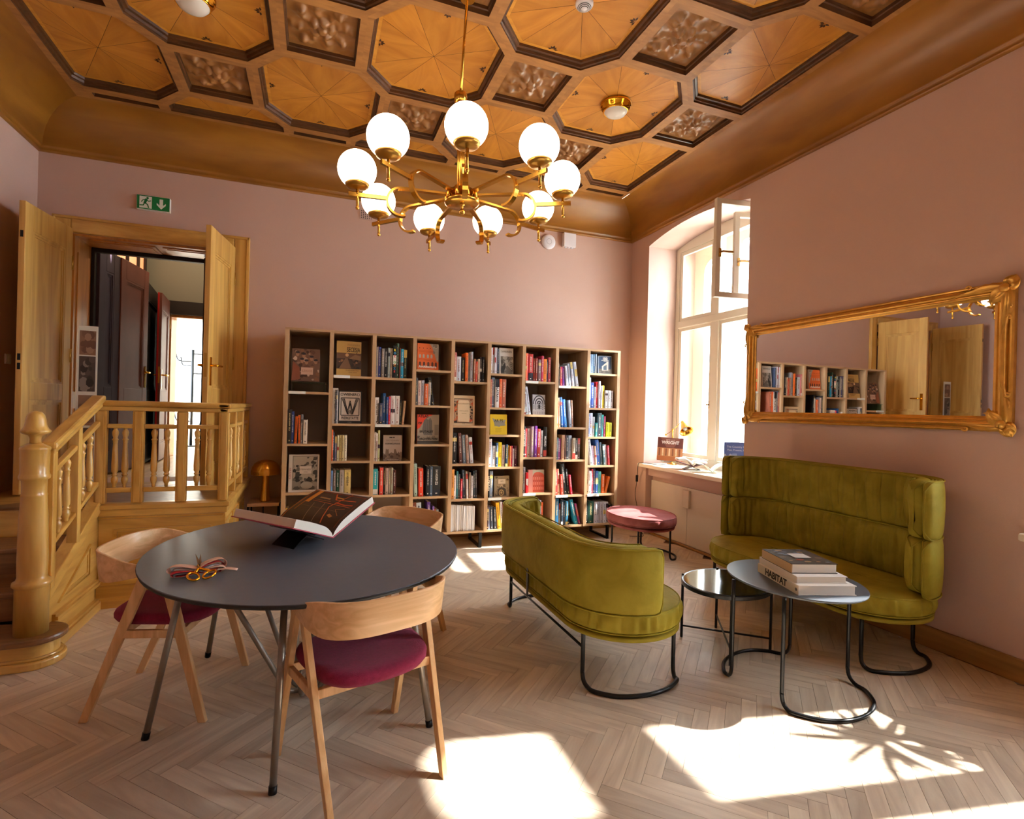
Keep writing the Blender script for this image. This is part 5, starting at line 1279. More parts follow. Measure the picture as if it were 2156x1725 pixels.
for f in FEET:
    tp = inv @ Vector(top_of(f, 0.80)); ft = inv @ Vector((f[0], f[1], 0.018))
    B().tube([ft, tp], 0.0135, 12).build('leg', M['taupe'], tab)
    d = (ft-tp).normalized()
    B().tube([ft+d*0.016, ft-d*0.012], 0.0155, 12).build('foot_cap', M['black'], tab)
    t2 = inv @ Vector(top_of(f, 0.66)); u = Vector((f[0]-cl[0], f[1]-cl[1], 0)).normalized()
    c1 = inv @ Vector((cl[0]+u.x*0.11, cl[1]+u.y*0.11, 0.09)); c2 = inv @ Vector((cl[0]+u.x*0.085, cl[1]+u.y*0.085, 0.035)); c3 = inv @ Vector((cl[0]+u.x*0.02, cl[1]+u.y*0.02, 0.022))
    pts = [t2, t2.lerp(c1, 0.93), c1.lerp(c2, 0.15), c1.lerp(c2, 0.6), c2.lerp(c3, 0.25), c3]
    B().tube(pts, 0.0125, 12).build('brace', M['taupe'], tab)
# carrying rails under the top
for a in range(3):
    p1, p2 = inv @ Vector(top_of(FEET[a], 0.86)), inv @ Vector(top_of(FEET[[4, 3, 5][a]] if False else FEET[a], -0.86))
    B().bar([(p1.x, p1.y, TZ-0.036), (p2.x, p2.y, TZ-0.036)], 0.04, 0.018).build('rail', M['taupe'], tab)

def make_chair():
    t = thing('dining_chair', 'x', 'chair', (0, 0, 0), 0, group='oak chairs around the oval table')
    # bent backrest band: narrow at the arm ends, deep behind
    def path(u):   # u 0..1 around the back
        a = PI*(1.0+u)                     # from -x side round the back (-y) to +x
        n_ = 3.0
        cx_, sy_ = cos(a), sin(a)
        x = 0.272*(abs(cx_)**(2/n_))*(1 if cx_ > 0 else -1); y = 0.285*(abs(sy_)**(2/n_))*-1
        return x, y+0.03
    N_ = 40; pts = [( -0.262, 0.12)]
    ring = [path(k/N_) for k in range(N_+1)]
    pts = [(-0.262, 0.10), (-0.27, 0.065)]+ring+[(0.27, 0.065), (0.262, 0.10)]
    b = B(); vs = []; n_ = len(pts)
    L_ = [0]
    for k in range(1, n_): L_.append(L_[-1]+math.hypot(pts[k][0]-pts[k-1][0], pts[k][1]-pts[k-1][1]))
    for k, (x, y) in enumerate(pts):
        a, c_ = pts[max(0, k-1)], pts[min(n_-1, k+1)]; tx, ty = c_[0]-a[0], c_[1]-a[1]; l = math.hypot(tx, ty); nx, ny = ty/l, -tx/l
        u = abs(2*L_[k]/L_[-1]-1)          # 1 at the ends
        s_ = max(0, min(1, (0.86-u)/0.42)); s_ = s_*s_*(3-2*s_)
        zt = 0.712+0.05*s_; zb = 0.662-0.035*s_
        out = 0.014+0.012*s_
        for (o_, z) in ((0.0, zb), (0.013+0.0, zb), (0.013+out*0.5, zt), (out*0.5, zt)):
            vs.append((x+nx*(o_-0.006), y+ny*(o_-0.006), z))
    b.add(vs, [(k*4+i, k*4+(i+1) % 4, (k+1)*4+(i+1) % 4, (k+1)*4+i) for k in range(n_-1) for i in range(4)]+[(3, 2, 1, 0), tuple((n_-1)*4+i for i in range(4))], 0, True)
    b.build('backrest', M['chair_band'], t, bevel=0.003)
    for sx in (-1, 1):
        fr = [(sx*0.262, 0.262, 0.0), (sx*0.250, 0.085, 0.664)]
        re = [(sx*0.222, -0.255, 0.0), (sx*0.250, 0.0, 0.655)]
        B().sweep(fr, [(-0.010, -0.012), (0.010, -0.012), (0.010, 0.012), (-0.010, 0.012)], smooth=False)
        def leg(p, q_, w0, w1):
            p, q_ = Vector(p), Vector(q_); bb = B(); vs = []
            for c_, w_ in ((p, w0), (q_, w1)):
                for a_, e_ in ((-0.5, -0.5), (0.5, -0.5), (0.5, 0.5), (-0.5, 0.5)): vs.append((c_.x+a_*0.024, c_.y+e_*w_, c_.z))
            bb.add(vs, [(3, 2, 1, 0), (4, 5, 6, 7), (0, 1, 5, 4), (1, 2, 6, 5), (2, 3, 7, 6), (3, 0, 4, 7)]); return bb
        leg(fr[0], fr[1], 0.034, 0.05).build('leg', M['chair_wood'], t, bevel=0.003)
        leg(re[0], re[1], 0.034, 0.05).build('leg', M['chair_wood'], t, bevel=0.003)
        B().bar([(sx*0.240, -0.115, 0.398), (sx*0.253, 0.165, 0.398)], 0.018, 0.036).build('side_rail', M['chair_wood'], t, bevel=0.003)
    B().bar([(-0.244, 0.155, 0.398), (0.244, 0.155, 0.398)], 0.020, 0.036).build('cross_rail', M['chair_wood'], t, bevel=0.003)
    B().bar([(-0.236, -0.10, 0.398), (0.236, -0.10, 0.398)], 0.020, 0.036).build('cross_rail', M['chair_wood'], t, bevel=0.003)
    # upholstered seat: rounded trapezoid, slightly dished
    def seat(u, v):
        a = 2*PI*u; n_ = 3.2
        ca, sa = cos(a), sin(a)
        x = abs(ca)**(2/n_)*(1 if ca > 0 else -1); y = abs(sa)**(2/n_)*(1 if sa > 0 else -1)
        hw_ = 0.236+0.016*y; hd = 0.225
        # profile: v 0 bottom centre .. 1 top centre
        prof = [(0.0, 0.416), (0.86, 0.416), (0.95, 0.421), (0.995, 0.436), (1.0, 0.450), (0.975, 0.464), (0.9, 0.472), (0.6, 0.470), (0.3, 0.467), (0.001, 0.466)]
        f = v*(len(prof)-1); i0 = min(int(f), len(prof)-2); fr_ = f-i0
        r_ = prof[i0][0]*(1-fr_)+prof[i0+1][0]*fr_; z = prof[i0][1]*(1-fr_)+prof[i0+1][1]*fr_
        return Vector((x*hw_*r_, y*hd*r_+0.02, z+0.010*(x*r_)**2))
    B().grid(seat, 48, 19, closed_u=True).build('seat', M['burgundy'], t)
    return t
chs = [(0.215, 2.19, R(18), 'oak armchair with burgundy seat, its rounded back turned to the camera'),
       (-0.64, 3.02, R(-103), 'oak armchair with burgundy seat between the table and the stairs'),
       (0.476, 3.37, R(127), 'oak armchair behind the table, mostly hidden by the tabletop')]
ch0 = make_chair()
for k, (x, y, a, l) in enumerate(chs):
    c = ch0 if k == 0 else copy_tree(ch0)
    place(c, (x, y, 0), a); c['label'] = l

# open art book on its black stand
S0, S1 = Vector((0.095, 2.752, 0.788)), Vector((-0.19, 3.085, 0.788))
N0, N1 = Vector((-0.080, 2.555, 0.885)), Vector((-0.365, 2.895, 0.885))
F0, F1 = Vector((0.318, 3.03, 0.90)), Vector((0.025, 3.365, 0.90))
bk = thing('open_book', 'large art book lying open on a black stand on the oval table', 'open book', (0.0, 2.95, 0.78))
ax = (S1-S0)
def half(name, e0, dirsign, mat_top, near):
    # cross-section in the plane at S0: from the spine to the outer edge with thickness; pages bulge near the spine
    out = (e0-S0); L_ = out.length; d = out.normalized(); n_ = d.cross(ax.normalized())
    if n_.z < 0: n_ = -n_
    th = 0.042
    prof = []
    for k in range(15):
        u = k/14; t_ = th*(0.12+0.88*min(1, (u*4.0))**0.6) if u < 0.25 else th*(1.0+0.10*sin(PI*min(1, (u-0.25)/0.75)))
        prof.append((u*L_, t_))
    b = B(); vs = []
    for e_ in (0, 1):
        for x_, z_ in prof: vs.append(S0+ax*e_+d*x_+n_*z_)
        for x_, z_ in prof: vs.append(S0+ax*e_+d*x_+n_*0.004)
    m_ = len(prof); tot = 2*m_
    for k in range(m_-1): b_ = None
    b.add(vs, [(k, k+1, tot+k+1, tot+k) for k in range(m_-1)], 0, True)                      # page surface
    b.add(vs, [(k, m_+k, m_+k+1, k+1) for k in range(m_-1)]+[(tot+k, tot+k+1, tot+m_+k+1, tot+m_+k) for k in range(m_-1)]+[(m_-1, m_+m_-1, tot+m_+m_-1, tot+m_-1)]+[(m_+k, tot+m_+k, tot+m_+k+1, m_+k+1) for k in range(m_-1)], 1)
    b.build('page_block', [mat_top, M['paper']], bk, world=True)
    # cover board
    b = B(); vs = []
    for e_ in (-0.01, 1.01):
        for x_, z_ in ((-0.002, 0.003), (L_+0.008, 0.003), (L_+0.008, -0.001), (-0.002, -0.001)): vs.append(S0+ax*e_+d*x_+n_*z_)
    b.add(vs, [(0, 1, 5, 4), (1, 2, 6, 5), (2, 3, 7, 6), (3, 0, 4, 7), (3, 2, 1, 0), (4, 5, 6, 7)])
    b.build('cover_board', ink('b8485a') if near else ink('c05064'), bk, world=True)
    return d, n_, L_, th
pg_dark = plain('printed_dark_page', '33211a', 0.35, var=0.1)
half('near', N0, -1, M['paper'], True)
d_, n__, L_, th = half('far', F0, 1, pg_dark, False)
axn = ax.normalized(); AL = ax.length
def on_page(u, v, lift=0.0012):   # u along the spine (0 right end), v from the spine to the fore edge
    x_ = 0.02+v*(L_-0.02)
    uu = x_/L_; t_ = th*(0.12+0.88*min(1, (uu*4.0))**0.6) if uu < 0.25 else th*(1.0+0.10*sin(PI*min(1, (uu-0.25)/0.75)))
    return S0+axn*(u*AL)+d_*x_+n__*(t_+lift)
def strip(name, pts, w_, col):
    b = B()
    for a, c_ in zip(pts[:-1], pts[1:]):
        n_seg = 6
        for q_ in range(n_seg):
            u0, v0 = a[0]+(c_[0]-a[0])*q_/n_seg, a[1]+(c_[1]-a[1])*q_/n_seg; u1, v1 = a[0]+(c_[0]-a[0])*(q_+1)/n_seg, a[1]+(c_[1]-a[1])*(q_+1)/n_seg
            du, dv = (u1-u0)*AL, (v1-v0)*L_; l = math.hypot(du, dv) or 1; nu, nv = -dv/l*w_/2/AL, du/l*w_/2/L_
            b.add([on_page(u0+nu, v0+nv), on_page(u1+nu, v1+nv), on_page(u1-nu, v1-nv), on_page(u0-nu, v0-nv)], [(0, 1, 2, 3)])
    return b.build(name, ink(col), bk, world=True)
strip('print_lines', [(0.97, 0.05), (0.97, 0.97), (0.9, 0.97), (0.9, 0.3)], 0.006, 'b86a24')
strip('print_panel', [(0.86, 0.55), (0.86, 0.97)], 0.03, 'c8862c')
for pts, w_, col in ([(0.05, 0.9), (0.82, 0.93)], 0.004, 'b04020'), ([(0.1, 0.55), (0.8, 0.62)], 0.005, 'b85a30'), ([(0.3, 0.1), (0.42, 0.5), (0.3, 0.95)], 0.007, 'c06030'), ([(0.12, 0.75), (0.45, 0.72), (0.55, 0.9)], 0.009, 'c85c28'), ([(0.1, 0.62), (0.22, 0.6), (0.4, 0.64)], 0.012, 'b8461c'), ([(0.6, 0.1), (0.72, 0.55)], 0.003, 'a89078'), ([(0.45, 0.1), (0.55, 0.58)], 0.003, 'a89078'), ([(0.05, 0.06), (0.05, 0.92)], 0.003, 'a04a28'), ([(0.55, 0.72), (0.75, 0.74)], 0.014, 'a88a58'), ([(0.35, 0.78), (0.5, 0.8)], 0.012, 'c89030'), ([(0.22, 0.25), (0.3, 0.3)], 0.02, 'b8783c'), ([(0.5, 0.65), (0.8, 0.66)], 0.003, 'b87038'), ([(0.2, 0.4), (0.9, 0.45)], 0.002, '8a6a50'), ([(0.15, 0.3), (0.28, 0.45), (0.15, 0.5)], 0.003, 'b87038'):
    strip('print_lines', pts, w_, col)
# margins, paper colour
strip('page_margin', [(0.02, 0.975), (0.98, 0.975)], 0.016, 'c8c0b8')
# stand: two crossed bent plates
stnd = thing('book_stand', 'folded black metal book stand under the open art book', 'book stand', (-0.03, 2.88, TZ))
def plate(pts, th=0.003, name='plate'):
    b = B(); P_ = [Vector(p) for p in pts]
    u = axn*0.16
    o1 = P_[0]
    for a, c_ in zip(P_[:-1], P_[1:]):
        d = (c_-a).normalized(); n_ = d.cross(axn).normalized()*th
        vs = [a, a+u, c_+u, c_, a+n_, a+u+n_, c_+u+n_, c_+n_]
        b.add(vs, [(0, 3, 2, 1), (4, 5, 6, 7), (0, 1, 5, 4), (1, 2, 6, 5), (2, 3, 7, 6), (3, 0, 4, 7)])
    return b.build(name, M['black_satin'], stnd, world=True)
dn = (N0-S0).normalized(); df = (F0-S0).normalized(); base0 = S0+axn*0.13
hd = Vector((dn.x, dn.y, 0)).normalized()
ap = base0+Vector((0, 0, -0.006))
plate([ap+dn*0.17-Vector((0, 0, 0.002)), ap, ap-Vector((0, 0, 0))], name='cradle_plate')
plate([ap+df*0.15-Vector((0, 0, 0.002)), ap], name='cradle_plate')
foot1 = Vector((ap.x+hd.x*0.14, ap.y+hd.y*0.14, TZ+0.003)); foot2 = Vector((ap.x-hd.x*0.07, ap.y-hd.y*0.07, TZ+0.003))
plate([foot1, ap+dn*0.05+Vector((0, 0, -0.004))], name='foot_plate'); plate([ap+dn*0.05+Vector((0, 0, -0.004)), foot2], name='foot_plate')

# scissors and ribbon bow
sc = thing('scissors', 'gold-handled scissors resting on a pink ribbon bow on the table', 'scissors', (-0.425, 2.43, TZ))
def loop(cx_, cy_, rx_, ry_, z, r_, tilt=0.0, rot=0.0):
    return [(cx_+rx_*cos(2*PI*k/24)*cos(rot)-ry_*sin(2*PI*k/24)*sin(rot), cy_+rx_*cos(2*PI*k/24)*sin(rot)+ry_*sin(2*PI*k/24)*cos(rot), z+tilt*sin(2*PI*k/24)) for k in range(24)]
for sx, cx_, cy_ in ((-1, -0.012, -0.045), (1, 0.042, -0.03)):
    b = B(); b.tube(loop(cx_, cy_, 0.020, 0.026, 0.014, 0.004, 0.008, -0.5*sx), 0.0045, 10, closed=True)
    b.tube([(cx_, cy_+0.024, 0.02), (0.004*sx, 0.01, 0.028), (-0.006, 0.045, 0.032)], 0.0055, 10); b.build('handle_loop', M['gold'], sc)
b = B(); b.lathe([(0.0001, 0), (0.009, 0.0), (0.009, 0.006), (0.0001, 0.006)], (-0.006, 0.045, 0.03), 14); b.build('pivot', M['gold'], sc)
for dx_ in (-0.012, 0.008):
    b = B(); b.add([(-0.012, 0.04, 0.034), (0.002, 0.04, 0.034), (-0.028+dx_, 0.14, 0.055), (-0.012, 0.04, 0.037), (0.002, 0.04, 0.037), (-0.028+dx_, 0.14, 0.057)], [(0, 1, 2), (5, 4, 3), (0, 3, 4, 1), (1, 4, 5, 2), (2, 5, 3, 0)]); b.build('blade', M['steel'], sc)
rb = thing('ribbon_bow', 'pink and red layered ribbon bow lying under the gold scissors', 'ribbon', (-0.43, 2.46, TZ))
def rloop(ang, ln, ht, wd, mt, z=0.0, base=(0, 0), nm='ribbon_loop'):
    d = Vector((cos(ang), sin(ang), 0)); sd = Vector((-sin(ang), cos(ang), 0)); b = B(); n_ = 20; vs = []
    for k in range(n_+1):
        t_ = 2*PI*k/n_-PI
        x_ = ln*(0.5+0.5*cos(t_)) ; zz = ht*(0.5+0.5*sin(t_)*(0.35+0.65*(0.5+0.5*cos(t_))))
        p = Vector((base[0], base[1], z))+d*x_+Vector((0, 0, zz))
        vs += [p-sd*wd/2, p+sd*wd/2]
    b.add(vs, [(2*k, 2*k+1, 2*k+3, 2*k+2) for k in range(n_)], 0, True); o = b.build(nm, mt, rb)
    md = o.modifiers.new('thickness', 'SOLIDIFY'); md.thickness = 0.0012
    return o
for a, ln, ht, mt, wd in ((R(172), 0.115, 0.045, M['ribbon'], 0.036), (R(172), 0.10, 0.034, M['ribbon_grey'], 0.034), (R(172), 0.085, 0.022, M['ribbon_red'], 0.034), (R(195), 0.10, 0.026, M['ribbon_red'], 0.034), (R(195), 0.09, 0.018, M['ribbon_grey'], 0.034),
                     (R(25), 0.10, 0.062, M['ribbon'], 0.036), (R(25), 0.09, 0.05, M['ribbon_red'], 0.034), (R(25), 0.08, 0.036, M['ribbon_grey'], 0.034), (R(8), 0.095, 0.032, M['ribbon'], 0.034), (R(8), 0.08, 0.02, M['ribbon_red'], 0.034)):
    rloop(a, ln, ht, wd, mt)
b = B(); b.grid(lambda u, v: Vector((0.03+0.11*u, -0.01+0.015*u+(v-0.5)*0.032, 0.006+0.012*sin(3*u))), 12, 2); o = b.build('ribbon_tail', M['ribbon'], rb); md = o.modifiers.new('thickness', 'SOLIDIFY'); md.thickness = 0.001

# ================================================================ VELVET SOFAS, POUF, LOW TABLES
def arc_path(H, r, a_end=R(83), n_arc=18, n_str=26):
    """points of the back rail: near tip, round the -x side, far tip; returns (x, y, nx, ny)"""
    P_ = []
    for k in range(n_arc+1):
        a = -a_end - (PI-a_end)*k/n_arc; P_.append((r*cos(a), -H+r*sin(a), cos(a), sin(a)))
    for k in range(1, n_str): P_.append((-r, -H+2*H*k/n_str, -1, 0))
    for k in range(n_arc+1):
        a = PI-(PI-a_end)*k/n_arc; P_.append((r*cos(a), H+r*sin(a), cos(a), sin(a)))
    return P_
def back_pad(name, parent, H, r0, r1, z0, z1, fold=0.0, seed=0, rc=0.05, a_end=R(83), mat=None, puff=0.012, pipe=True):
    """upholstered band standing on the path between the radii r0 (inside) and r1 (outside)"""
    P_ = arc_path(H, (r0+r1)/2, a_end, 44 if fold else 24, 120 if fold else 50); n_ = len(P_); K = 28
    Ls = [0.0]
    for k in range(1, n_): Ls.append(Ls[-1]+math.hypot(P_[k][0]-P_[k-1][0], P_[k][1]-P_[k-1][1]))
    LT = Ls[-1]; vs = []; hr = (r1-r0)/2
    tops = []
    for k, (x, y, nx, ny) in enumerate(P_):
        s_ = min(Ls[k], LT-Ls[k]); cut = 0 if s_ > rc else rc-math.sqrt(max(0, rc*rc-(rc-s_)**2)); cut = min(cut, rc)
        e_ = 1.0 if s_ > hr else math.sqrt(max(0.02, 1-((hr-s_)/hr)**2))
        za, zb = z0+cut*0.9, z1-cut*0.9; zc, hz = (za+zb)/2, (zb-za)/2
        for i in range(K):
            a = 2*PI*i/K; n_e = 4.5
            ca = abs(cos(a))**(2/n_e)*(1 if cos(a) > 0 else -1); sa = abs(sin(a))**(2/n_e)*(1 if sin(a) > 0 else -1)
            rad = ca*hr*e_; z = zc+sa*hz
            rad += (puff if ca > 0 else -puff)*(1-sa*sa)*e_
            if fold and ca < 0:
                zz = (z-z0)/(z1-z0)
                f1 = noise.noise(Vector((Ls[k]*16+seed, zz*1.1, seed*1.7))); f2 = noise.noise(Vector((Ls[k]*38+seed, zz*1.8, 4.1)))
                crease = max(0, 1-abs(f1)*3.6)
                rad += fold*(crease*0.9+0.35*f2)*(0.3+0.7*(1-sa*sa))
            vs.append((x+nx*rad, y+ny*rad, z))
        tops.append((x, y, zb-0.001, nx, ny, e_, za))
    b = B(); b.add(vs, [(k*K+i, (k+1)*K+i, (k+1)*K+(i+1) % K, k*K+(i+1) % K) for k in range(n_-1) for i in range(K)]+[tuple(range(K)), tuple((n_-1)*K+i for i in range(K-1, -1, -1))], 0, True)
    o = b.build(name, mat or M['green'], parent)
    if pipe:
        loop_ = [(x+nx*hr*e_*0.93, y+ny*hr*e_*0.93, z-0.003) for x, y, z, nx, ny, e_, za in tops]+[(x+nx*hr*e_*0.93, y+ny*hr*e_*0.93, za+0.003) for x, y, z, nx, ny, e_, za in tops[::-1]]
        B().tube(loop_, 0.0045, 6, closed=True).build('piping', mat or M['green'], o)
        loop_ = [(x-nx*hr*e_*0.93, y-ny*hr*e_*0.93, z-0.003) for x, y, z, nx, ny, e_, za in tops]
        B().tube(loop_, 0.004, 6).build('piping', mat or M['green'], o)
    return o
def stad_pt(u, H, r):
    per = 4*H+2*PI*r; s_ = (u % 1)*per
    if s_ < 2*H: return r, -H+s_, 1, 0
    s_ -= 2*H
    if s_ < PI*r: a = s_/r; return r*cos(a), H+r*sin(a), cos(a), sin(a)
    s_ -= PI*r
    if s_ < 2*H: return -r, H-s_, -1, 0
    s_ -= 2*H; a = PI+s_/r; return r*cos(a), -H+r*sin(a), cos(a), sin(a)
def cushion(name, parent, H, r, z0, z1, mat, ruff=0.004, nu=220, sy=1.0, freq=90, crown=0.018):
    zc = (z1-z0)
    prof = [(0.001, z0, 0), (0.9, z0, 0), (0.97, z0+0.006, 0), (1.0, z0+0.016, .4), (1.012, z0+zc*0.35, 1), (1.012, z0+zc*0.6, 1), (1.003, z1-0.016, .5), (0.985, z1-0.004, 0), (0.96, z1-0.002, 0), (0.85, z1+crown*0.5, 0), (0.6, z1+crown*0.9, 0), (0.3, z1+crown, 0), (0.001, z1+crown, 0)]
    per = 4*H+2*PI*r
    def fn(u, v):
        k = int(round(v*(len(prof)-1))); f, z, rf = prof[k]
        x, y, nx, ny = stad_pt(u, H, r)
        cx_, cy_ = x-nx*r, y-ny*r
        rr2 = r*f + rf*ruff*(noise.noise(Vector((u*freq, z*6, 2.0)))*1.6)
        if k > 8: z += 0.004*noise.noise(Vector((x*4, y*4, 5)))
        return Vector((cx_+nx*rr2, (cy_+ny*rr2)*sy, z))
    b = B(); b.grid(fn, nu, len(prof), closed_u=True); o = b.build(name, mat, parent)
    for f, z in ((0.985, z1-0.004), (0.985, z0+0.004)):
        lp = []
        for k in range(120):
            x, y, nx, ny = stad_pt(k/120, H, r); lp.append((x-nx*r+nx*r*f, (y-ny*r+ny*r*f)*sy, z))
        B().tube(lp, 0.0045, 6, closed=True).build('piping', mat, o)
    return o
def spline(P_, n=6):
    out = []; P_ = [Vector(p) for p in P_]
    for i in range(len(P_)-1):
        p0, p1, p2, p3 = P_[max(i-1, 0)], P_[i], P_[i+1], P_[min(i+2, len(P_)-1)]
        for k in range(n):
            t_ = k/n; out.append(0.5*((2*p1)+(p2-p0)*t_+(2*p0-5*p1+4*p2-p3)*t_*t_+(3*p1-p0-3*p2+p3)*t_**3))
    out.append(P_[-1]); return out
def sled(parent, pts_floor, z_a, z_b, r_=0.0115, nm='sled_leg'):
    """tube: down at the first floor point, along the floor curve, up at the last"""
    a, b_ = pts_floor[0], pts_floor[-1]; z = r_
    c1, c2 = pts_floor[1], pts_floor[-2]
    def lerp(p, q_, t_): return (p[0]+(q_[0]-p[0])*t_, p[1]+(q_[1]-p[1])*t_)
    P_ = [(a[0], a[1], z_a), (a[0], a[1], 0.12), (a[0], a[1], 0.07)]
    m_ = lerp(a, c1, 0.12); P_.append((m_[0], m_[1], 0.03)); m_ = lerp(a, c1, 0.45); P_.append((m_[0], m_[1], z))
    P_ += [(p[0], p[1], z) for p in pts_floor[1:-1]]
    m_ = lerp(b_, c2, 0.45); P_.append((m_[0], m_[1], z)); m_ = lerp(b_, c2, 0.12); P_.append((m_[0], m_[1], 0.03))
    P_ += [(b_[0], b_[1], 0.07), (b_[0], b_[1], 0.12), (b_[0], b_[1], z_b)]
    return B().tube(spline(P_, 4), r_, 10).build(nm, M['black_satin'], parent)
def make_sofa(label, loc, rotz, tiers, H=0.445, r_=0.335):
    t = thing('sofa', label, 'sofa', loc, rotz)
    b = B(); b.grid(lambda u, v: (lambda q_: Vector((q_[0]-q_[2]*r_+q_[2]*r_*[0.001, 0.95, 0.985, 0.985, 0.95, 0.001][int(round(v*5))], q_[1]-q_[3]*r_+q_[3]*r_*[0.001, 0.95, 0.985, 0.985, 0.95, 0.001][int(round(v*5))], [0.288, 0.288, 0.293, 0.312, 0.317, 0.317][int(round(v*5))])))(stad_pt(u, H, r_)), 90, 6, closed_u=True)
    b.build('seat_base', M['green'], t)
    cushion('seat_cushion', t, H, r_, 0.326, 0.438, M['green'], 0.013, nu=420, freq=120)
    z = 0.425
    for k in range(tiers):
        zt = 0.77 if k == 0 else 1.10
        zb = 0.432 if k == 0 else 0.765
        back_pad('back_shell', t, H, r_-0.012, r_+0.026, zb, zt, rc=0.055, puff=0.006)
        back_pad('back_cushion', t, H, r_-0.115, r_-0.024, max(zb, 0.45), zt-(0.0 if tiers > 1 else 0.006), fold=0.034, seed=3+5*k, rc=0.055, puff=0.012, a_end=R(86))
    fl_ = [(-0.27, -0.545), (-0.245, -0.64), (-0.15, -0.715), (0.0, -0.745), (0.13, -0.725), (0.235, -0.67), (0.262, -0.60)]
    sled(t, fl_, 0.46, 0.305)
    sled(t, [(x, -y) for x, y in fl_], 0.46, 0.305)
    for y in (-0.555, 0.555):
        B().tube([(-0.27, y, 0.30), (-0.27, y, 0.315)], 0.012, 8)
    B().tube([(-0.272, -0.545, 0.205), (-0.272, 0.545, 0.205)], 0.007, 8).build('stretcher', M['black_satin'], t)
    for y in (-0.14, 0.03): 
        if y > 0 or tiers > 1: B().box((-0.362, y-0.012, 0.285), (-0.354, y+0.012, 0.46)).build('back_bracket', M['black_satin'], t, bevel=0.002)
    if tiers > 1:
        for y in (-0.40, 0.40): B().box((-0.368, y-0.012, 0.30), (-0.358, y+0.012, 0.9)).build('back_bracket', M['black_satin'], t, bevel=0.002)
    return t
make_sofa('low-backed olive velvet sofa, its curved back turned to the dining table', (1.62, 3.005, 0), 0, 1)
make_sofa('high-backed olive velvet sofa against the wall under the gilt mirror', (3.25, 2.74, 0), PI, 2, H=0.44)

pf = thing('pouf', 'round dusty pink velvet pouf on black tube legs beside the bookshelf', 'pouf', (3.15, 4.60, 0))
cushion('cushion', pf, 0.0005, 0.325, 0.335, 0.42, M['pink_velvet'], 0.006, nu=160, sy=1.2, freq=70, crown=0.014)
b = B(); b.lathe([(0.001, 0.295), (0.30, 0.295), (0.312, 0.30), (0.315, 0.315), (0.305, 0.325), (0.001, 0.326)], n=60, sx=1, sy=1.2, cap=False); b.build('base_disc', M['pink_velvet'], pf)
for pts in ([(-0.235, 0.20), (-0.27, 0.06), (-0.24, -0.09), (-0.13, -0.22), (-0.02, -0.24), (0.08, -0.17)],):
    pass
ip = lambda x, y: (x-3.15, y-4.60)
sled(pf, [ip(2.93, 4.86), ip(2.90, 4.70), ip(2.95, 4.50), ip(3.05, 4.36), ip(3.17, 4.30), ip(3.30, 4.33)][::-1] if False else [ip(3.27, 4.27), ip(3.36, 4.30), ip(3.44, 4.42), ip(3.44, 4.60), ip(3.38, 4.70), ip(3.27, 4.76)], 0.30, 0.30, 0.010)
sled(pf, [ip(3.02, 4.93), ip(2.94, 4.90), ip(2.86, 4.78), ip(2.86, 4.60), ip(2.92, 4.50), ip(3.02, 4.44)], 0.30, 0.30, 0.010)

# coffee table, higher one
ct = thing('coffee_table', 'higher grey oval coffee table on two bent tube loops', 'coffee table', (2.478, 2.164, 0))
b = B(); b.lathe([(0.001, 0.548), (0.985, 0.548), (0.997, 0.552), (1.0, 0.556), (0.997, 0.56), (0.985, 0.5605), (0.001, 0.5605)], n=72, sx=0.317, sy=0.364, cap=False, smooth=False); b.build('tabletop', M['grey_top'], ct)
ic = lambda L_: [(x-2.478, y-2.164) for x, y in L_]
sled(ct, ic([(2.20, 1.97), (2.205, 1.90), (2.283, 1.82), (2.40, 1.775), (2.55, 1.782), (2.678, 1.843), (2.754, 1.938), (2.775, 2.06)]), 0.548, 0.548, 0.010)
sled(ct, ic([(2.165, 2.27), (2.18, 2.34), (2.25, 2.42), (2.337, 2.472), (2.446, 2.503), (2.55, 2.497), (2.63, 2.455), (2.705, 2.375)]), 0.548, 0.548, 0.010)
# lower table
lt = thing('coffee_table', 'lower round side table with polished dark marble top and thin straight legs', 'coffee table', (2.437, 2.62, 0), R(20))
b = B(); b.lathe([(0.90, 0.386), (0.985, 0.375), (1.0, 0.378), (1.0, 0.398), (0.985, 0.402), (0.95, 0.40), (0.945, 0.39)], n=64, sx=0.292, sy=0.258, cap=False, smooth=False); b.build('rim', M['black_satin'], lt)
b = B(); b.lathe([(0.001, 0.386), (0.95, 0.386), (0.95, 0.399), (0.94, 0.402), (0.001, 0.402)], n=64, sx=0.292, sy=0.258, cap=False, smooth=False); b.build('marble_top', M['marble'], lt)
il = wm(lt).inverted(); LF = [il @ Vector(p) for p in ((2.245, 2.817, 0), (2.649, 2.482, 0), (2.587, 2.869, 0), (2.30, 2.431, 0))]
for p in LF:
    k = 0.985/max(0.001, math.hypot(p.x/0.292, p.y/0.258)); p2 = Vector((p.x*k, p.y*k, 0))
    B().bar([(p2.x, p2.y, 0), (p2.x, p2.y, 0.41)], 0.012, 0.012, up=(1, 0, 0)).build('leg', M['black_satin'], lt)
    p.x, p.y = p2.x, p2.y
for a, c_ in ((0, 1), (2, 3)):
    B().bar([(LF[a].x, LF[a].y, 0.075+0.008*a), (LF[c_].x, LF[c_].y, 0.075+0.008*a)], 0.008, 0.010).build('stretcher', M['black_satin'], lt)
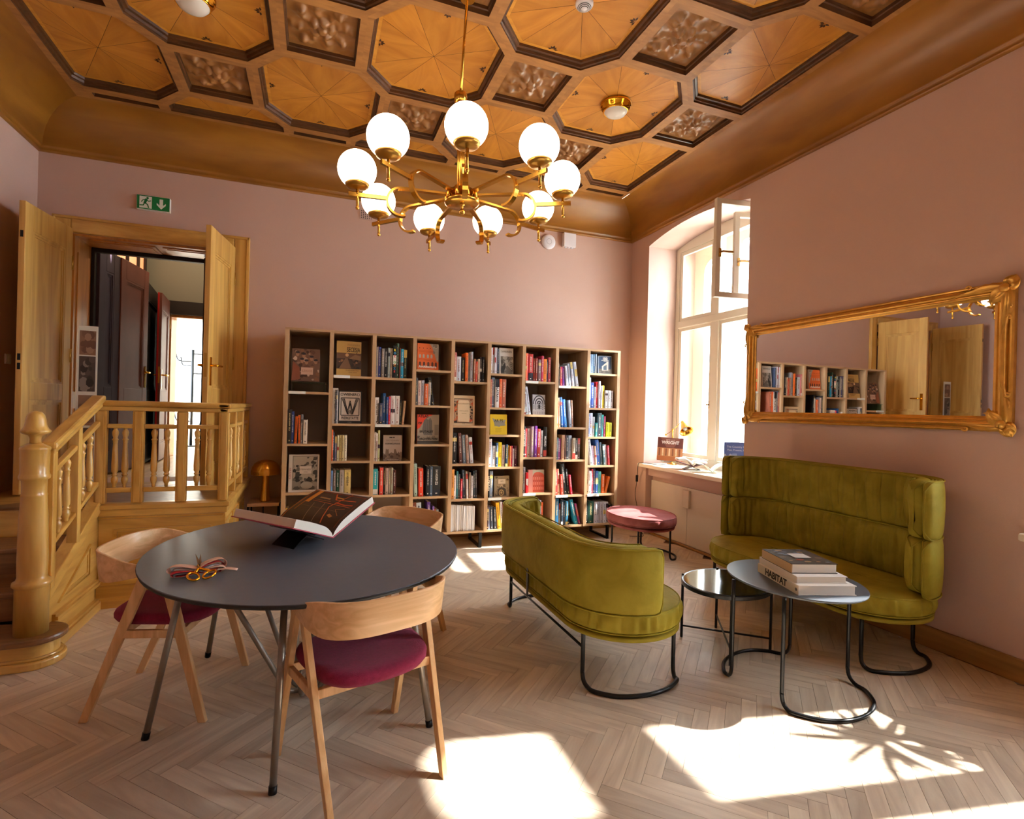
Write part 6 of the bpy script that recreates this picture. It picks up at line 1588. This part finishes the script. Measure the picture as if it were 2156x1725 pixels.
# stack of books on the coffee table
def flat_book(label, z0_, w, l, h, O, ang, col, spine, textargs=None):
    t = thing('book', label, 'book', (O[0], O[1], z0_), ang)
    b = B(); b.box((0, 0, 0), (w, l, 0.003)); b.box((0, 0, h-0.003), (w, l, h)); b.build('cover', ink(col), t)
    B().box((0, 0, 0.003), (0.004, l, h-0.003)).build('spine', ink(spine), t)
    B().box((0.004, 0.004, 0.003), (w-0.006, l-0.004, h-0.003)).build('pages', M['paper'], t)
    if textargs:
        body, size, col_ = textargs; m_ = Matrix(((0, 0, -1), (-1, 0, 0), (0, 1, 0)))
        text('spine_title', body, size, t, (-0.0008, l*0.53, h*0.5), m_, ink(col_), bold=0.0012, sx=1.0)
    return t
AN = R(-17.0)
hb = flat_book('thick white book with a bold black spine title, bottom of the coffee-table stack', 0.561, 0.30, 0.385, 0.048, (2.264, 1.945), AN, 'e2dcd4', 'e6ddd0', ('HABITAT', 0.050, '1a1816'))
B().lathe([(0.0001, 0), (0.008, 0), (0.008, 0.001), (0.0001, 0.001)], n=14).build('publisher_mark', ink('6a6258'), hb, loc=(-0.0008, 0.02, 0.024), rot=(0, -PI/2, 0))
flat_book('plain white book in the middle of the coffee-table stack', 0.6095, 0.265, 0.355, 0.034, (2.285, 1.975), AN, 'ddd8d4', 'd8d0ca')
B3 = flat_book('book with dark ornamental cover, top of the coffee-table stack', 0.644, 0.245, 0.285, 0.050, (2.300, 2.02), AN, '3a342c', 'b59468')
ar = Art(B3, 1, 1)
rr_ = random.Random(5); 
def topart(pts, col, lay):
    b = ar.by.setdefault(col, B()); b.tess([pts], 0, 0.0502+0.0001*lay)
lay = 0
for _ in range(34):
    u, v = rr_.uniform(0.02, 0.225), rr_.uniform(0.02, 0.265); r2 = rr_.uniform(0.008, 0.022); lay += 1; k = rr_.randint(5, 7)
    topart([(min(0.243, max(0.002, u+r2*cos(2*PI*q_/k))), min(0.283, max(0.002, v+r2*0.6*sin(2*PI*q_/k)))) for q_ in range(k)], rr_.choice(['6a5a44', '8a3c2c', '4a5a4a', 'a08458', '2a2622', '6c7484']), lay)
topart([(0.08, 0.10), (0.17, 0.10), (0.17, 0.18), (0.08, 0.18)], 'c8c4bc', lay+1); ar.done()

# ================================================================ MIRROR
MY0, MY1, MZ0, MZ1 = 1.80, 3.765, 1.39, 2.25
mir = thing('wall_mirror', 'long gilt-framed mirror with carved corner ornaments on the right-hand wall', 'mirror', (XR, (MY0+MY1)/2, MZ0))
Tm_ = Matrix(((0, 0, -1, XR), (1, 0, 0, 0), (0, 1, 0, 0), (0, 0, 0, 1)))   # (y, z, out from the wall)
B().box((MY0+0.095, MZ0+0.082, 0.010), (MY1-0.095, MZ1-0.082, 0.016), T=Tm_).build('glass', M['mirror'], mir, world=True)
prof = [(0.0, 0.0), (0.0, 0.028), (0.008, 0.034), (0.016, 0.034), (0.020, 0.026), (0.026, 0.024), (0.034, 0.044), (0.046, 0.052), (0.056, 0.048), (0.062, 0.034), (0.068, 0.034), (0.074, 0.040), (0.082, 0.036), (0.088, 0.024), (0.098, 0.018)]
rect = [(MY0, MZ0), (MY1, MZ0), (MY1, MZ1), (MY0, MZ1)]
for k in range(4):
    sgn = lambda i: [(1, 1), (-1, 1), (-1, -1), (1, -1)][i]
    a, c_ = k, (k+1) % 4; vs = []
    for d_, o_ in prof:
        for q_ in (a, c_):
            s_ = sgn(q_); vs.append(Tm_ @ Vector((rect[q_][0]+s_[0]*d_, rect[q_][1]+s_[1]*d_*0.9, o_)))
    b = B(); b.add(vs, [(2*i, 2*i+1, 2*i+3, 2*i+2) for i in range(len(prof)-1)]); b.build('frame_side', M['gold_frame'], mir, world=True)
def ornament():
    b = B()
    def leafy(p0, ang, ln, wd, hgt, curl=0.5):
        pts = []
        def fn(u, v):
            a = ang+curl*u*u; x = p0[0]+ln*u*cos(a); y = p0[1]+ln*u*sin(a); w_ = wd*sin(PI*min(1, u*0.92+0.08))**0.7*(1+0.25*abs(sin(u*14)))
            s_ = v*2-1; return Vector((x-sin(a)*s_*w_, y+cos(a)*s_*w_, hgt*(1-s_*s_)*(0.5+0.5*sin(PI*u))+0.012*abs(sin(s_*5))))
        b.grid(fn, 12, 7)
    for an, ln, wd, c_ in ((R(20), 0.085, 0.020, 0.6), (R(70), 0.085, 0.020, -0.6), (R(45), 0.07, 0.022, 0), (R(-8), 0.14, 0.014, 0.25), (R(98), 0.14, 0.014, -0.25), (R(225), 0.045, 0.022, 0.2), (R(0), 0.20, 0.009, 0.1), (R(90), 0.20, 0.009, -0.1), (R(160), 0.04, 0.014, 0.8), (R(290), 0.04, 0.014, -0.8)):
        leafy((0.028, 0.028), an, ln, wd, 0.030, c_)
    b.sphere((0.035, 0.035, 0.03), 0.018, 12, 8); b.sphere((0.105, 0.02, 0.02), 0.010, 10, 6); b.sphere((0.02, 0.105, 0.02), 0.010, 10, 6)
    for cx_, cy_ in ((0.15, 0.016), (0.016, 0.15)): b.tube([(cx_+0.012*cos(t_)*t_/6, cy_+0.012*sin(t_)*t_/6, 0.03) for t_ in [k*0.5 for k in range(13)]], 0.004, 6)
    return b.mesh('corner_ornament', M['gold_frame'])
orn = ornament()
for (y, z), ry, sx, sz in (((MY0-0.012, MZ0-0.012), 0, 1, 1), ((MY1+0.012, MZ0-0.012), 0, -1, 1), ((MY1+0.012, MZ1+0.012), 0, -1, -1), ((MY0-0.012, MZ1+0.012), 0, 1, -1)):
    big = 1.5 if y < 2.5 else 1.25
    o = bpy.data.objects.new('corner_ornament', orn); COL.objects.link(o); o.parent = mir
    mm = wm(mir).inverted() @ Matrix(((0, 0, -1, XR-0.022), (sx*big, 0, 0, y), (0, sz*big, 0, z), (0, 0, 0, 1)))
    o.matrix_basis = mm; WM[o.name] = wm(mir) @ mm

# ================================================================ WINDOW SILL
ZS = 0.838
T = thing('book', 'brown photographic architecture book propped up on the window sill', 'book', (3.735, 5.165, ZS+0.062), rot=Matrix.Rotation(R(-38), 3, 'Z') @ Matrix.Rotation(R(-14), 3, 'X') @ Matrix.Rotation(R(2), 3, 'Y'))
w, h = 0.285, 0.27; book_block(T, w, h, 0.03, '6a3a30', 'c8d4d8'); A_ = Art(T, w, h)
A_.rect(0, 0.55, 1, 1, '5a2c28'); A_.poly([(0.1, 1), (0.9, 1), (0.65, 0.58), (0.35, 0.58)], '7a4a40'); A_.rect(0, 0, 1, 0.18, 'a05a34'); A_.rect(0, 0.18, 1, 0.55, 'a8714c')
for k in range(7): A_.rect(0.06+0.13*k, 0.2, 0.12+0.13*k, 0.52, 'd8b898' if k % 2 else '7a4a34')
A_.text('FRANK LLOYD', 0.5, 0.90, 0.015, 'e0c8c0'); A_.text('WRIGHT', 0.5, 0.78, 0.052, 'f0ece8', sx=0.95, bold=0.001); A_.done()
es = thing('book_easel', 'clear acrylic easel holding the brown book on the sill', 'book easel', (3.86, 5.10, ZS), R(-38))
B().box((-0.10, -0.085, 0.048), (0.10, -0.03, 0.052)).build('ledge', M['glass_shelf'], es); 
for x in (-0.07, 0.07): b = B(); b.bar([(x, -0.085, 0.002), (x, 0.07, 0.002), (x, -0.03, 0.14)], 0.02, 0.004, up=(1, 0, 0)); b.build('support', M['glass_shelf'], es)
# brass lamp
sl = thing('desk_lamp', 'brass adjustable reading lamp behind the books on the window sill', 'lamp', (3.97, 5.19, ZS))
B().lathe([(0.055, 0), (0.055, 0.012), (0.012, 0.02), (0.007, 0.03), (0.007, 0.415), (0.010, 0.42), (0.0001, 0.425)], n=20).build('base_post', M['brass'], sl)
pv = Vector((0, 0, 0.405)); 
B().tube([(0.0, 0.125, 0.345), (0, 0, 0.405), (0, -0.165, 0.515)], 0.004, 8).build('arm', M['brass'], sl)
b = B(); b.sphere((0, 0.125, 0.345), 0.012); b.sphere((0, -0.165, 0.515), 0.010); b.sphere((0, 0, 0.405), 0.013); b.build('joints', M['brass'], sl)
axs = Vector((-0.15, -0.62, -0.60)).normalized(); q3 = axs.to_track_quat('Z', 'Y').to_matrix()
B().lathe([(0.012, -0.01), (0.018, 0.0), (0.020, 0.02), (0.030, 0.045), (0.040, 0.08), (0.048, 0.12), (0.066, 0.145), (0.078, 0.15), (0.075, 0.148), (0.046, 0.12), (0.036, 0.08), (0.02, 0.04)], n=28, cap=False).build('shade', M['brass'], sl, loc=(0, -0.17, 0.508), rot=q3)
B().sphere((0, 0, 0), 0.024).build('bulb', M['opal'], sl, loc=tuple(Vector((0, -0.17, 0.508))+axs*0.105))
cord = B().tube(spline([(3.97, 5.19, 0.845), (3.80, 5.15, 0.843), (3.70, 5.30, 0.842), (3.645, 5.36, 0.842), (3.624, 5.37, 0.82), (3.626, 5.385, 0.70), (3.65, 5.43, 0.60), (3.64, 5.44, 0.45), (3.66, 5.42, 0.3), (3.665, 5.40, 0.18), (3.66, 5.36, 0.05), (3.60, 5.2, 0.008), (3.45, 5.25, 0.006)], 6), 0.0035, 6).build('power_cord', M['black'], world=True)
props(cord, 'thin black lamp cord hanging from the sill with an inline switch', 'cord'); 
B().box((3.632, 5.405, 0.61), (3.656, 5.43, 0.69)).build('inline_switch', M['black'], cord, world=True, bevel=0.004)
# open book on a black stand, sill
ob = thing('open_book', 'open hardback lying on a black stand on the window sill', 'open book', (3.84, 4.70, ZS+0.045), R(-30))
for sg in (-1, 1):
    ln = 0.15
    b = B(); b.grid(lambda u, v: Vector((sg*ln*u, -0.10+0.20*v, 0.012+0.30*ln*u+0.035*sin(PI*min(1, u*1.2))*(1-u*0.5)+0.0)), 10, 2); b.build('page_block', M['paper'], ob).modifiers.new('thickness', 'SOLIDIFY').thickness = 0.02
    b = B(); b.grid(lambda u, v: Vector((sg*(ln+0.006)*u, -0.105+0.21*v, -0.006+0.33*ln*u)), 4, 2); b.build('cover_board', ink('8a5a64'), ob).modifiers.new('thickness', 'SOLIDIFY').thickness = 0.003
os_ = thing('book_stand', 'black folded stand under the open hardback on the sill', 'book stand', (3.84, 4.68, ZS), R(-30))
for sg in (-1, 1):
    b = B(); b.add([(0, -0.07, 0.035), (sg*0.13, -0.07, 0.075), (sg*0.13, 0.07, 0.075), (0, 0.07, 0.035)], [(0, 1, 2, 3)]); b.build('plate', M['black_satin'], os_).modifiers.new('thickness', 'SOLIDIFY').thickness = 0.003
    b = B(); b.add([(0, -0.07, 0.035), (sg*0.09, -0.07, 0.002), (sg*0.09, 0.07, 0.002), (0, 0.07, 0.035)], [(0, 1, 2, 3)]); b.build('foot_plate', M['black_satin'], os_).modifiers.new('thickness', 'SOLIDIFY').thickness = 0.003
# pale open brochure on a clear stand
ps = thing('brochure', 'pale open brochure on the sill between the open hardback and the blue book', 'brochure', (3.87, 4.42, ZS+0.012), R(-30))
for sg in (-1, 1):
    b = B(); b.grid(lambda u, v: Vector((sg*0.15*u, -0.1+0.2*v, 0.075*u+0.03*sin(PI*u))), 8, 2); b.build('leaf', ink('cfd8c8'), ps).modifiers.new('thickness', 'SOLIDIFY').thickness = 0.003
T = thing('book', 'blue book with a cloudy sky cover at the sofa end of the sill', 'book', (3.80, 4.155, ZS+0.045), rot=Matrix.Rotation(R(-40), 3, 'Z') @ Matrix.Rotation(R(-16), 3, 'X'))
w, h = 0.27, 0.30; book_block(T, w, h, 0.02, '4a62a0', 'c04070'); A_ = Art(T, w, h)
A_.rect(0, 0.3, 1, 0.55, '7a90c0'); A_.rect(0, 0, 1, 0.3, '6a8a90'); A_.blobs(51, 12, (0, 0.25, 1, 0.62), ['b8c4dc', '8aa0cc', 'dce0ea'], 0.06, 0.16)
A_.text('The Country House', 0.5, 0.84, 0.027, 'e8ecf4'); A_.text('Past, Present, Future', 0.5, 0.73, 0.025, 'e8ecf4'); A_.done()
# ================================================================ SIDE TABLE AND MUSHROOM LAMP
sd = thing('side_table', 'small pinkish wood table on black legs in the corner by the bookshelf', 'side table', (-0.435, 5.55, 0))
B().box((-0.135, -0.15, 0.478), (0.135, 0.155, 0.51)).build('tabletop', M['nightstand'], sd, bevel=0.004)
B().box((-0.128, -0.143, 0.33), (0.128, 0.148, 0.34)).build('lower_shelf', M['nightstand'], sd)
for x in (-0.128, 0.128):
    for y in (-0.143, 0.148): B().box((x-0.006, y-0.006, 0), (x+0.006, y+0.006, 0.478)).build('leg', M['black'], sd)
for x in (-0.128, 0.0, 0.128): B().box((x-0.005, -0.149, 0.34), (x+0.005, -0.139, 0.478)).build('bar', M['black'], sd)
ml = thing('table_lamp', 'polished brass mushroom lamp on the little table by the bookshelf', 'lamp', (-0.43, 5.52, 0.51))
B().lathe([(0.046, 0), (0.046, 0.006), (0.042, 0.02), (0.034, 0.14), (0.028, 0.26), (0.028, 0.27)], n=32).build('stem', M['brass'], ml)
B().lathe([(0.128, 0.255), (0.128, 0.29), (0.120, 0.325), (0.100, 0.358), (0.07, 0.38), (0.035, 0.390), (0.0001, 0.393)], n=40, cap=False).build('shade', M['brass'], ml)
B().lathe([(0.126, 0.257), (0.10, 0.35), (0.0001, 0.375)], n=40, cap=False).build('shade_lining', M['opal'], ml)

# ================================================================ CHANDELIER
CX, CY = 0.8225, 3.19
ch = thing('chandelier', 'brass chandelier with nine glowing opal globes on scrolled arms', 'chandelier', (CX, CY, 2.672))
ch.scale = (0.904, 0.904, 0.904); ch.rotation_euler = (R(-2.9), R(-1.4), 0)
C0 = Vector((CX, CY, 2.80))
def cb(b, nm, mat=None): return b.build(nm, mat or M['brass'], ch)
cb(B().lathe([(0.0001, 0.038), (0.105, 0.040), (0.118, 0.048), (0.120, 0.058), (0.112, 0.066), (0.09, 0.07), (0.085, 0.135), (0.05, 0.137)], n=40), 'hub')
b = B()
for k in range(9):
    a = R(256.5+40*k+20); b.lathe([(0.010, 0.07), (0.012, 0.072), (0.014, 0.125), (0.010, 0.13)], (0.105*cos(a), 0.105*sin(a), 0), 10)
cb(b, 'hub_studs')
cb(B().lathe([(0.0001, -0.030), (0.012, -0.026), (0.019, -0.015), (0.019, -0.004), (0.012, 0.006), (0.006, 0.010), (0.009, 0.018), (0.012, 0.024), (0.008, 0.032), (0.02, 0.036), (0.02, 0.04)], n=20), 'finial')
b = B(); b.lathe([(0.024, 0.13), (0.024, 0.76)], n=16)
for k in range(6):
    a = 2*PI*k/6; b.lathe([(0.008, 0.13), (0.008, 0.76)], (0.023*cos(a), 0.023*sin(a), 0), 8)
cb(b, 'stem'); cb(B().lathe([(0.02, 0.752), (0.045, 0.756), (0.045, 0.815), (0.04, 0.822), (0.008, 0.826)], n=28), 'stem_cap')
chi = (Matrix.Translation((CX, CY, 2.672)) @ ch.rotation_euler.to_matrix().to_4x4() @ Matrix.Scale(0.904, 4)).inverted()
topp = chi @ Vector((CX, CY, ZP-0.002))
cb(B().tube([(0, 0, 0.82), topp], 0.0095, 12), 'rod'); cb(B().lathe([(0.05, -0.06), (0.055, -0.02), (0.055, 0.0)], tuple(topp), n=24), 'ceiling_rose')
arm_me = None
for k in range(9):
    a = R(257.26+40*k); ca, sa = cos(a), sin(a); ex, ey = 1.0, 1.0
    P3 = lambda r_, z: (ca*r_*ex, sa*r_*ey, z)
    pts = [P3(0.085, 0.10), P3(0.41, 0.10)]+[P3(0.41+0.093*sin(t_), 0.007+0.093*cos(t_)) for t_ in [PI*q_/14 for q_ in range(1, 15)]]+[P3(0.385, -0.082)]
    ar_ = B(); side = (-sa, ca)
    ar_.bar(pts, 0.034, 0.014); arm = cb(ar_, 'arm')
    b = B(); b.bar([P3(0.498, 0.024), P3(0.745, 0.024)], 0.018, 0.026); b.build('arm_bar', M['brass'], arm)
    gx, gy = ca*0.69*ex, sa*0.69*ey
    b = B(); b.tube([(gx, gy, -0.055), (gx, gy, 0.075)], 0.009, 10); b.sphere((gx, gy, -0.062), 0.012, 12, 8); b.lathe([(0.011, 0.028), (0.011, 0.04)], (gx, gy, 0), 12); b.build('globe_rod', M['brass'], arm)
    b = B(); b.lathe([(0.008, 0.058), (0.014, 0.062), (0.050, 0.068), (0.070, 0.078), (0.077, 0.092), (0.073, 0.091)], (gx, gy, 0), 24, cap=False); b.build('globe_cup', M['brass_dull'], arm)
    b = B(); b.sphere((0, 0, 0), 0.123, 32, 20); g_ = b.build('globe', M['globe'], ch, loc=(gx, gy, 0.190))
# flush ceiling lights
def flush(label, x, y):
    t = thing('ceiling_light', label, 'ceiling light', (x, y, ZP-0.085))
    B().lathe([(0.096, 0.012), (0.100, 0.010), (0.104, 0.016), (0.104, 0.036), (0.116, 0.040), (0.118, 0.052), (0.126, 0.056), (0.130, 0.066), (0.130, 0.078), (0.118, 0.085)], n=40, cap=False).build('brass_ring', M['gold'], t)
    B().lathe([(0.0001, -0.022), (0.05, -0.018), (0.08, -0.006), (0.096, 0.014)], n=40, cap=False).build('opal_shade', M['opal'], t)
flush('flush brass and opal ceiling light in the coffer toward the window', 2.304, 3.877)
flush('flush brass and opal ceiling light in the coffer above the doorway side', -0.792, 3.877)
sm = thing('smoke_detector', 'white slotted smoke detector in a ceiling coffer', 'smoke detector', (1.53, 2.99, ZP-0.055))
b = B(); b.lathe([(0.0001, 0.0), (0.012, 0.0), (0.014, 0.006), (0.05, 0.020), (0.056, 0.03), (0.056, 0.045), (0.050, 0.055)], n=32); b.build('body', M['white_plastic'], sm)
for r_, z in ((0.022, 0.006), (0.031, 0.010), (0.040, 0.0135)):
    b = B(); b.lathe([(r_, z-0.0015), (r_+0.003, z)], n=32, cap=False); b.build('slot', M['black'], sm)

# ================================================================ THINGS ON THE BACK WALL
ex = thing('exit_sign', 'green emergency exit sign with running figure and arrow above the doorway', 'sign', (-1.437, YB-0.03, 3.182))
B().box((-0.131, -0.012, 0), (0.131, 0.03, 0.130)).build('housing', M['sign_white'], ex, bevel=0.003)
Tx = Matrix(((1, 0, 0, 0), (0, 0, 1, 0), (0, 1, 0, 0), (0, 0, 0, 1)))
B().tess([[(-0.128, 0.003), (0.128, 0.003), (0.128, 0.127), (-0.128, 0.127)]], 0, -0.0125, Tx).build('green_face', M['sign_green'], ex)
B().tess([[(-0.108, 0.012), (-0.012, 0.012), (-0.012, 0.118), (-0.108, 0.118)]], 0, -0.0135, Tx).build('white_field', M['sign_white'], ex)
B().tess([[(0.048, 0.108), (0.048, 0.052), (0.026, 0.072), (0.026, 0.054), (0.062, 0.016), (0.098, 0.054), (0.098, 0.072), (0.076, 0.052), (0.076, 0.108)]], 0, -0.0135, Tx).build('arrow', M['sign_white'], ex)
b = B()
b.tess([[(-0.045+0.010*cos(t_), 0.104+0.010*sin(t_)) for t_ in [2*PI*k/10 for k in range(10)]]], 0, -0.0145, Tx)
def limb(p, w_=0.009):
    for a, c_ in zip(p[:-1], p[1:]):
        d_x, d_y = c_[0]-a[0], c_[1]-a[1]; l = math.hypot(d_x, d_y); nx, ny = -d_y/l*w_/2, d_x/l*w_/2; e1, e2 = d_x/l*w_*0.3, d_y/l*w_*0.3
        b.tess([[(a[0]+nx-e1, a[1]+ny-e2), (a[0]-nx-e1, a[1]-ny-e2), (c_[0]-nx+e1, c_[1]-ny+e2), (c_[0]+nx+e1, c_[1]+ny+e2)]], 0, -0.0145, Tx)
limb([(-0.055, 0.090), (-0.066, 0.058)], 0.020); limb([(-0.055, 0.086), (-0.036, 0.076), (-0.020, 0.082)], 0.007); limb([(-0.058, 0.090), (-0.080, 0.084), (-0.092, 0.066)], 0.007)
limb([(-0.062, 0.058), (-0.044, 0.044), (-0.036, 0.018)]); limb([(-0.068, 0.058), (-0.078, 0.036), (-0.104, 0.034)])
b.build('running_figure', M['sign_green'], ex)
wf = thing('wireless_access_point', 'round white wireless unit high on the back wall', 'access point', (2.54, YB, 3.35))
b = B(); b.lathe([(0.088, 0), (0.088, 0.015), (0.08, 0.026), (0.05, 0.031), (0.0001, 0.032)], n=36, T=Matrix.Translation((0, 0, 0.088)) @ Matrix.Rotation(PI/2, 4, 'X')); b.build('disc', M['white_plastic'], wf)
b = B(); b.lathe([(0.03, 0.0315), (0.032, 0.033), (0.034, 0.0315)], n=30, cap=False, T=Matrix.Translation((0, 0, 0.088)) @ Matrix.Rotation(PI/2, 4, 'X')); b.build('ring_mark', plain('grey_mark', 'b0b0ba', 0.5), wf)
jb = thing('junction_box', 'white junction box under the cornice beside the round wireless unit', 'junction box', (2.795, YB, 3.40))
B().box((-0.075, -0.06, 0), (0.085, 0, 0.165)).build('box', M['white_plastic'], jb, bevel=0.006)
for x in (-0.04, 0.0, 0.04): B().lathe([(0.012, -0.012), (0.012, 0.0)], (x, -0.03, 0), 10).build('cable_gland', M['white_plastic'], jb)
vt = thing('air_vent', 'small perforated wall vent behind the chandelier', 'vent', (0.452, YB, 3.39))
B().box((-0.066, -0.008, 0), (0.066, 0, 0.105)).build('plate', M['wall_rev'], vt, bevel=0.002)
b = B()
for i in range(6):
    for j in range(5): b.prism([(-0.05+i*0.02+0.006*cos(t_), 0.015+j*0.018+0.006*sin(t_)) for t_ in (0, PI/2, PI, 3*PI/2)], 0.0081, 0.0086, T=Matrix(((1, 0, 0, 0), (0, 0, -1, 0), (0, 1, 0, 0), (0, 0, 0, 1))))
b.build('holes', M['black'], vt, kind='stuff')
sw = thing('light_switch', 'pale double light switch on the dark left wall beyond the door leaf', 'switch', (XL, 5.32, 1.70))
B().box((0, -0.04, 0), (0.010, 0.04, 0.08)).build('plate', M['white_plastic'], sw, bevel=0.003)
for y in (-0.018, 0.018): B().box((0.010, y-0.014, 0.012), (0.014, y+0.014, 0.068)).build('rocker', M['white_plastic'], sw)
# picture panel standing on the landing
pn = thing('display_panel', 'narrow white display panel with old photographs beside the door leaf', 'display panel', (-1.77, 5.30, PZ), R(8))
B().box((-0.066, -0.006, 0.0), (0.066, 0.006, 1.34)).build('board', M['sign_white'], pn, bevel=0.002)
A_ = Art(pn, 1, 1)
def pp(nm, z0_, z1_, base, seed, cols):
    b = {}; T_ = Matrix(((1, 0, 0, 0), (0, 0, 1, 0), (0, 1, 0, 0), (0, 0, 0, 1)))
    B().tess([[(-0.054, z0_), (0.054, z0_), (0.054, z1_), (-0.054, z1_)]], 0, -0.0066, T_).build('photograph', ink(base), pn)
    rr_ = random.Random(seed)
    for q_ in range(16):
        x_, z_ = rr_.uniform(-0.045, 0.045), rr_.uniform(z0_+0.02, z1_-0.02); r2 = rr_.uniform(0.012, 0.03); c_ = rr_.choice(cols)
        b.setdefault(c_, B()).tess([[(max(-0.054, min(0.054, x_+r2*cos(2*PI*k/7))), max(z0_, min(z1_, z_+r2*1.4*sin(2*PI*k/7)))) for k in range(7)]], 0, -0.0068-0.0001*q_, T_)
    for c_, bb in b.items(): bb.build('photo_print', ink(c_), pn)
pp('a', 1.10, 1.30, '8a6a52', 2, ['7a5a44', 'a08068', '6a4a3a']); pp('b', 0.80, 1.09, '4c403c', 3, ['3a302c', '5a4c46', '2c2422', '8a8078']); pp('c', 0.52, 0.77, '8a6c58', 4, ['7a5c4a', '9a7c66'])
pp('d', 0.10, 0.50, '6a5a50', 6, ['4a403a', '8a7a6c'])
# coat rack in the far room
cr = thing('coat_rack', 'black metal coat rack with upturned hooks seen through the doorways', 'coat rack', (-1.945, 10.15, 0.68))
B().tube([(0, 0, 0), (0, 0, 1.62)], 0.022, 10).build('pole', M['black'], cr); B().lathe([(0.16, 0), (0.16, 0.015), (0.03, 0.02)], n=20).build('base', M['black'], cr)
for z, a in ((1.55, 0.3), (1.42, 3.3), (1.35, 2.4), (1.22, -0.3), (0.42, 3.1), (0.30, -0.2), (0.35, 1.0)):
    d = Vector((cos(a), sin(a)*0.3, 0)); P0 = Vector((0, 0, z))
    B().tube(spline([P0, P0+d*0.16, P0+d*0.22+Vector((0, 0, 0.03)), P0+d*0.25+Vector((0, 0, 0.14))], 5), 0.010, 8).build('hook', M['black'], cr)
# potted palm on the sill of the nearer window (out of frame, throws the leaf shadow)
pl = thing('potted_plant', 'potted plant with long pointed leaves on the sill of the nearer window', 'plant', (3.84, 1.36, ZS))
B().lathe([(0.07, 0), (0.095, 0.14), (0.10, 0.15), (0.09, 0.15), (0.08, 0.135), (0.0001, 0.135)], n=24).build('pot', M['terracotta'], pl)
B().tube([(0, 0, 0.13), (0.01, 0.01, 0.25), (0, 0.02, 0.36)], 0.012, 8).build('stem', M['leaf'], pl)
rr_ = random.Random(12)
for k in range(19):
    a = 2*PI*k/19+rr_.uniform(-0.15, 0.15); L_ = rr_.uniform(0.24, 0.40); fx = rr_.uniform(-0.5, 0.15)
    d = Vector((fx, cos(a), sin(a)*0.8)).normalized(); w_ = rr_.uniform(0.016, 0.026)
    o_ = Vector((0, 0.02, 0.30+0.01*(k % 5))); sd_ = d.cross(Vector((1, 0, 0.1))).normalized()
    b = B()
    b.grid(lambda u, v: o_+d*L_*u+Vector((-0.03, 0, -0.14))*u*u*(1 if d.z > -0.3 else 0.3)+sd_*(v-0.5)*2*w_*sin(PI*min(1, u*0.9+0.1))**0.8, 9, 3); b.build('leaf', M['leaf'], pl)

# unseen point lights added to brighten the hall and the room beyond it
for nm, loc, en, col in (('hall_added_light', (-1.5, 7.3, 3.6), 22, (1.0, 0.72, 0.45)), ('far_room_added_light', (-1.3, 9.6, 3.3), 75, (1.0, 0.93, 0.85))):
    l = bpy.data.lights.new(nm, 'POINT'); l.energy = en; l.color = col; l.shadow_soft_size = 0.12
    o = bpy.data.objects.new(nm, l); COL.objects.link(o); o.location = loc
